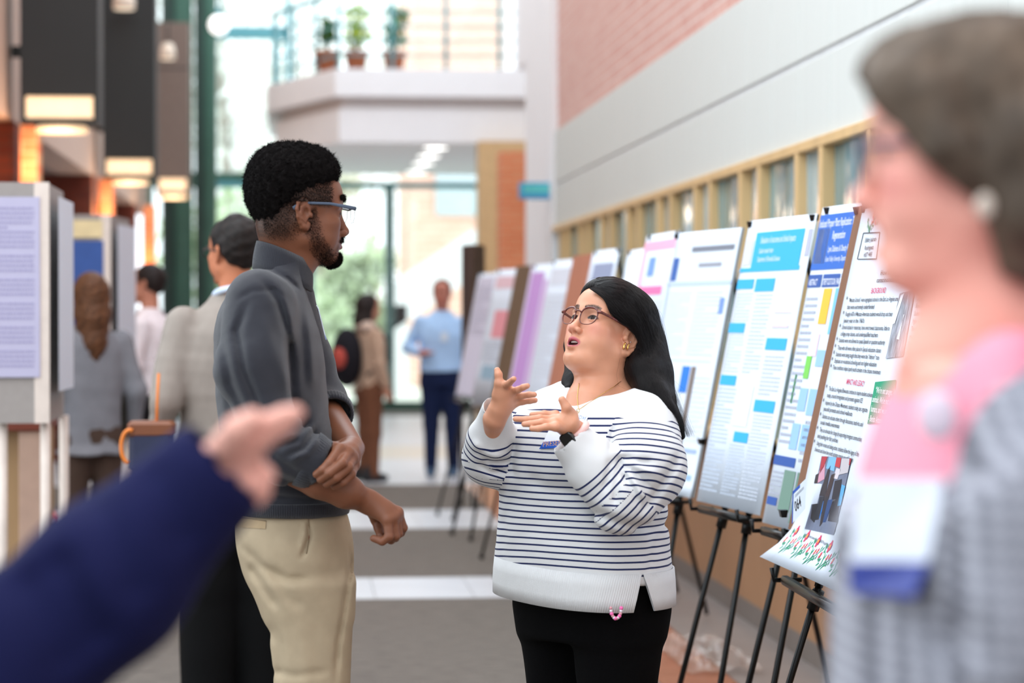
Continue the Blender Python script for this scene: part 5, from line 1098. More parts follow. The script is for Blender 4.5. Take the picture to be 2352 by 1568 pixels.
# ------------------------------------------------------------------ the woman in the striped sweater
YW = 5.7
psi = math.radians(52); tilt = math.radians(22)
WO = P(1392, 757, YW)
fh = np.array([-math.sin(psi), -math.cos(psi), 0]); WF = Frame(WO, fh * math.cos(tilt) + np.array([0, 0, math.sin(tilt)]), np.array([.02, 0, 1.0]) - fh * .0, .965)
wroot = np.array([P(1350, 0, YW)[0], YW, 0])
wom = thing('person', 'woman with long black hair and glasses in a white sweater with navy stripes', 'person', wroot, 'people in the hall')
SK = lin(208, 148, 118)
bl = np.array([math.cos(psi), -math.sin(psi), 0])      # her left, towards the camera
BF = Frame((P(1362, 0, YW)[0], YW + .02, 0), fh, (0, 0, 1))      # body frame: forward, left, up
zW = lambda py: P(0, py, YW)[2]
def wom_body():
    m = SDF(WF); add_head(m, WF, jaw=1.06, fat=.005, mouth=.0075, nose=1.05, lips=1.2, ex=-.012, ez=-.010, es=1.25, noselen=.003)
    m.ell((.020, 0, -.104), (.036, .044, .018), .018, F=WF)
    nb = P(1380, 905, YW + .01)
    m.rc((-.012, 0, -.05), tuple(WF.loc(nb[None])[0]), .058, .058, .03, F=WF); m.rc(P(1384, 858, YW - .01), P(1384, 930, YW - .01), .055, .066, .03, F=IDF)
    m.rc(P(1385, 915, YW), P(1440, 925, YW - .03), .05, .04, .03, F=IDF); m.rc(P(1375, 915, YW), P(1325, 925, YW + .04), .055, .035, .03, F=IDF); m.rc(P(1352, 925, YW - .05), P(1345, 960, YW - .07), .055, .05, .03, F=IDF)
    head = m.mesh(.0021)
    hm = SDF()
    # her left hand (nearer), palm up
    Yh = YW - .30
    wr = P(1318, 990, Yh + .03)
    hm.rc(P(1372, 1060, Yh + .06), wr, .036, .026, .01)
    kn = [P(1276, 953, Yh + .028), P(1272, 963, Yh + .006), P(1273, 971, Yh - .014), P(1277, 980, Yh - .032)]
    fg = [[P(1250, 950, Yh + .028), P(1222, 952, Yh + .03)], [P(1240, 960, Yh), P(1208, 963, Yh), P(1184, 962, Yh + .002)], [P(1245, 969, Yh - .02), P(1218, 973, Yh - .018), P(1204, 974, Yh - .014)], [P(1255, 980, Yh - .036), P(1236, 984, Yh - .034), P(1222, 984, Yh - .03)]]
    th = [P(1314, 952, Yh + .01), P(1301, 936, Yh - .005), P(1291, 918, Yh - .004)]
    hand(hm, wr, kn, fg, th, .023, .0135, .0080); hm.rc(P(1312, 972, Yh), P(1296, 962, Yh), .019, .014, .015)
    # her right hand (farther), back of hand to the camera, thumb up
    Yr = YW - .12
    wr2 = P(1136, 962, Yr + .02)
    hm.rc(P(1128, 1030, Yr + .10), wr2, .026, .024, .01)
    kn = [P(1161, 886, Yr - .02), P(1174, 899, Yr - .012), P(1179, 911, Yr), P(1180, 926, Yr + .012)]
    fg = [[P(1170, 879, Yr - .06), P(1180, 870, Yr - .085)], [P(1190, 895, Yr - .035), P(1202, 889, Yr - .045), P(1211, 886, Yr - .05)], [P(1197, 909, Yr - .012), P(1215, 906, Yr - .02), P(1227, 906, Yr - .024)], [P(1200, 922, Yr + .008), P(1217, 920, Yr + .002), P(1229, 919, Yr)]]
    th = [P(1143, 905, Yr - .01), P(1146, 880, Yr - .02), P(1145, 860, Yr - .02), P(1142, 850, Yr - .016)]
    hand(hm, wr2, kn, fg, th, .024, .0135, .0080); hm.rc(P(1144, 938, Yr + .005), P(1155, 905, Yr - .005), .021, .017, .015)
    hands = hm.mesh(.002)
    b = SDF(); b.loft([(zW(925), 0, 0, .09, .13, 2.2), (zW(1010), .0, 0, .12, .16, 2.2), (zW(1200), 0, 0, .12, .17, 2.2), (zW(1400), 0, 0, .13, .17, 2.2), (.7, 0, 0, .12, .16, 2.2)], .03, F=BF)
    for s_ in (-1, 1): b.chain([tuple(BF.w((0, s_ * .09, .8))), tuple(BF.w((0, s_ * .10, .45))), tuple(BF.w((-.01, s_ * .10, .08)))], [.08, .05, .035], .02)
    b.chain([P(1490, 985, YW - .12), P(1452, 1120, YW - .20), P(1372, 1060, Yh + .06)], [.035, .04, .032], .02); b.chain([P(1240, 970, YW + .1), P(1135, 1070, YW + .08), P(1128, 1030, Yr + .10)], [.045, .04, .034], .02)
    V, Fq = join([head, hands, b.mesh(.014)])
    hd = WF.loc(V); isH = (np.linalg.norm(hd - np.array([0, 0, -.02]), axis=1) < .17)
    c = np.tile(np.array(SK, np.float32), (len(V), 1)); c[isH] = face_color(V[isH], WF, SK, lin(178, 84, 92), lin(48, 34, 34), blush=lin(216, 132, 116), mouth=.0075)
    for (a, b_, r) in ((1440, 786, .004), (1361, 833, .0028), (1382, 838, .0025), (1396, 783, .002), (1379, 806, .002)):
        pass
    paint('body', V, Fq, c, skin_o, wom, wroot)
    o = SDF(WF); o.rc((.0875, -.011, -.0660), (.0875, .011, -.0660), .0036, .0036, .002, F=WF); Vt, Ft = o.mesh(.0012); paint('teeth', Vt, Ft, const(lin(236, 228, 216))(Vt), mat('teeth', (1, 1, 1), .2, 0, attr=True), wom, wroot)
    o = SDF(WF); o.ell((.074, 0, -.072), (.010, .018, .012), .002, F=WF); Vt, Ft = o.mesh(.0016); paint('mouth_inside', Vt, Ft, const(lin(96, 36, 36))(Vt), mat('mouth inside', (1, 1, 1), .4, 0, attr=True), wom, wroot)
wom_body()
eye_mesh(wom, WF, wroot, (1, .10, .05), iris=lin(56, 34, 22))
stubble(WF, wom, wroot, browm(0), 260, .003, .00016, None, 'eyebrows', 9)
# glasses
def wom_glasses():
    g0 = lambda p: WF.w(p) - wroot; tort = mat('tortoiseshell', lin(96, 34, 26), .2, .6, 160, spec=.6, coat=.3); root = None
    for y in (-1, 1):
        pts = []; n = 28
        for i in range(n):
            a = 2 * math.pi * i / n; ca, sa = math.cos(a), math.sin(a); rx, rz = .0250, .0220; yy = .0340 + rx * np.sign(ca) * abs(ca) ** .8; zz = -.003 + rz * np.sign(sa) * abs(sa) ** .8 * (1 - .06 * ca) + .0015 * ca; pts.append((.1035 - (yy - .01) * .16, y * yy, zz))
        g = G(); g.tube([g0(p) for p in pts], [.0017 + .0007 * math.sin(2 * math.pi * i / n) for i in range(n)], 8, closed=True); o = g.build('lens_rim', tort, root if root is not None else wom)
        if root is None:
            root = o; o.name = 'glasses'
        g = G(); g.add([g0(p) for p in pts], [tuple(range(n))]); g.build('lens', lens, root)
        g = G(); g.tube([g0((.0985, y * .058, .008)), g0((.094, y * .0665, .009)), g0((.082, y * .0695, .0085)), g0((.05, y * .0735, .008)), g0((.01, y * .077, .006)), g0((-.010, y * .076, .002))], [.0035, .0038, .0032, .0028, .0026, .0026], 8); g.build('temple_arm', tort, root)
    g = G(); g.tube([g0((.104, -.011, .004)), g0((.1075, -.005, .0075)), g0((.1085, 0, .008)), g0((.1075, .005, .0075)), g0((.104, .011, .004))], .0019, 8); g.build('bridge', tort, root)
wom_glasses()
# gold hoops, necklace, smartwatch
gold = mat('gold', lin(226, 184, 110), .25, .05, spec=.8, metal=1)
for i, (a, z_, r) in enumerate(((.004, -.041, .0075), (-.006, -.039, .0062))):
    g = G(); c = np.array((a - .004, .079 + i * .003, z_)); pts = [WF.w(c + np.array([.3 * r * math.cos(t), .5 * r * math.cos(t), r * math.sin(t)])) - wroot for t in np.linspace(.3, 2 * math.pi - .3, 16)]
    g.tube(pts, [.0012 + .0016 * math.sin(math.pi * k / 15) for k in range(16)], 8); g.build('hoop_earring', gold, wom)
g = G(); g.ball(WF.w((-.013, .083, -.026)) - wroot, .0018, 8, 6); g.build('stud_earring', steel, wom)
# sweater: torso with yoke, two sleeves with folds, hem with side slit
SW0, SW1 = lin(214, 214, 215), lin(24, 34, 78)
armL = [BF.w((-.015, .160, zW(968))), P(1483, 1075, YW - .245), P(1432, 1138, YW - .265), P(1372, 1080, YW - .265), P(1316, 1014, YW - .27)]
armR = [BF.w((-.0, -.140, zW(972))), P(1180, 1015, YW + .06), P(1132, 1050, YW + .02), P(1130, 1010, YW - .02), P(1141, 940, YW - .09)]
def wom_top():
    m = SDF()
    m.loft([(zW(878), -.03, 0, .055, .10, 2.0), (zW(892), -.02, 0, .075, .145, 2.1), (zW(920), -.005, 0, .100, .185, 2.2), (zW(960), .01, 0, .135, .205, 2.3), (zW(1020), .03, 0, .165, .200, 2.3), (zW(1080), .035, 0, .170, .200, 2.3), (zW(1140), .03, 0, .170, .210, 2.3), (zW(1220), .03, 0, .172, .215, 2.3), (zW(1300), .03, 0, .176, .222, 2.3), (zW(1340), .025, 0, .175, .221, 2.35)], .03, F=BF, cap=.008, reg=0)
    m.ell(tuple(BF.w((.11, .07, zW(1035)))), (.09, .09, .08), .06, F=IDF, reg=0); m.ell(tuple(BF.w((.11, -.07, zW(1035)))), (.09, .09, .08), .06, F=IDF, reg=0)
    m.chain(armL[:3], [.080, .088, .084], .03, reg=1, k0=.03); m.chain(armL[2:], [.085, .068, .050], .02, reg=2)
    m.chain(armR[:3], [.070, .072, .068], .03, reg=3, k0=.03); m.chain(armR[2:], [.068, .056, .035], .02, reg=4)
    C = lambda pts, a, w_, yf=YW - .12: m.crease(pts, a * 1.35, w_, yf, YW - .27)
    C([(1415, 1045), (1432, 1080), (1440, 1110)], .012, .009); C([(1405, 1050), (1398, 1090), (1388, 1130)], .008, .009); C([(1425, 1048), (1462, 1060), (1500, 1062)], .011, .008); C([(1430, 1065), (1470, 1095), (1500, 1130)], .010, .008); C([(1430, 1080), (1452, 1120), (1470, 1165)], .008, .008)
    C([(1418, 1060), (1416, 1110), (1412, 1165)], .008, .008); C([(1445, 1052), (1480, 1078), (1516, 1090)], -.007, .008); C([(1432, 1072), (1458, 1110), (1480, 1150)], -.007, .008)
    C([(1412, 975), (1404, 1010), (1402, 1040)], .006, .006, YW); C([(1560, 1040), (1545, 1075), (1500, 1140), (1470, 1180)], .012, .010, YW + .05)
    C([(1345, 1170), (1420, 1200), (1500, 1215), (1550, 1190)], .008, .012, YW + .05); C([(1300, 1120), (1340, 1160), (1400, 1190)], .005, .012, YW + .05); C([(1530, 1200), (1500, 1235), (1490, 1320)], .004, .007, YW + .05)
    C([(1186, 1010), (1176, 1060), (1180, 1100)], .010, .010, YW + .3); C([(1090, 1030), (1130, 1062), (1175, 1060)], .007, .008, YW + .3); C([(1085, 1010), (1110, 1045), (1160, 1050)], -.006, .008, YW + .3); C([(1095, 1062), (1130, 1085), (1170, 1080)], .007, .007, YW + .3)
    C([(1190, 1110), (1160, 1200), (1155, 1330)], .004, .010, YW + .3); C([(1210, 1090), (1250, 1120), (1330, 1130)], .004, .014, YW)
    m.disp(lambda Q: .0022 * vnoise(Q, 22, 12) + .001 * vnoise(Q, 60, 14))
    # sleeve mouths, neck hole
    d = armL[4] - armL[3]; d /= np.linalg.norm(d); m.rc(armL[4] - d * .004, armL[4] + d * .10, .040, .060, .006, 's')
    d = armR[4] - armR[3]; d /= np.linalg.norm(d); m.rc(armR[4] - d * .006, armR[4] + d * .10, .028, .05, .005, 's')
    m.ell(P(1392, 868, YW - .03), (.092, .115, .047), .006, 's', F=Frame((0, 0, 0), (1, 0, 0), (0, 0, 1)), rot=np.array([[math.cos(-.12), 0, math.sin(-.12)], [0, 1, 0], [-math.sin(-.12), 0, math.cos(-.12)]]))
    # side slit at the hem
    return m
mw = wom_top(); V, Fq = mw.mesh(.0040); V = relax(V, Fq, 5)
def stripes():
    Fc = V[Fq].mean(1); cor = V[Fq].reshape(-1, 3)
    _, reg = mw.ev(Fc, want=True)
    def seg(A, Bp, Q):
        ab = Bp - A; return (Q - A) @ ab / np.linalg.norm(ab)
    L = lambda a, b: np.linalg.norm(b - a)
    def arm(pts, Q, fore):
        if fore: s = L(pts[0], pts[1]) + L(pts[1], pts[2]); l1 = L(pts[2], pts[3]); a = seg(pts[2], pts[3], Q); b = seg(pts[3], pts[4], Q) + l1; w_ = np.clip((a - l1 + .02) / .04, 0, 1); return s + a * (1 - w_) + b * w_
        l0 = L(pts[0], pts[1]); a = seg(pts[0], pts[1], Q); b = seg(pts[1], pts[2], Q) + l0; w_ = np.clip((a - l0 + .03) / .06, 0, 1); return a * (1 - w_) + b * w_
    rg = np.repeat(reg, 4); t = np.zeros(len(cor), np.float32); q = BF.loc(cor)
    t[:] = -cor[:, 2] + .010 * np.sin(q[:, 1] * 9 + 1) * np.clip((cor[:, 2] - zW(1150)) * -6, 0, 1)
    yz = zW(953) + .012 * np.cos(q[:, 1] * 10); mask = yz - cor[:, 2]; hz = zW(1312) - .012 * np.sin(np.clip(q[:, 1] / .2, -1, 1) * 1.57); mask = np.where(rg == 0, np.minimum(mask, cor[:, 2] - hz), mask)
    for r, pts, fore in ((1, armL, 0), (2, armL, 1), (3, armR, 0), (4, armR, 1)):
        m_ = rg == r
        if not m_.any(): continue
        if fore:
            s = arm(pts, cor[m_], 1) if r == 2 else (cor[m_] - pts[2]) @ ((pts[4] - pts[2]) / L(pts[4], pts[2])) + sum(L(pts[i], pts[i + 1]) for i in range(4)) - L(pts[4], pts[2]); tot = sum(L(pts[i], pts[i + 1]) for i in range(4)); t[m_] = s; mask[m_] = tot - .072 - s
        else:
            dv = np.array([-.10, -.22, -1.0]) if r == 1 else np.array([-.30, -.05, -1.0]); dv = dv / np.linalg.norm(dv); t[m_] = (cor[m_] - np.array(pts[0])) @ dv + .003
    me = bpy.data.meshes['sweater']
    for nm, v in (('stripe', t), ('mask', mask)): a = me.attributes.new(nm, 'FLOAT', 'CORNER'); a.data.foreach_set('value', v.astype(np.float32))
sw = bpy.data.materials.new('striped knit'); sw.use_nodes = True; N = sw.node_tree.nodes; Lk = sw.node_tree.links; b = N['Principled BSDF']; b.inputs['Roughness'].default_value = .9; b.inputs['Specular IOR Level'].default_value = .2; b.inputs['Sheen Weight'].default_value = .1
at = N.new('ShaderNodeAttribute'); at.attribute_name = 'stripe'; mu = N.new('ShaderNodeMath'); mu.operation = 'MULTIPLY'; mu.inputs[1].default_value = 1 / .0158; Lk.new(at.outputs['Fac'], mu.inputs[0])
fr = N.new('ShaderNodeMath'); fr.operation = 'FRACT'; Lk.new(mu.outputs[0], fr.inputs[0]); lt = N.new('ShaderNodeMath'); lt.operation = 'LESS_THAN'; lt.inputs[1].default_value = .27; Lk.new(fr.outputs[0], lt.inputs[0])
gt = N.new('ShaderNodeMath'); gt.operation = 'GREATER_THAN'; gt.inputs[1].default_value = 0; am = N.new('ShaderNodeAttribute'); am.attribute_name = 'mask'; Lk.new(am.outputs['Fac'], gt.inputs[0]); an = N.new('ShaderNodeMath'); an.operation = 'MULTIPLY'; Lk.new(lt.outputs[0], an.inputs[0]); Lk.new(gt.outputs[0], an.inputs[1])
mx = N.new('ShaderNodeMix'); mx.data_type = 'RGBA'; Lk.new(an.outputs[0], mx.inputs['Factor']); mx.inputs['A'].default_value = (*SW0, 1); mx.inputs['B'].default_value = (*SW1, 1); Lk.new(mx.outputs['Result'], b.inputs['Base Color'])
tc = N.new('ShaderNodeTexCoord'); no = N.new('ShaderNodeTexNoise'); no.inputs['Scale'].default_value = 700; Lk.new(tc.outputs['Object'], no.inputs['Vector']); bp = N.new('ShaderNodeBump'); bp.inputs['Strength'].default_value = .3; bp.inputs['Distance'].default_value = .001; Lk.new(no.outputs['Fac'], bp.inputs['Height']); Lk.new(bp.outputs[0], b.inputs['Normal'])
me = npmesh('sweater', V - wroot.astype(np.float32), Fq); so = link('sweater', me, sw, wom); stripes()
plain = mat('plain white knit', (1, 1, 1), .9, .02, 40, .35, 900, spec=.2, attr=True)
# ribbed hem band in two panels meeting at a slit on her left side
def bring(py, grow, a0, a1, n=200, ex=2.35):
    r = []
    for a in np.linspace(a0, a1, n):
        ca, sa = math.cos(a), math.sin(a); r.append(BF.w((.027 + (.175 + grow) * np.sign(ca) * abs(ca) ** (2 / ex), (.221 + grow) * np.sign(sa) * abs(sa) ** (2 / ex), zW(py) - .06 * .2 * np.sign(sa) * abs(sa) ** .8)))
    return r
sl = math.radians(82)
rib_band(bring(1300, .004, sl - 2 * math.pi + .02, sl, 300), bring(1386, .008, sl - 2 * math.pi + .15, sl - .13, 300), 700, plain, 'hem_band', so, wroot, .0006, .004, col=SW0)
# neckband
nk = []
# trousers, shoes
def wom_legs():
    m = SDF(BF); m.loft([(zW(1330), .0, 0, .165, .205, 2.2), (zW(1400), 0, 0, .160, .198, 2.2), (zW(1480), .0, 0, .145, .180, 2.2)], .03)
    for s_ in (-1, 1): m.loft([(zW(1400), .0, s_ * .09, .13, .105, 2.1), (zW(1500), .0, s_ * .088, .115, .092, 2.1), (zW(1568), .0, s_ * .088, .105, .084, 2.1), (.40, 0, s_ * .09, .085, .07, 2.1), (.07, -.01, s_ * .10, .062, .06, 2.1)], .03)
    m.disp(lambda Q: .002 * vnoise(Q, 20, 21)); return m.mesh(.007)
Vt, Ft = wom_legs(); paint('trousers', Vt, Ft, const(lin(7, 7, 8))(Vt), mat('black trouser cloth', (1, 1, 1), .95, .1, 40, .2, 600, spec=.1, attr=True), wom, wroot)
for s_ in (-1, 1): p = BF.w((.02, s_ * .1, 0)); shoe(wom, wroot, p[0], p[1], fh[:2], .25, lin(24, 24, 26))
# beaded charm hanging from the waist
pk_ = [inkm((240, 120, 180)), inkm((230, 226, 236)), inkm((224, 150, 176))]
for i, t in enumerate(np.linspace(0, math.pi, 12)):
    g = G(); p = P(1415 + 12 * math.cos(t) * (1 if True else 1), 1396 + 24 * math.sin(t), 5.46); g.ball(p, .0038 if i % 3 else .0046, 10, 7); g.build('charm_bead', mat('pink bead', lin(244, 110, 176), .2) if i % 3 == 0 else (mat('clear bead', lin(226, 214, 224), .1) if i % 3 == 1 else mat('rose bead', lin(214, 150, 160), .15)), wom, wroot)
# watch on her left wrist
d = armL[4] - armL[3]; d /= np.linalg.norm(d)
wc = P(1322, 995, YW - .27); side = np.cross(d, [0, 1, 0]); side /= np.linalg.norm(side); dep = np.cross(d, side)
g = G(); g.tube([wc + side * .031 * math.cos(a) + dep * .031 * math.sin(a) for a in np.linspace(0, 2 * math.pi, 24, endpoint=False)], .0085, 8, closed=True, flat=(side * 0 + dep * 0 + side, 1)); wt = g.build('watch_strap', mat('pink silicone', lin(240, 196, 190), .5), wom, wroot)
fc = P(1306, 1011, YW - .305); fr_ = Frame(fc, (-.45, -.80, -.35), d); sdw = SDF(fr_); 
g = G(); V_ = []
for (x_, e) in ((-.005, .0), (-.004, .0012), (.003, .0012), (.005, -.001)):
    for k in range(24):
        a = 2 * math.pi * k / 24; r = .0185 + e; ca, sa = math.cos(a), math.sin(a); V_.append(fr_.w((x_, np.sign(ca) * abs(ca) ** .55 * r * .88, np.sign(sa) * abs(sa) ** .55 * r)))
F_ = [tuple(range(23, -1, -1)), tuple(72 + k for k in range(24))] + [(l * 24 + k, l * 24 + (k + 1) % 24, l * 24 + 24 + (k + 1) % 24, l * 24 + 24 + k) for l in range(3) for k in range(24)]
g.add(V_, F_, False); g.build('watch_case', mat('black glass', lin(10, 10, 12), .12, spec=.7), wt, wroot)
# necklace
Yn = lambda px, py: ysurf2(px, py)
bodyf = SDF(); 
def chainpts(px, n):
    px = np.array(px, float); dd = np.r_[0, np.cumsum(np.linalg.norm(np.diff(px[:, :2], axis=0), axis=1))]; u = np.linspace(0, dd[-1], n); return [P(np.interp(k, dd, px[:, 0]), np.interp(k, dd, px[:, 1]), np.interp(k, dd, px[:, 2])) for k in u]
necksurf = SDF(); necksurf.rc(P(1372, 862, YW - .01), P(1366, 930, YW - .01), .058, .075, .03); necksurf.rc(P(1380, 915, YW), P(1450, 925, YW - .04), .06, .05, .03); necksurf.rc(P(1370, 915, YW), P(1310, 915, YW + .04), .06, .045, .03); necksurf.rc(P(1352, 925, YW - .05), P(1345, 960, YW - .07), .055, .05, .03)
def ys2(px, py, off=.003):
    ys_ = np.linspace(YW - .35, YW + .1, 160); d_ = np.minimum(necksurf.ev(np.array([P(px, py, y) for y in ys_]), mg=.3), mw.ev(np.array([P(px, py, y) for y in ys_]), mg=.3)); i = np.argmax(d_ < 0); return ys_[i] - off if (d_ < 0).any() else YW - .1
nl = [(1430, 872), (1410, 888), (1390, 900), (1368, 915), (1348, 928), (1330, 940), (1327, 930), (1326, 910), (1328, 892), (1330, 880)]
pts = [(a, b, ys2(a, b)) for a, b in nl]; g = G(); g.tube(chainpts(pts, 90), .0008, 5); nko = g.build('necklace', gold, wom, wroot)
for i, p in enumerate(chainpts(pts, 70)): 
    if i % 2 == 0: pass
g = G(); c_ = P(1328, 946, ys2(1328, 946)); g.tube([c_ + np.array([.003 * math.cos(a), 0, .004 * math.sin(a) + .004]) for a in np.linspace(0, 6.28, 10)], .0009, 5); g.tube([c_ + np.array([.0035 * math.cos(a), -.001, .0035 * math.sin(a) - .006]) for a in np.linspace(0, 6.28, 12)], .0009, 5); g.build('pendant', gold, nko, wroot)
# presenter badge with blue ribbon
def onsw(pts, off=.004): return [P(a, b, ys2(a, b, off)) for a, b in pts]
def ys3(px, py, off=.004, _m=[None]):
    if _m[0] is None:
        m_ = SDF(); m_.ops = [o for o in mw.ops if not (o[4] == 'u' and o[5] in (1, 2, 3, 4))]; _m[0] = m_
    ys_ = np.linspace(YW - .40, YW + .1, 160); d_ = _m[0].ev(np.array([P(px, py, y) for y in ys_]), mg=.3); i = np.argmax(d_ < 0); return ys_[i] - off if (d_ < 0).any() else YW - .1
def patch(q, name, m_, par, off=.005, n=5):
    V_ = []; 
    for i in range(n + 1):
        for j in range(n + 1): a, b = i / n, j / n; x = (q[0][0] * (1 - a) + q[1][0] * a) * (1 - b) + (q[3][0] * (1 - a) + q[2][0] * a) * b; y = (q[0][1] * (1 - a) + q[1][1] * a) * (1 - b) + (q[3][1] * (1 - a) + q[2][1] * a) * b; V_.append(P(x, y, ys3(x, y, off)))
    F_ = [(i * (n + 1) + j, i * (n + 1) + j + 1, (i + 1) * (n + 1) + j + 1, (i + 1) * (n + 1) + j) for i in range(n) for j in range(n)]; g = G(); g.add(V_, F_, True); return g.build(name, m_, par, wroot)
bd = patch([(1278, 950), (1350, 958), (1330, 1012), (1248, 1014)], 'name_badge', mat('badge card', lin(222, 226, 240), .4), wom, .006)
patch([(1248, 1014), (1330, 1010), (1322, 1026), (1238, 1031)], 'presenter_ribbon', mat('royal blue ribbon', lin(28, 84, 184), .4), bd, .008)
def ptext(s, px, py, size, c, par, sl=(0, 0), off=.011, px2=None, py2=None, name='badge_text', sx=1):
    cu = bpy.data.curves.new(name, 'FONT'); cu.body = s; cu.size = size; cu.resolution_u = 2; cu.shear = .25; o0 = bpy.data.objects.new(name, cu); COL.objects.link(o0); me = bpy.data.meshes.new_from_object(o0); bpy.data.objects.remove(o0); o = bpy.data.objects.new(name, me); COL.objects.link(o); me.materials.clear(); me.materials.append(inkm(c)); o['kind'] = 'stuff'
    a = P(px, py, ys3(px, py, off)); b = P(px2, py2, ys3(px2, py2, off)); ex = (b - a) / np.linalg.norm(b - a); ez = np.array([0, 0, 1.]); ez -= ex * ez.dot(ex); ez /= np.linalg.norm(ez); n = np.cross(ex, ez)
    o.parent = par; l = a - wroot; o.matrix_local = Matrix(((ex[0] * sx, ez[0], n[0], l[0]), (ex[1] * sx, ez[1], n[1], l[1]), (ex[2] * sx, ez[2], n[2], l[2]), (0, 0, 0, 1)))
ptext('PRESENTER', 1246, 1026, .0165, (226, 176, 120), bd, px2=1300, py2=1020); ptext('Scholars Day', 1290, 962, .012, (60, 110, 190), bd, px2=1345, py2=962, off=.009)
# long hair
def wom_hair():
    m = SDF(WF); e = lambda c, r, k=.03, **a: m.ell(c, r, k, 'u', 0, WF, **a)
    e((-.014, 0, .046), (.099, .084, .082)); e((-.052, 0, .010), (.068, .082, .085), .03); e((.022, 0, .075), (.064, .070, .048), .02)
    # parted front: cut the face clear
    m.ell((.115, .0, .005), (.082, .085, .078), .012, 's', 0, WF)
    for y in (-1, 1): m.ell((.060, y * .072, -.060), (.062, .045, .070), .012, 's', 0, WF); m.ell((-.019, y * .092, -.018), (.036, .048, .049), .006, 's', 0, WF)
    back = [P(1440, 740, YW + .03), P(1470, 800, YW + .02), P(1492, 860, YW - .02), P(1510, 915, YW - .06), P(1540, 965, YW - .12), P(1566, 1002, YW - .15)]
    m.chain(back, [.075, .058, .050, .036, .020, .008], .03, F=IDF)
    m.chain([P(1490, 800, YW - .03), P(1474, 850, YW - .06), P(1494, 900, YW - .10), P(1532, 945, YW - .15)], [.022, .030, .030, .018], .03, F=IDF)
    m.chain([P(1350, 800, YW + .12), P(1345, 850, YW + .10), P(1322, 880, YW + .06), P(1308, 893, YW + .02)], [.06, .045, .028, .012], .03, F=IDF)
    m.ell(P(1432, 800, YW - .13), (.034, .055, .050), .008, 's', F=IDF); m.ell(P(1390, 860, YW - .10), (.045, .08, .05), .01, 's', F=IDF)
    def gro(Q):
        q = WF.loc(Q); ang = np.arctan2(q[:, 1], q[:, 2] - .0) ; fade = np.clip(1.6 - np.linalg.norm(q, axis=1) / .1, 0, 1); return fade * (.0012 * np.sin(ang * 60 + q[:, 0] * 40) + .0008 * np.sin(ang * 131 + q[:, 0] * 90)).astype(np.float32) if True else 0
    m.ell((.050, -.088, -.03), (.055, .05, .075), .012, 's', 0, WF); m.ell(P(1430, 757, YW - .10), (.020, .06, .016), .006, 's', F=IDF); m.disp(gro); return m
hm_ = wom_hair(); V, Fq = hm_.mesh(.003); hair_blk = mat('black hair', (1, 1, 1), .5, .2, 60, .1, 300, spec=.15, attr=True)
ho = paint('hair', V, Fq, const(lin(16, 12, 13))(V), hair_blk, wom, wroot)
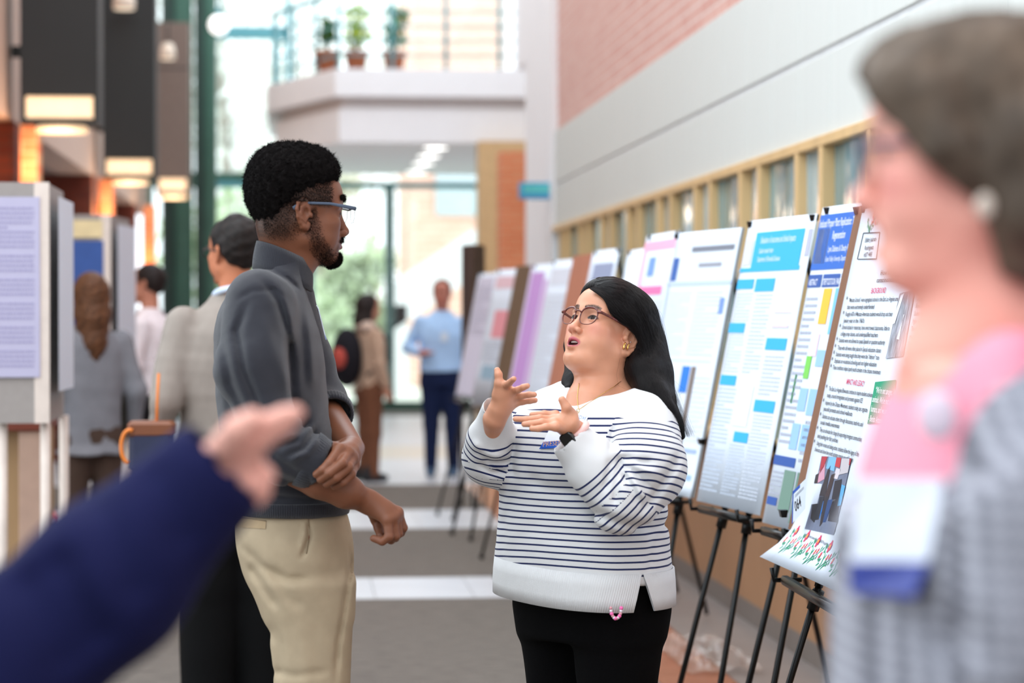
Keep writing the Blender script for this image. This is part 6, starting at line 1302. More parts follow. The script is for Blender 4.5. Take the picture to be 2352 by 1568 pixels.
def strands():
    rs = np.random.RandomState(11); hb = mat('hair fibre', lin(16, 12, 13), .4, .1, spec=.25)
    K = 14
    # guides: from the parting over the near side, down behind the ear to the tips
    def g_(l, ): return np.array([P(x, y, YW + d) for x, y, d in l])
    G_ = [g_([(1350, 660, -.06), (1392, 688, -.085), (1410, 728, -.09), (1440, 744, -.08), (1470, 762, -.07), (1474, 800, -.06), (1466, 845, -.08), (1475, 885, -.12), (1512, 925, -.16)]),
          g_([(1360, 655, -.055), (1415, 680, -.07), (1455, 725, -.085), (1475, 775, -.08), (1487, 825, -.08), (1502, 880, -.10), (1525, 925, -.14), (1552, 975, -.18)]),
          g_([(1368, 650, -.03), (1440, 665, -.03), (1485, 710, -.05), (1504, 765, -.05), (1515, 820, -.055), (1522, 870, -.08), (1540, 920, -.13), (1563, 985, -.17)]),
          g_([(1374, 648, -.01), (1450, 660, .03), (1500, 710, .02), (1516, 770, .01), (1524, 830, -.01), (1534, 890, -.05), (1550, 940, -.11), (1573, 1003, -.16)]),
          g_([(1378, 648, .02), (1440, 662, .09), (1485, 720, .10), (1500, 780, .09), (1510, 840, .06), (1522, 890, .02), (1535, 935, -.05), (1560, 980, -.12)])]
    def rsmp(p): d = np.r_[0, np.cumsum(np.linalg.norm(np.diff(p, axis=0), axis=1))]; u = np.linspace(0, d[-1], K); return np.stack([np.interp(u, d, p[:, i]) for i in range(3)], 1)
    G_ = np.array([rsmp(g) for g in G_]); n = 9000; t = rs.rand(n) * (len(G_) - 1.001); i = t.astype(int); f = (t - i)[:, None, None]; C = G_[i] * (1 - f) + G_[i + 1] * f
    env = np.linspace(0, 1, K)[None, :, None]; C = C + rs.normal(size=(n, 1, 3)) * .0035 * (.15 + env) + np.cumsum(rs.normal(size=(n, K, 3)) * .0003, 1)
    L = .75 + .25 * rs.rand(n); idx = np.linspace(0, K - 1, K)
    for j in range(n):
        if L[j] < 1: u = idx * L[j]; C[j] = np.stack([np.interp(u, idx, C[j, :, q]) for q in range(3)], 1)
    # push strands onto the outside of the hair volume
    Q = C.reshape(-1, 3).astype(np.float32); 
    for _ in range(2):
        d0 = hm_.ev(Q, mg=.2); e = .004; gr = np.stack([hm_.ev(Q + np.array(v, np.float32) * e, mg=.2) - d0 for v in ((1, 0, 0), (0, 1, 0), (0, 0, 1))], 1) / e; gn = np.linalg.norm(gr, axis=1)[:, None] + 1e-6; ok = np.abs(d0) < .05; Q = Q + np.where(ok[:, None], gr / gn * np.clip(.0008 - d0, -.004, .03)[:, None], 0)
    C = Q.reshape(n, K, 3)
    fibres('strands', C, .00035, hb, ho, wroot)
    # fly-away hairs
    fl = []
    for l in ([(1440, 820, -.1), (1436, 860, -.12), (1425, 880, -.13), (1400, 898, -.15)], [(1424, 822, -.12), (1416, 860, -.12), (1420, 885, -.14), (1445, 898, -.16)], [(1312, 885, -.02), (1300, 905, -.1), (1275, 925, -.12), (1250, 945, -.12)], [(1525, 850, 0), (1550, 875, -.02), (1572, 895, -.04), (1545, 925, -.08)], [(1520, 840, 0), (1545, 862, 0), (1555, 900, -.05), (1548, 935, -.1)], [(1500, 700, 0), (1520, 720, 0), (1530, 760, 0), (1528, 800, 0)], [(1380, 643, 0), (1370, 636, -.02), (1355, 640, -.03), (1345, 660, -.05)]): fl.append(rsmp(g_(l)))
    for j in range(160):
        b_ = G_[3] + rs.normal(size=3) * .003; o_ = np.cumsum(np.abs(rs.normal(size=(K, 1))) * np.array([.0016, 0, .0004]), 0) * rs.rand(); fl.append(b_ + o_)
    fibres('flyaway', np.array(fl), .00018, hb, ho, wroot)
strands()
# ------------------------------------------------------------------ the other people
soft = mat('soft cloth', (1, 1, 1), .9, .06, 20, attr=True, spec=.2)
soft_skin = mat('soft skin', (1, 1, 1), .5, .03, 20, attr=True, spec=.35)
def person(label, x, y, face, h, skin, top, pants, hair, hairc, arms, vox=.009, build=1.0, coat=None, sleeves='long', shoes=(26, 26, 30), stride=0, lean=0, head_face=None, tuck=True, hair_len=0, extra=None, legw=1.0):
    s = h / 1.76; F = Frame((x, y, 0), (face[0], face[1], 0), (0, 0, 1), s); org = np.array([x, y, 0.])
    t = thing('person', label, 'person', org, 'people in the hall')
    hf = head_face or face; HF = Frame(F.w((lean, 0, 1.625)), (hf[0], hf[1], 0 if len(hf) < 3 else hf[2]), (0, 0, 1), s)
    m = SDF(HF); add_head(m, HF); m.rc((-.015, 0, -.05), tuple(HF.loc(F.w((lean * .7 - .01, 0, 1.42))[None])[0]), .054, .058, .03)
    hd = m.mesh(.0055 if vox > .007 else .004)
    b = SDF(F); w = build
    b.loft([(.85, 0, 0, .09, .14, 2.2), (1.1, 0, 0, .08, .13, 2.2), (1.40, 0, 0, .07, .13, 2.2)], .03)
    for sg in (-1, 1): b.chain([(0, sg * .09, .85), (stride * sg, sg * .09, .48), (stride * sg * 1.3 - .01, sg * .09, .08)], [.07, .045, .032], .02)
    for sg, (el, wr, fi) in zip((1, -1), arms):
        b.chain([(0, sg * .16, 1.38), el, wr], [.040, .034, .024], .02)
        el_, wr_, fi_ = np.array(el, float), np.array(wr, float), np.array(fi, float); dd = fi_ - wr_; L = np.linalg.norm(dd); dd /= L + 1e-6; sd = np.cross(dd, [0, 0, 1.]) if abs(dd[2]) < .8 else np.array([1., 0, 0]); sd /= np.linalg.norm(sd)
        b.rc(tuple(wr_), tuple(wr_ + dd * .085), .026, .030, .01)
        for q in range(4): k0 = wr_ + dd * .085 + sd * (q - 1.5) * .019; b.chain([tuple(k0), tuple(k0 + dd * .045), tuple(k0 + dd * (.075 - .006 * abs(q - 1.2)) + np.cross(sd, dd) * .012)], [.0105, .0095, .008], .003, k0=.008)
        b.chain([tuple(wr_ + dd * .03 + sd * -.02), tuple(wr_ + dd * .06 - sd * .045), tuple(wr_ + dd * .09 - sd * .05)], [.013, .011, .009], .004, k0=.01)
    V, Fq = join([hd, b.mesh(vox)])
    c = np.tile(np.array(skin, np.float32), (len(V), 1)); hq = HF.loc(V); isH = np.linalg.norm(hq - np.array([0, 0, -.02]), axis=1) < .17
    c[isH] = face_color(V[isH], HF, skin, tuple(np.array(skin) * (.8, .5, .55)), tuple(np.array(hairc) * .8 + .01)); paint('body', V, Fq, c, soft_skin, t, org)
    eye_mesh(t, HF, org, name='eye')
    # top
    m = SDF(F); low = coat if coat else (.93 if tuck else .86)
    m.loft([(low, 0, 0, .125 * w, .17 * w, 2.3), (1.05, 0, 0, .115 * w, .16 * w, 2.3), (1.25, .005, 0, .125 * w, .18 * w, 2.3), (1.37, -.005, 0, .11 * w, .175, 2.2), (1.43, lean * .6 - .01, 0, .08, .12, 2), (1.475, lean * .8 - .01, 0, .062, .066, 2)] + ([(low - .001, 0, 0, .17 * w, .205 * w, 2.2)] if coat else []), .03)
    for sg, (el, wr, fi) in zip((1, -1), arms):
        e2 = np.array(el, float); w2 = np.array(wr, float)
        if sleeves == 'long': m.chain([(0, sg * .17 * min(w, 1.1), 1.365), tuple(e2), tuple(e2 + (w2 - e2) * .94)], [.068, .054, .040], .03, reg=1)
        elif sleeves == 'rolled': m.chain([(0, sg * .17, 1.365), tuple(e2), tuple(e2 + (w2 - e2) * .25)], [.066, .054, .048], .03, reg=1)
        else: m.chain([(0, sg * .17, 1.365), tuple(np.array([0, sg * .17, 1.365]) * .25 + e2 * .75)], [.066, .054], .03, reg=1)
    m.disp(lambda Q: .004 * vnoise(Q, 16, int(x * 10) % 50 + 3) + .002 * vnoise(Q, 40, 5))
    V, Fq = m.mesh(vox); tp = paint('jacket' if coat else 'shirt', V, Fq, const(top)(V), soft, t, org)
    m = SDF(F); m.loft([(.80, 0, 0, .12 * w, .165 * w, 2.2), (.96, 0, 0, .115 * w, .162 * w, 2.2)], .03)
    for sg in (-1, 1): m.chain([(0, sg * .085, .84), (stride * sg, sg * .095, .46), (stride * sg * 1.3 - .01, sg * .10, .07)], [.098 * w, .070 * legw, .054 * legw ** 1.3], .03)
    m.disp(lambda Q: .003 * vnoise(Q, 14, 8)); V, Fq = m.mesh(vox * 1.2); paint('trousers', V, Fq, const(pants)(V), soft, t, org)
    for sg in (-1, 1): p = F.w((stride * sg * 1.3 - .02, sg * .10, 0)); shoe(t, org, p[0], p[1], face, .27 * s, lin(*shoes))
    # hair
    m = SDF(HF); m.ell((-.018, 0, .042), (.100, .083, .088), .02); m.ell((-.055, 0, .01), (.055, .074, .075), .03)
    m.ell((.105, 0, -.02), (.080, .085, .070), .02, 's')
    for sg in (-1, 1): m.ell((.02, sg * .09, -.03), (.05, .03, .05), .01, 's')
    if hair == 'long':
        m.chain([(-.05, 0, .02), (-.075, 0, -.12), (-.085, 0, -.12 - hair_len * .5), (-.085, 0, -.12 - hair_len)], [.085, .075, .062, .03], .04)
        for sg in (-1, 1): m.chain([(-.03, sg * .055, .02), (-.045, sg * .065, -.10), (-.06, sg * .06, -.10 - hair_len * .7)], [.04, .035, .018], .03)
    m.disp(lambda Q: .003 * vnoise(Q, 90, 4) + (.004 * vnoise(Q, 45, 6) if hair == 'curly' else 0)); V, Fq = m.mesh(.006); nn_ = .5 + .5 * vnoise(V, 130, 7); paint('hair', V, Fq, const(hairc)(V) * (.55 + .8 * nn_[:, None]), mat('soft hair', (1, 1, 1), .6, .3, 50, .5, 150, attr=True, spec=.3), t, org)
    if extra: extra(t, F, HF, org)
    return t, F, HF, org
def specs(t, HF, org, m):
    g0 = lambda p: HF.w(p) - org; g = G()
    for y in (-1, 1):
        g.tube([g0((.105, y * (.033 + .023 * math.cos(a)), -.002 + .02 * math.sin(a))) for a in np.linspace(0, 6.28, 14, endpoint=False)], .0022, 6, closed=True); g.tube([g0((.10, y * .057, .006)), g0((.05, y * .075, .008)), g0((-.02, y * .08, -.002))], .0025, 6)
    g.tube([g0((.1055, -.012, .004)), g0((.107, 0, .007)), g0((.1055, .012, .004))], .0025, 6); o = g.build('glasses', m, t)
    g = G()
    for y in (-1, 1): g.add([g0((.105, y * (.033 + .023 * math.cos(a)), -.002 + .02 * math.sin(a))) for a in np.linspace(0, 6.28, 14, endpoint=False)], [tuple(range(14))])
    g.build('lens', lens, o)
X = lambda px, Y: P(px, 0, Y)[0]
# grey blazer, back to the camera, with a bag in the left hand
def bag_extra(t, F, HF, org):
    specs(t, HF, org, mat('dark frame', lin(40, 36, 36), .3))
t_b, F_b, H_b, o_b = person('person with short curly hair in a grey blazer, seen from behind', X(538, 9.0), 9.0, (-.25, .97), 1.845, lin(190, 118, 84), lin(150, 140, 132), lin(7, 7, 8), 'curly', lin(28, 20, 17), [((-.06, .26, 1.10), (.02, .28, .90), (.05, .27, .80)), ((-.05, -.26, 1.10), (.06, -.24, .92), (.1, -.22, .84))], vox=.008, build=1.22, coat=.80, head_face=(-.60, .80), lean=.02, extra=bag_extra, legw=1.55)
g = G(); ring = [F_b.w((-.005 + .068 * math.cos(a), .070 * math.sin(a), 1.475 - .02 * math.cos(a))) - o_b for a in np.linspace(0, 6.28, 24, endpoint=False)]; g.tube(ring, .012, 8, closed=True); g.build('shirt_collar', mat('pale blue collar', lin(206, 220, 240), .8), t_b)
bp = P(352, 985, 8.75); bg_ = thing('handbag', 'navy and tan leather bag hanging from the hand of the person in the grey blazer', 'bag', bp)
g = G(); g.box((-.085, -.05, -.16), (.075, .05, .02), .02); g.build('bag_body', mat('navy leather', lin(38, 44, 72), .5), bg_)
g = G(); g.box((-.09, -.054, -.03), (.08, .054, .03), .012); g.build('flap', mat('brown leather', lin(120, 70, 44), .45), bg_)
g = G(); g.tube([(.012, 0, .0), (.014, 0, .09), (.02, 0, .2)], .006, 6); g.tube([(.004, -.01, -.03), (.01, -.01, .03)], .012, 6); g.build('strap', mat('orange leather', lin(226, 128, 50), .4), bg_)
g = G(); g.tube([(-.08 + .03 * math.cos(a), -.055, -.06 + .06 * math.sin(a)) for a in np.linspace(1.2, 4.6, 12)], .008, 6); g.build('handle_ring', mat('orange leather', lin(226, 128, 50), .4), bg_)
# coat and long brown hair at the display boards
t_c, F_c, H_c, o_c = person('person with long brown hair in a grey coat, back turned, at the display boards', X(205, 12.9), 12.9, (-.35, .93), 1.70, lin(206, 150, 124), lin(124, 124, 130), lin(74, 58, 50), 'long', lin(92, 58, 36), [((-.04, .24, 1.10), (.08, .22, .95), (.14, .2, .88)), ((-.04, -.25, 1.10), (.05, -.26, .88), (.06, -.26, .80))], vox=.011, build=1.05, coat=.76, hair_len=.27)
# white shirt man
t_w, F_w, H_w, o_w = person('man in a white shirt and black trousers standing in profile near the green column', X(348, 15.5), 15.5, (-.93, .36), 1.80, lin(196, 132, 108), lin(238, 228, 232), lin(22, 20, 22), 'short', lin(34, 24, 22), [((.02, .24, 1.12), (.22, .16, 1.18), (.30, .12, 1.22)), ((.02, -.24, 1.12), (.20, -.18, 1.10), (.28, -.14, 1.12))], vox=.012, build=1.0, sleeves='rolled', lean=.03)
# person with a backpack far down the hall
t_p, F_p, H_p, o_p = person('person in beige sweater and brown trousers wearing a black backpack down the hall', X(848, 21.3), 21.3, (.92, .40), 1.66, lin(196, 140, 116), lin(196, 164, 142), lin(120, 78, 58), 'long', lin(40, 30, 28), [((.0, .22, 1.10), (.12, .18, .98), (.18, .16, .92)), ((.0, -.23, 1.10), (.06, -.24, .90), (.08, -.24, .82))], vox=.013, hair_len=.06, tuck=False)
bk = F_p.w((-.20, 0, 1.16)); bp_ = thing('backpack', 'black backpack with a red patch on the back of the person in the beige sweater', 'bag', bk)
m = SDF(Frame(bk, (.92, .40, 0), (0, 0, 1))); m.ell((-.03, 0, .0), (.13, .17, .26), .03); m.ell((-.10, 0, -.08), (.07, .13, .13), .03); m.ell((.22, 0, 0), (.17, .3, .4), .01, 's'); V, Fq = m.mesh(.012); paint('pack_body', V, Fq, const(lin(34, 32, 38))(V), soft, bp_, bk)
m = SDF(Frame(bk, (.92, .40, 0), (0, 0, 1))); m.ell((-.13, -.06, -.01), (.05, .10, .10), .03); V, Fq = m.mesh(.012); paint('front_pocket', V, Fq, const(lin(190, 84, 74))(V), soft, bp_, bk)
g = G()
for sy in (-.1, .1): g.tube([F_p.w((-.10, sy, 1.40)) - bk, F_p.w((.02, sy, 1.45)) - bk, F_p.w((.145, sy, 1.32)) - bk, F_p.w((.13, sy * 1.3, 1.12)) - bk, F_p.w((-.09, sy * 1.4, 1.0)) - bk], .018, 6)
g.build('shoulder_strap', mat('black strap', lin(36, 34, 38), .8), bp_)
m = SDF(F_p); m.chain([(-.05, .09, 1.44), (-.09, 0, 1.47), (-.05, -.09, 1.44), (.05, -.06, 1.43)], [.05, .06, .05, .035], .03); V, Fq = m.mesh(.012); paint('hood', V, Fq, const(lin(222, 196, 180))(V), soft, t_p, o_p)
# blue shirt man facing the camera
t_m, F_m, H_m, o_m = person('man in a light blue shirt and navy trousers facing the camera far down the hall', X(1015, 21.9), 21.9, (-.12, -.99), 1.80, lin(190, 122, 104), lin(176, 208, 246), lin(24, 34, 66), 'short', lin(120, 72, 60), [((.0, .27, 1.12), (.02, .27, .90), (.04, .26, .82)), ((-.02, -.30, 1.14), (.16, -.20, 1.10), (.20, -.12, 1.10))], vox=.013, build=1.18, shoes=(60, 90, 120), stride=.0)
g = G(); g.slab([F_m.w((.155, .06, 1.28)) - o_m, F_m.w((.155, .0, 1.28)) - o_m, F_m.w((.155, .0, 1.20)) - o_m, F_m.w((.155, .06, 1.20)) - o_m][::-1], .004); g.build('name_badge', paper, t_m)
# backpack standing on the floor at the lower left
fb = P(100, 1290, 12.2); fb[2] = 0; fbt = thing('backpack', 'dark backpack with red piping standing on the floor by the cabinet at lower left', 'bag', fb)
m = SDF(Frame(fb, (0, -1, 0), (0, 0, 1))); m.ell((0, 0, .20), (.11, .17, .24), .03); m.ell((.08, 0, .13), (.06, .13, .12), .03); m.ell((0, 0, -.10), (.3, .3, .11), .01, 's'); V, Fq = m.mesh(.012); paint('pack_body', V, Fq, const(lin(44, 46, 62))(V), soft, fbt, fb)
g = G(); g.tube([(-.17, -.04, .05), (-.165, -.06, .2), (-.12, -.06, .35), (0, -.06, .43), (.12, -.06, .36)], .012, 6); g.build('piping', mat('dark red piping', lin(120, 26, 34), .6), fbt)
g = G(); g.tube([(.02, -.03, .42), (.05, -.03, .48), (.09, -.03, .42)], .018, 6); g.build('top_handle', mat('coral handle', lin(214, 96, 76), .6), fbt)
# small dark bag beside the coat
sb_ = P(272, 960, 13.2); sbt = thing('shoulder_bag', 'small dark olive bag hanging beside the person in the grey coat', 'bag', sb_)
m = SDF(Frame(sb_, (0, -1, 0), (0, 0, 1))); m.ell((0, 0, 0), (.06, .07, .15), .02); m.ell((.03, 0, -.05), (.05, .06, .07), .02); V, Fq = m.mesh(.01); paint('bag_body', V, Fq, const(lin(44, 42, 34))(V), soft, sbt, sb_)
g = G(); g.tube([(-.03, 0, .12), (-.06, 0, .45), (-.12, .0, .52)], .008, 6); g.build('strap', black, sbt)
# ---- blurred woman in the right foreground
YF = 2.15
def fg_woman():
    O = P(2243, 350, YF); HF = Frame(O, (-.966, .26, -.03), (0, 0, 1), .98); org = np.array([X(2260, YF), YF, 0])
    t = thing('person', 'laughing woman with short light brown hair and pink shirt in the right foreground', 'person', org, 'people in the hall')
    skin = lin(232, 164, 148)
    m = SDF(HF); add_head(m, HF, mouth=.016, fat=.003); m.rc((-.012, 0, -.05), tuple(HF.loc(P(2285, 800, YF)[None])[0]), .054, .060, .03); m.rc(P(2270, 760, YF), P(2190, 830, YF), .055, .05, .03, F=IDF)
    hd = m.mesh(.003)
    b = SDF(); z = lambda py: P(0, py, YF)[2]
    b.loft([(.75, X(2230, YF), YF, .11, .15, 2.2), (z(1300), X(2230, YF), YF, .09, .14, 2.2), (z(820), X(2270, YF), YF, .07, .13, 2.2)], .03)
    for sg in (-1, 1): b.chain([(X(2240, YF), YF + sg * .09, .8), (X(2240, YF), YF + sg * .09, .45), (X(2250, YF), YF + sg * .1, .08)], [.075, .05, .035], .02)
    # forearms: the far hand is held low in front of the body
    b.chain([P(2340, 900, YF - .15), P(2400, 1180, YF - .23), P(2330, 1500, YF - .26)], [.03, .03, .026], .02); b.chain([P(2290, 880, YF + .17), P(2260, 1330, YF + .20), P(2190, 1420, YF + .05)], [.04, .035, .026], .02)
    k = P(2160, 1422, YF + .04); b.rc(P(2190, 1420, YF + .05), k, .027, .030, .01)
    for q in range(4): a0 = k + np.array([-.01, (q - 1.5) * .018, -.005 * q]); b.chain([a0, a0 + np.array([-.035, 0, -.012]), a0 + np.array([-.05, 0, -.035])], [.0105, .0095, .008], .003, k0=.008)
    b.chain([k + np.array([.01, -.02, .01]), k + np.array([-.02, -.035, .03]), k + np.array([-.045, -.035, .035])], [.013, .011, .009], .004)
    V, Fq = join([hd, b.mesh(.009)]); c = np.tile(np.array(skin, np.float32), (len(V), 1)); hq = HF.loc(V); isH = np.linalg.norm(hq - np.array([0, 0, -.02]), axis=1) < .17
    c[isH] = face_color(V[isH], HF, skin, lin(150, 60, 62), lin(110, 84, 66), blush=lin(226, 130, 130), mouth=.016); paint('body', V, Fq, c, soft_skin, t, org)
    o = SDF(HF); o.rc((.084, -.012, -.066), (.084, .012, -.066), .003, .003, .002); Vt, Ft = o.mesh(.002); paint('teeth', Vt, Ft, const(lin(236, 228, 216))(Vt), mat('teeth', (1, 1, 1), .2, 0, attr=True), t, org)
    eye_mesh(t, HF, org)
    m = SDF(HF); m.ell((-.012, 0, .045), (.108, .088, .086), .02); m.ell((.040, 0, .070), (.068, .070, .048), .02); m.ell((-.06, 0, -.01), (.068, .084, .095), .03); m.ell((-.07, 0, -.07), (.045, .075, .06), .03); m.ell((-.020, .074, -.01), (.035, .020, .040), .02); m.ell((-.020, -.074, -.01), (.035, .020, .040), .02); m.chain([(-.03, .070, -.02), (-.032, .074, -.06), (-.03, .066, -.105)], [.03, .026, .014], .02); m.chain([(.060, .02, .085), (.072, .055, .060), (.055, .074, .020)], [.026, .018, .012], .02); m.chain([(.060, -.02, .085), (.072, -.055, .060), (.055, -.074, .020)], [.026, .018, .012], .02)
    for sg in (-1, 1): m.chain([(.04, sg * .074, .05), (.025, sg * .086, .0), (.012, sg * .086, -.03)], [.024, .018, .008], .02); m.chain([(-.050, sg * .072, .0), (-.060, sg * .072, -.06), (-.062, sg * .060, -.11)], [.035, .034, .026], .02)
    m.ell((.115, 0, -.01), (.075, .066, .078), .012, 's'); m.disp(lambda Q: .0025 * vnoise(Q * np.array([1, 1, .4], np.float32), 110, 4)); V, Fq = m.mesh(.0045); n_ = .5 + .5 * vnoise(V * np.array([1, 1, .3], np.float32), 60, 9); cc = np.array(lin(84, 70, 58)) * (1 - n_[:, None] * .0) * (.75 + .5 * n_[:, None]); paint('hair', V, Fq, cc, mat('soft hair', (1, 1, 1), .6, .3, 50, .5, 150, attr=True, spec=.3), t, org)
    specs(t, HF, org, mat('blue grey frame', lin(86, 84, 110), .3))
    g = G(); g.ball(HF.w((-.004, .104, -.054)) - org, (.008, .004, .011), 14, 10); g.build('earring', mat('pearl', lin(206, 190, 176), .25, spec=.8), t)
    # pink shirt
    m = SDF(); S_ = lambda py, x0, x1, ry: (z(py), (X(x0, YF) + X(x1, YF)) / 2, YF, (X(x1, YF) - X(x0, YF)) / 2, ry, 2.2)
    front = [(770, 2190, 2400, .08), (800, 2160, 2450, .13), (860, 2100, 2490, .175), (960, 2050, 2500, .19), (1080, 2010, 2500, .19), (1200, 1990, 2480, .185), (1350, 1970, 2460, .18), (1568, 1968, 2450, .185), (1700, 1965, 2460, .19)]
    m.loft([S_(*q) for q in front], .03); m.ell(P(2215, 745, YF - .0), (.070, .09, .034), .01, 's'); m.chain([P(2330, 890, YF - .13), P(2390, 1120, YF - .20)], [.050, .045], .03); V, Fq = m.mesh(.006); paint('pink_shirt', V, Fq, const(lin(232, 148, 166))(V), soft, t, org)
    # checked jacket over it, open in the upper front
    m = SDF(); m.loft([S_(q[0] + 10, q[1] - 32 if q[0] > 1150 else q[1] + 20, q[2] + 30, q[3] + .032) for q in front], .03)
    m.chain([P(2330, 880, YF - .19), P(2400, 1180, YF - .24), P(2330, 1480, YF - .26)], [.075, .065, .055], .03); m.chain([P(2330, 880, YF + .18), P(2300, 1200, YF + .22), P(2150, 1400, YF + .12)], [.07, .058, .046], .03)
    wedge = SDF(); m.ell(P(2085, 900, YF), (.070, .35, .120), .01, 's', rot=np.array([[math.cos(.5), 0, math.sin(.5)], [0, 1, 0], [-math.sin(.5), 0, math.cos(.5)]])); m.ell(P(2235, 750, YF), (.066, .11, .052), .01, 's')
    m.chain([P(2385, 900, YF - .12), P(2390, 1010, YF - .17), P(2400, 1180, YF - .23)], [.045, .056, .06], .02); m.chain([P(2350, 860, YF - .08), P(2285, 1030, YF - .16), P(2220, 1170, YF - .17)], [.020, .022, .022], .015)
    C = lambda pts, a, w_: m.crease(pts, a, w_, YF, YF - .2)
    C([(2100, 1380), (2170, 1440), (2300, 1470)], .008, .02); C([(2120, 1450), (2200, 1500), (2352, 1520)], .008, .018)
    V, Fq = m.mesh(.006); jm = bpy.data.materials.new('grey check'); jm.use_nodes = True; N = jm.node_tree.nodes; Lk = jm.node_tree.links; tc = N.new('ShaderNodeTexCoord'); sp = N.new('ShaderNodeSeparateXYZ'); Lk.new(tc.outputs['Object'], sp.inputs[0])
    outs = []
    for ax in ('X', 'Z'):
        a = N.new('ShaderNodeMath'); a.operation = 'MULTIPLY'; a.inputs[1].default_value = 420; Lk.new(sp.outputs[ax], a.inputs[0]); b_ = N.new('ShaderNodeMath'); b_.operation = 'SINE'; Lk.new(a.outputs[0], b_.inputs[0]); outs.append(b_)
    ad = N.new('ShaderNodeMath'); ad.operation = 'ADD'; Lk.new(outs[0].outputs[0], ad.inputs[0]); Lk.new(outs[1].outputs[0], ad.inputs[1]); mr = N.new('ShaderNodeMapRange'); mr.inputs[1].default_value = -1; mr.inputs[2].default_value = 1; Lk.new(ad.outputs[0], mr.inputs[0]); mx = N.new('ShaderNodeMix'); mx.data_type = 'RGBA'; Lk.new(mr.outputs[0], mx.inputs['Factor']); mx.inputs['A'].default_value = (*lin(88, 88, 98), 1); mx.inputs['B'].default_value = (*lin(168, 168, 178), 1); Lk.new(mx.outputs['Result'], N['Principled BSDF'].inputs['Base Color']); N['Principled BSDF'].inputs['Roughness'].default_value = .9
    link('checked_jacket', npmesh('checked_jacket', V - org.astype(np.float32), Fq), jm, t)
    q = [P(1968, 1098, YF - .05), P(2168, 1098, YF - .16), P(2130, 1292, YF - .17), P(1950, 1292, YF - .06)]; q = [p - org for p in q]
    g = G(); g.slab(q[::-1], .004); bd_ = g.build('name_badge', mat('badge sleeve', lin(204, 208, 220), .4), t); q2 = [P(1950, 1290, YF - .061), P(2130, 1290, YF - .171), P(2096, 1372, YF - .171), P(1948, 1360, YF - .062)]; g = G(); g.slab([p - org for p in q2][::-1], .004); g.build('badge_ribbon', mat('deep blue ribbon', lin(26, 46, 132), .4), bd_)
    q = SDF(Frame(P(2152, 955, YF - .165), (-.6, -.8, 0), (0, 0, 1))); q.ell((0, 0, 0), (.008, .018, .022), .01); V, Fq = q.mesh(.003); paint('round_pin', V, Fq, const(lin(212, 196, 210))(V), soft, t, org)
    m = SDF(); m.loft([(.80, X(2210, YF), YF, .13, .17, 2.2), (.98, X(2215, YF), YF, .125, .165, 2.2)], .03)
    for sg in (-1, 1): m.chain([(X(2230, YF), YF + sg * .09, .84), (X(2235, YF), YF + sg * .09, .46), (X(2240, YF), YF + sg * .10, .07)], [.10, .072, .056], .03)
    V, Fq = m.mesh(.012); paint('trousers', V, Fq, const(lin(40, 40, 48))(V), soft, t, org)
    for sg in (-1, 1): shoe(t, org, X(2235, YF), YF + sg * .10, (-1, 0), .25)
fg_woman()
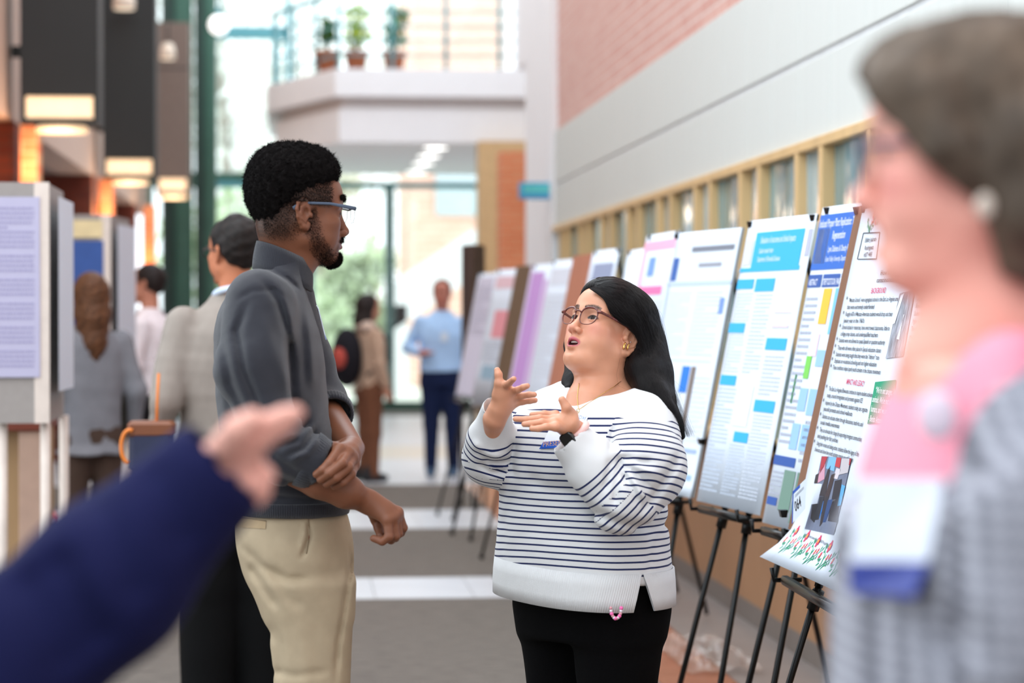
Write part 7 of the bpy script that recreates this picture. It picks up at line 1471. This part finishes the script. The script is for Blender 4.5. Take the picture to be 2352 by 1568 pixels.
# ---- blurred pointing arm in the left foreground; the person stands just outside the frame
def fg_arm():
    YA = 2.4; x0 = -.72; org = np.array([x0, YA - .1, 0]); t = thing('person', 'navy sleeved arm with pointing hand reaching in from the lower left foreground', 'person', org, 'people in the hall'); F = Frame(org, (.95, .3, 0), (0, 0, 1))
    HF = Frame((x0 + .0, YA - .1, 1.63), (.9, .4, 0), (0, 0, 1)); m = SDF(HF); add_head(m, HF); m.rc((-.015, 0, -.05), (-.02, 0, -.22), .054, .058, .03); hd = m.mesh(.005)
    sh = np.array([x0 + .16, YA - .06, 1.36]); el = P(-60, 1600, YA); wr = P(498, 1085, YA)
    skin = lin(236, 176, 160); h = SDF(); h.chain([el, wr], [.04, .028], .01)
    kn = [P(562, 1010, YA - .03), P(572, 1050, YA - .012), P(574, 1085, YA + .008), P(570, 1118, YA + .028)]
    fg = [[P(610, 972, YA - .035), P(650, 955, YA - .035), P(680, 948, YA - .035)], [P(600, 1010, YA - .03), P(640, 985, YA - .03), P(662, 976, YA - .03)], [P(608, 1092, YA - .005), P(590, 1120, YA - .01), P(566, 1112, YA - .02)], [P(600, 1125, YA + .02), P(584, 1146, YA + .012), P(560, 1136, YA)]]
    th = [P(520, 1020, YA - .04), P(545, 985, YA - .06), P(580, 962, YA - .066)]
    hand(h, wr, kn, fg, th, .028, .019, .0100); hands = h.mesh(.004)
    b = SDF(F); b.loft([(.85, 0, 0, .09, .14, 2.2), (1.40, 0, 0, .07, .13, 2.2)], .03)
    for sg in (-1, 1): b.chain([(0, sg * .09, .85), (0, sg * .09, .48), (0, sg * .09, .08)], [.07, .045, .032], .02)
    V, Fq = join([hd, hands, b.mesh(.014)]); paint('body', V, Fq, const(skin)(V), soft_skin, t, org); eye_mesh(t, HF, org)
    m = SDF(F); m.loft([(.88, 0, 0, .13, .18, 2.3), (1.25, 0, 0, .13, .19, 2.3), (1.37, 0, 0, .11, .175, 2.2), (1.46, 0, 0, .06, .07, 2)], .03)
    e2 = P(470, 1108, YA); m.chain([sh, el + np.array([0, 0, .0]), P(250, 1330, YA), e2], [.075, .085, .076, .058], .03, F=IDF); d = e2 - el; d /= np.linalg.norm(d); m.rc(e2 + d * .03, e2 + d * .14, .045, .06, .004, 's', F=IDF); m.chain([(0, .17, 1.36), (.02, .24, 1.1), (.06, .24, .88)], [.07, .056, .042], .03)
    C = lambda pts, a, w_: m.crease(pts, a, w_, YA, YA)
    C([(200, 1120), (260, 1260), (330, 1400)], .010, .020); C([(120, 1250), (180, 1380), (250, 1500)], .014, .02); C([(40, 1300), (120, 1450), (170, 1560)], .012, .022); C([(330, 1060), (400, 1180), (440, 1270)], .008, .02)
    V, Fq = m.mesh(.008); paint('navy_jacket', V, Fq, const(lin(19, 22, 62))(V), soft, t, org)
    m = SDF(F); m.loft([(.80, 0, 0, .12, .165, 2.2), (.96, 0, 0, .115, .162, 2.2)], .03)
    for sg in (-1, 1): m.chain([(0, sg * .085, .84), (0, sg * .095, .46), (0, sg * .10, .07)], [.098, .07, .054], .03)
    V, Fq = m.mesh(.012); paint('trousers', V, Fq, const(lin(40, 40, 44))(V), soft, t, org)
    for sg in (-1, 1): p = F.w((0, sg * .1, 0)); shoe(t, org, p[0], p[1], (.95, .3), .27)
    m = SDF(HF); m.ell((-.018, 0, .042), (.100, .083, .088), .02); m.ell((.105, 0, -.02), (.080, .085, .070), .02, 's'); V, Fq = m.mesh(.006); paint('hair', V, Fq, const(lin(60, 44, 34))(V), mat('soft hair', (1, 1, 1), .6, .3, 50, .5, 150, attr=True, spec=.3), t, org)
fg_arm()
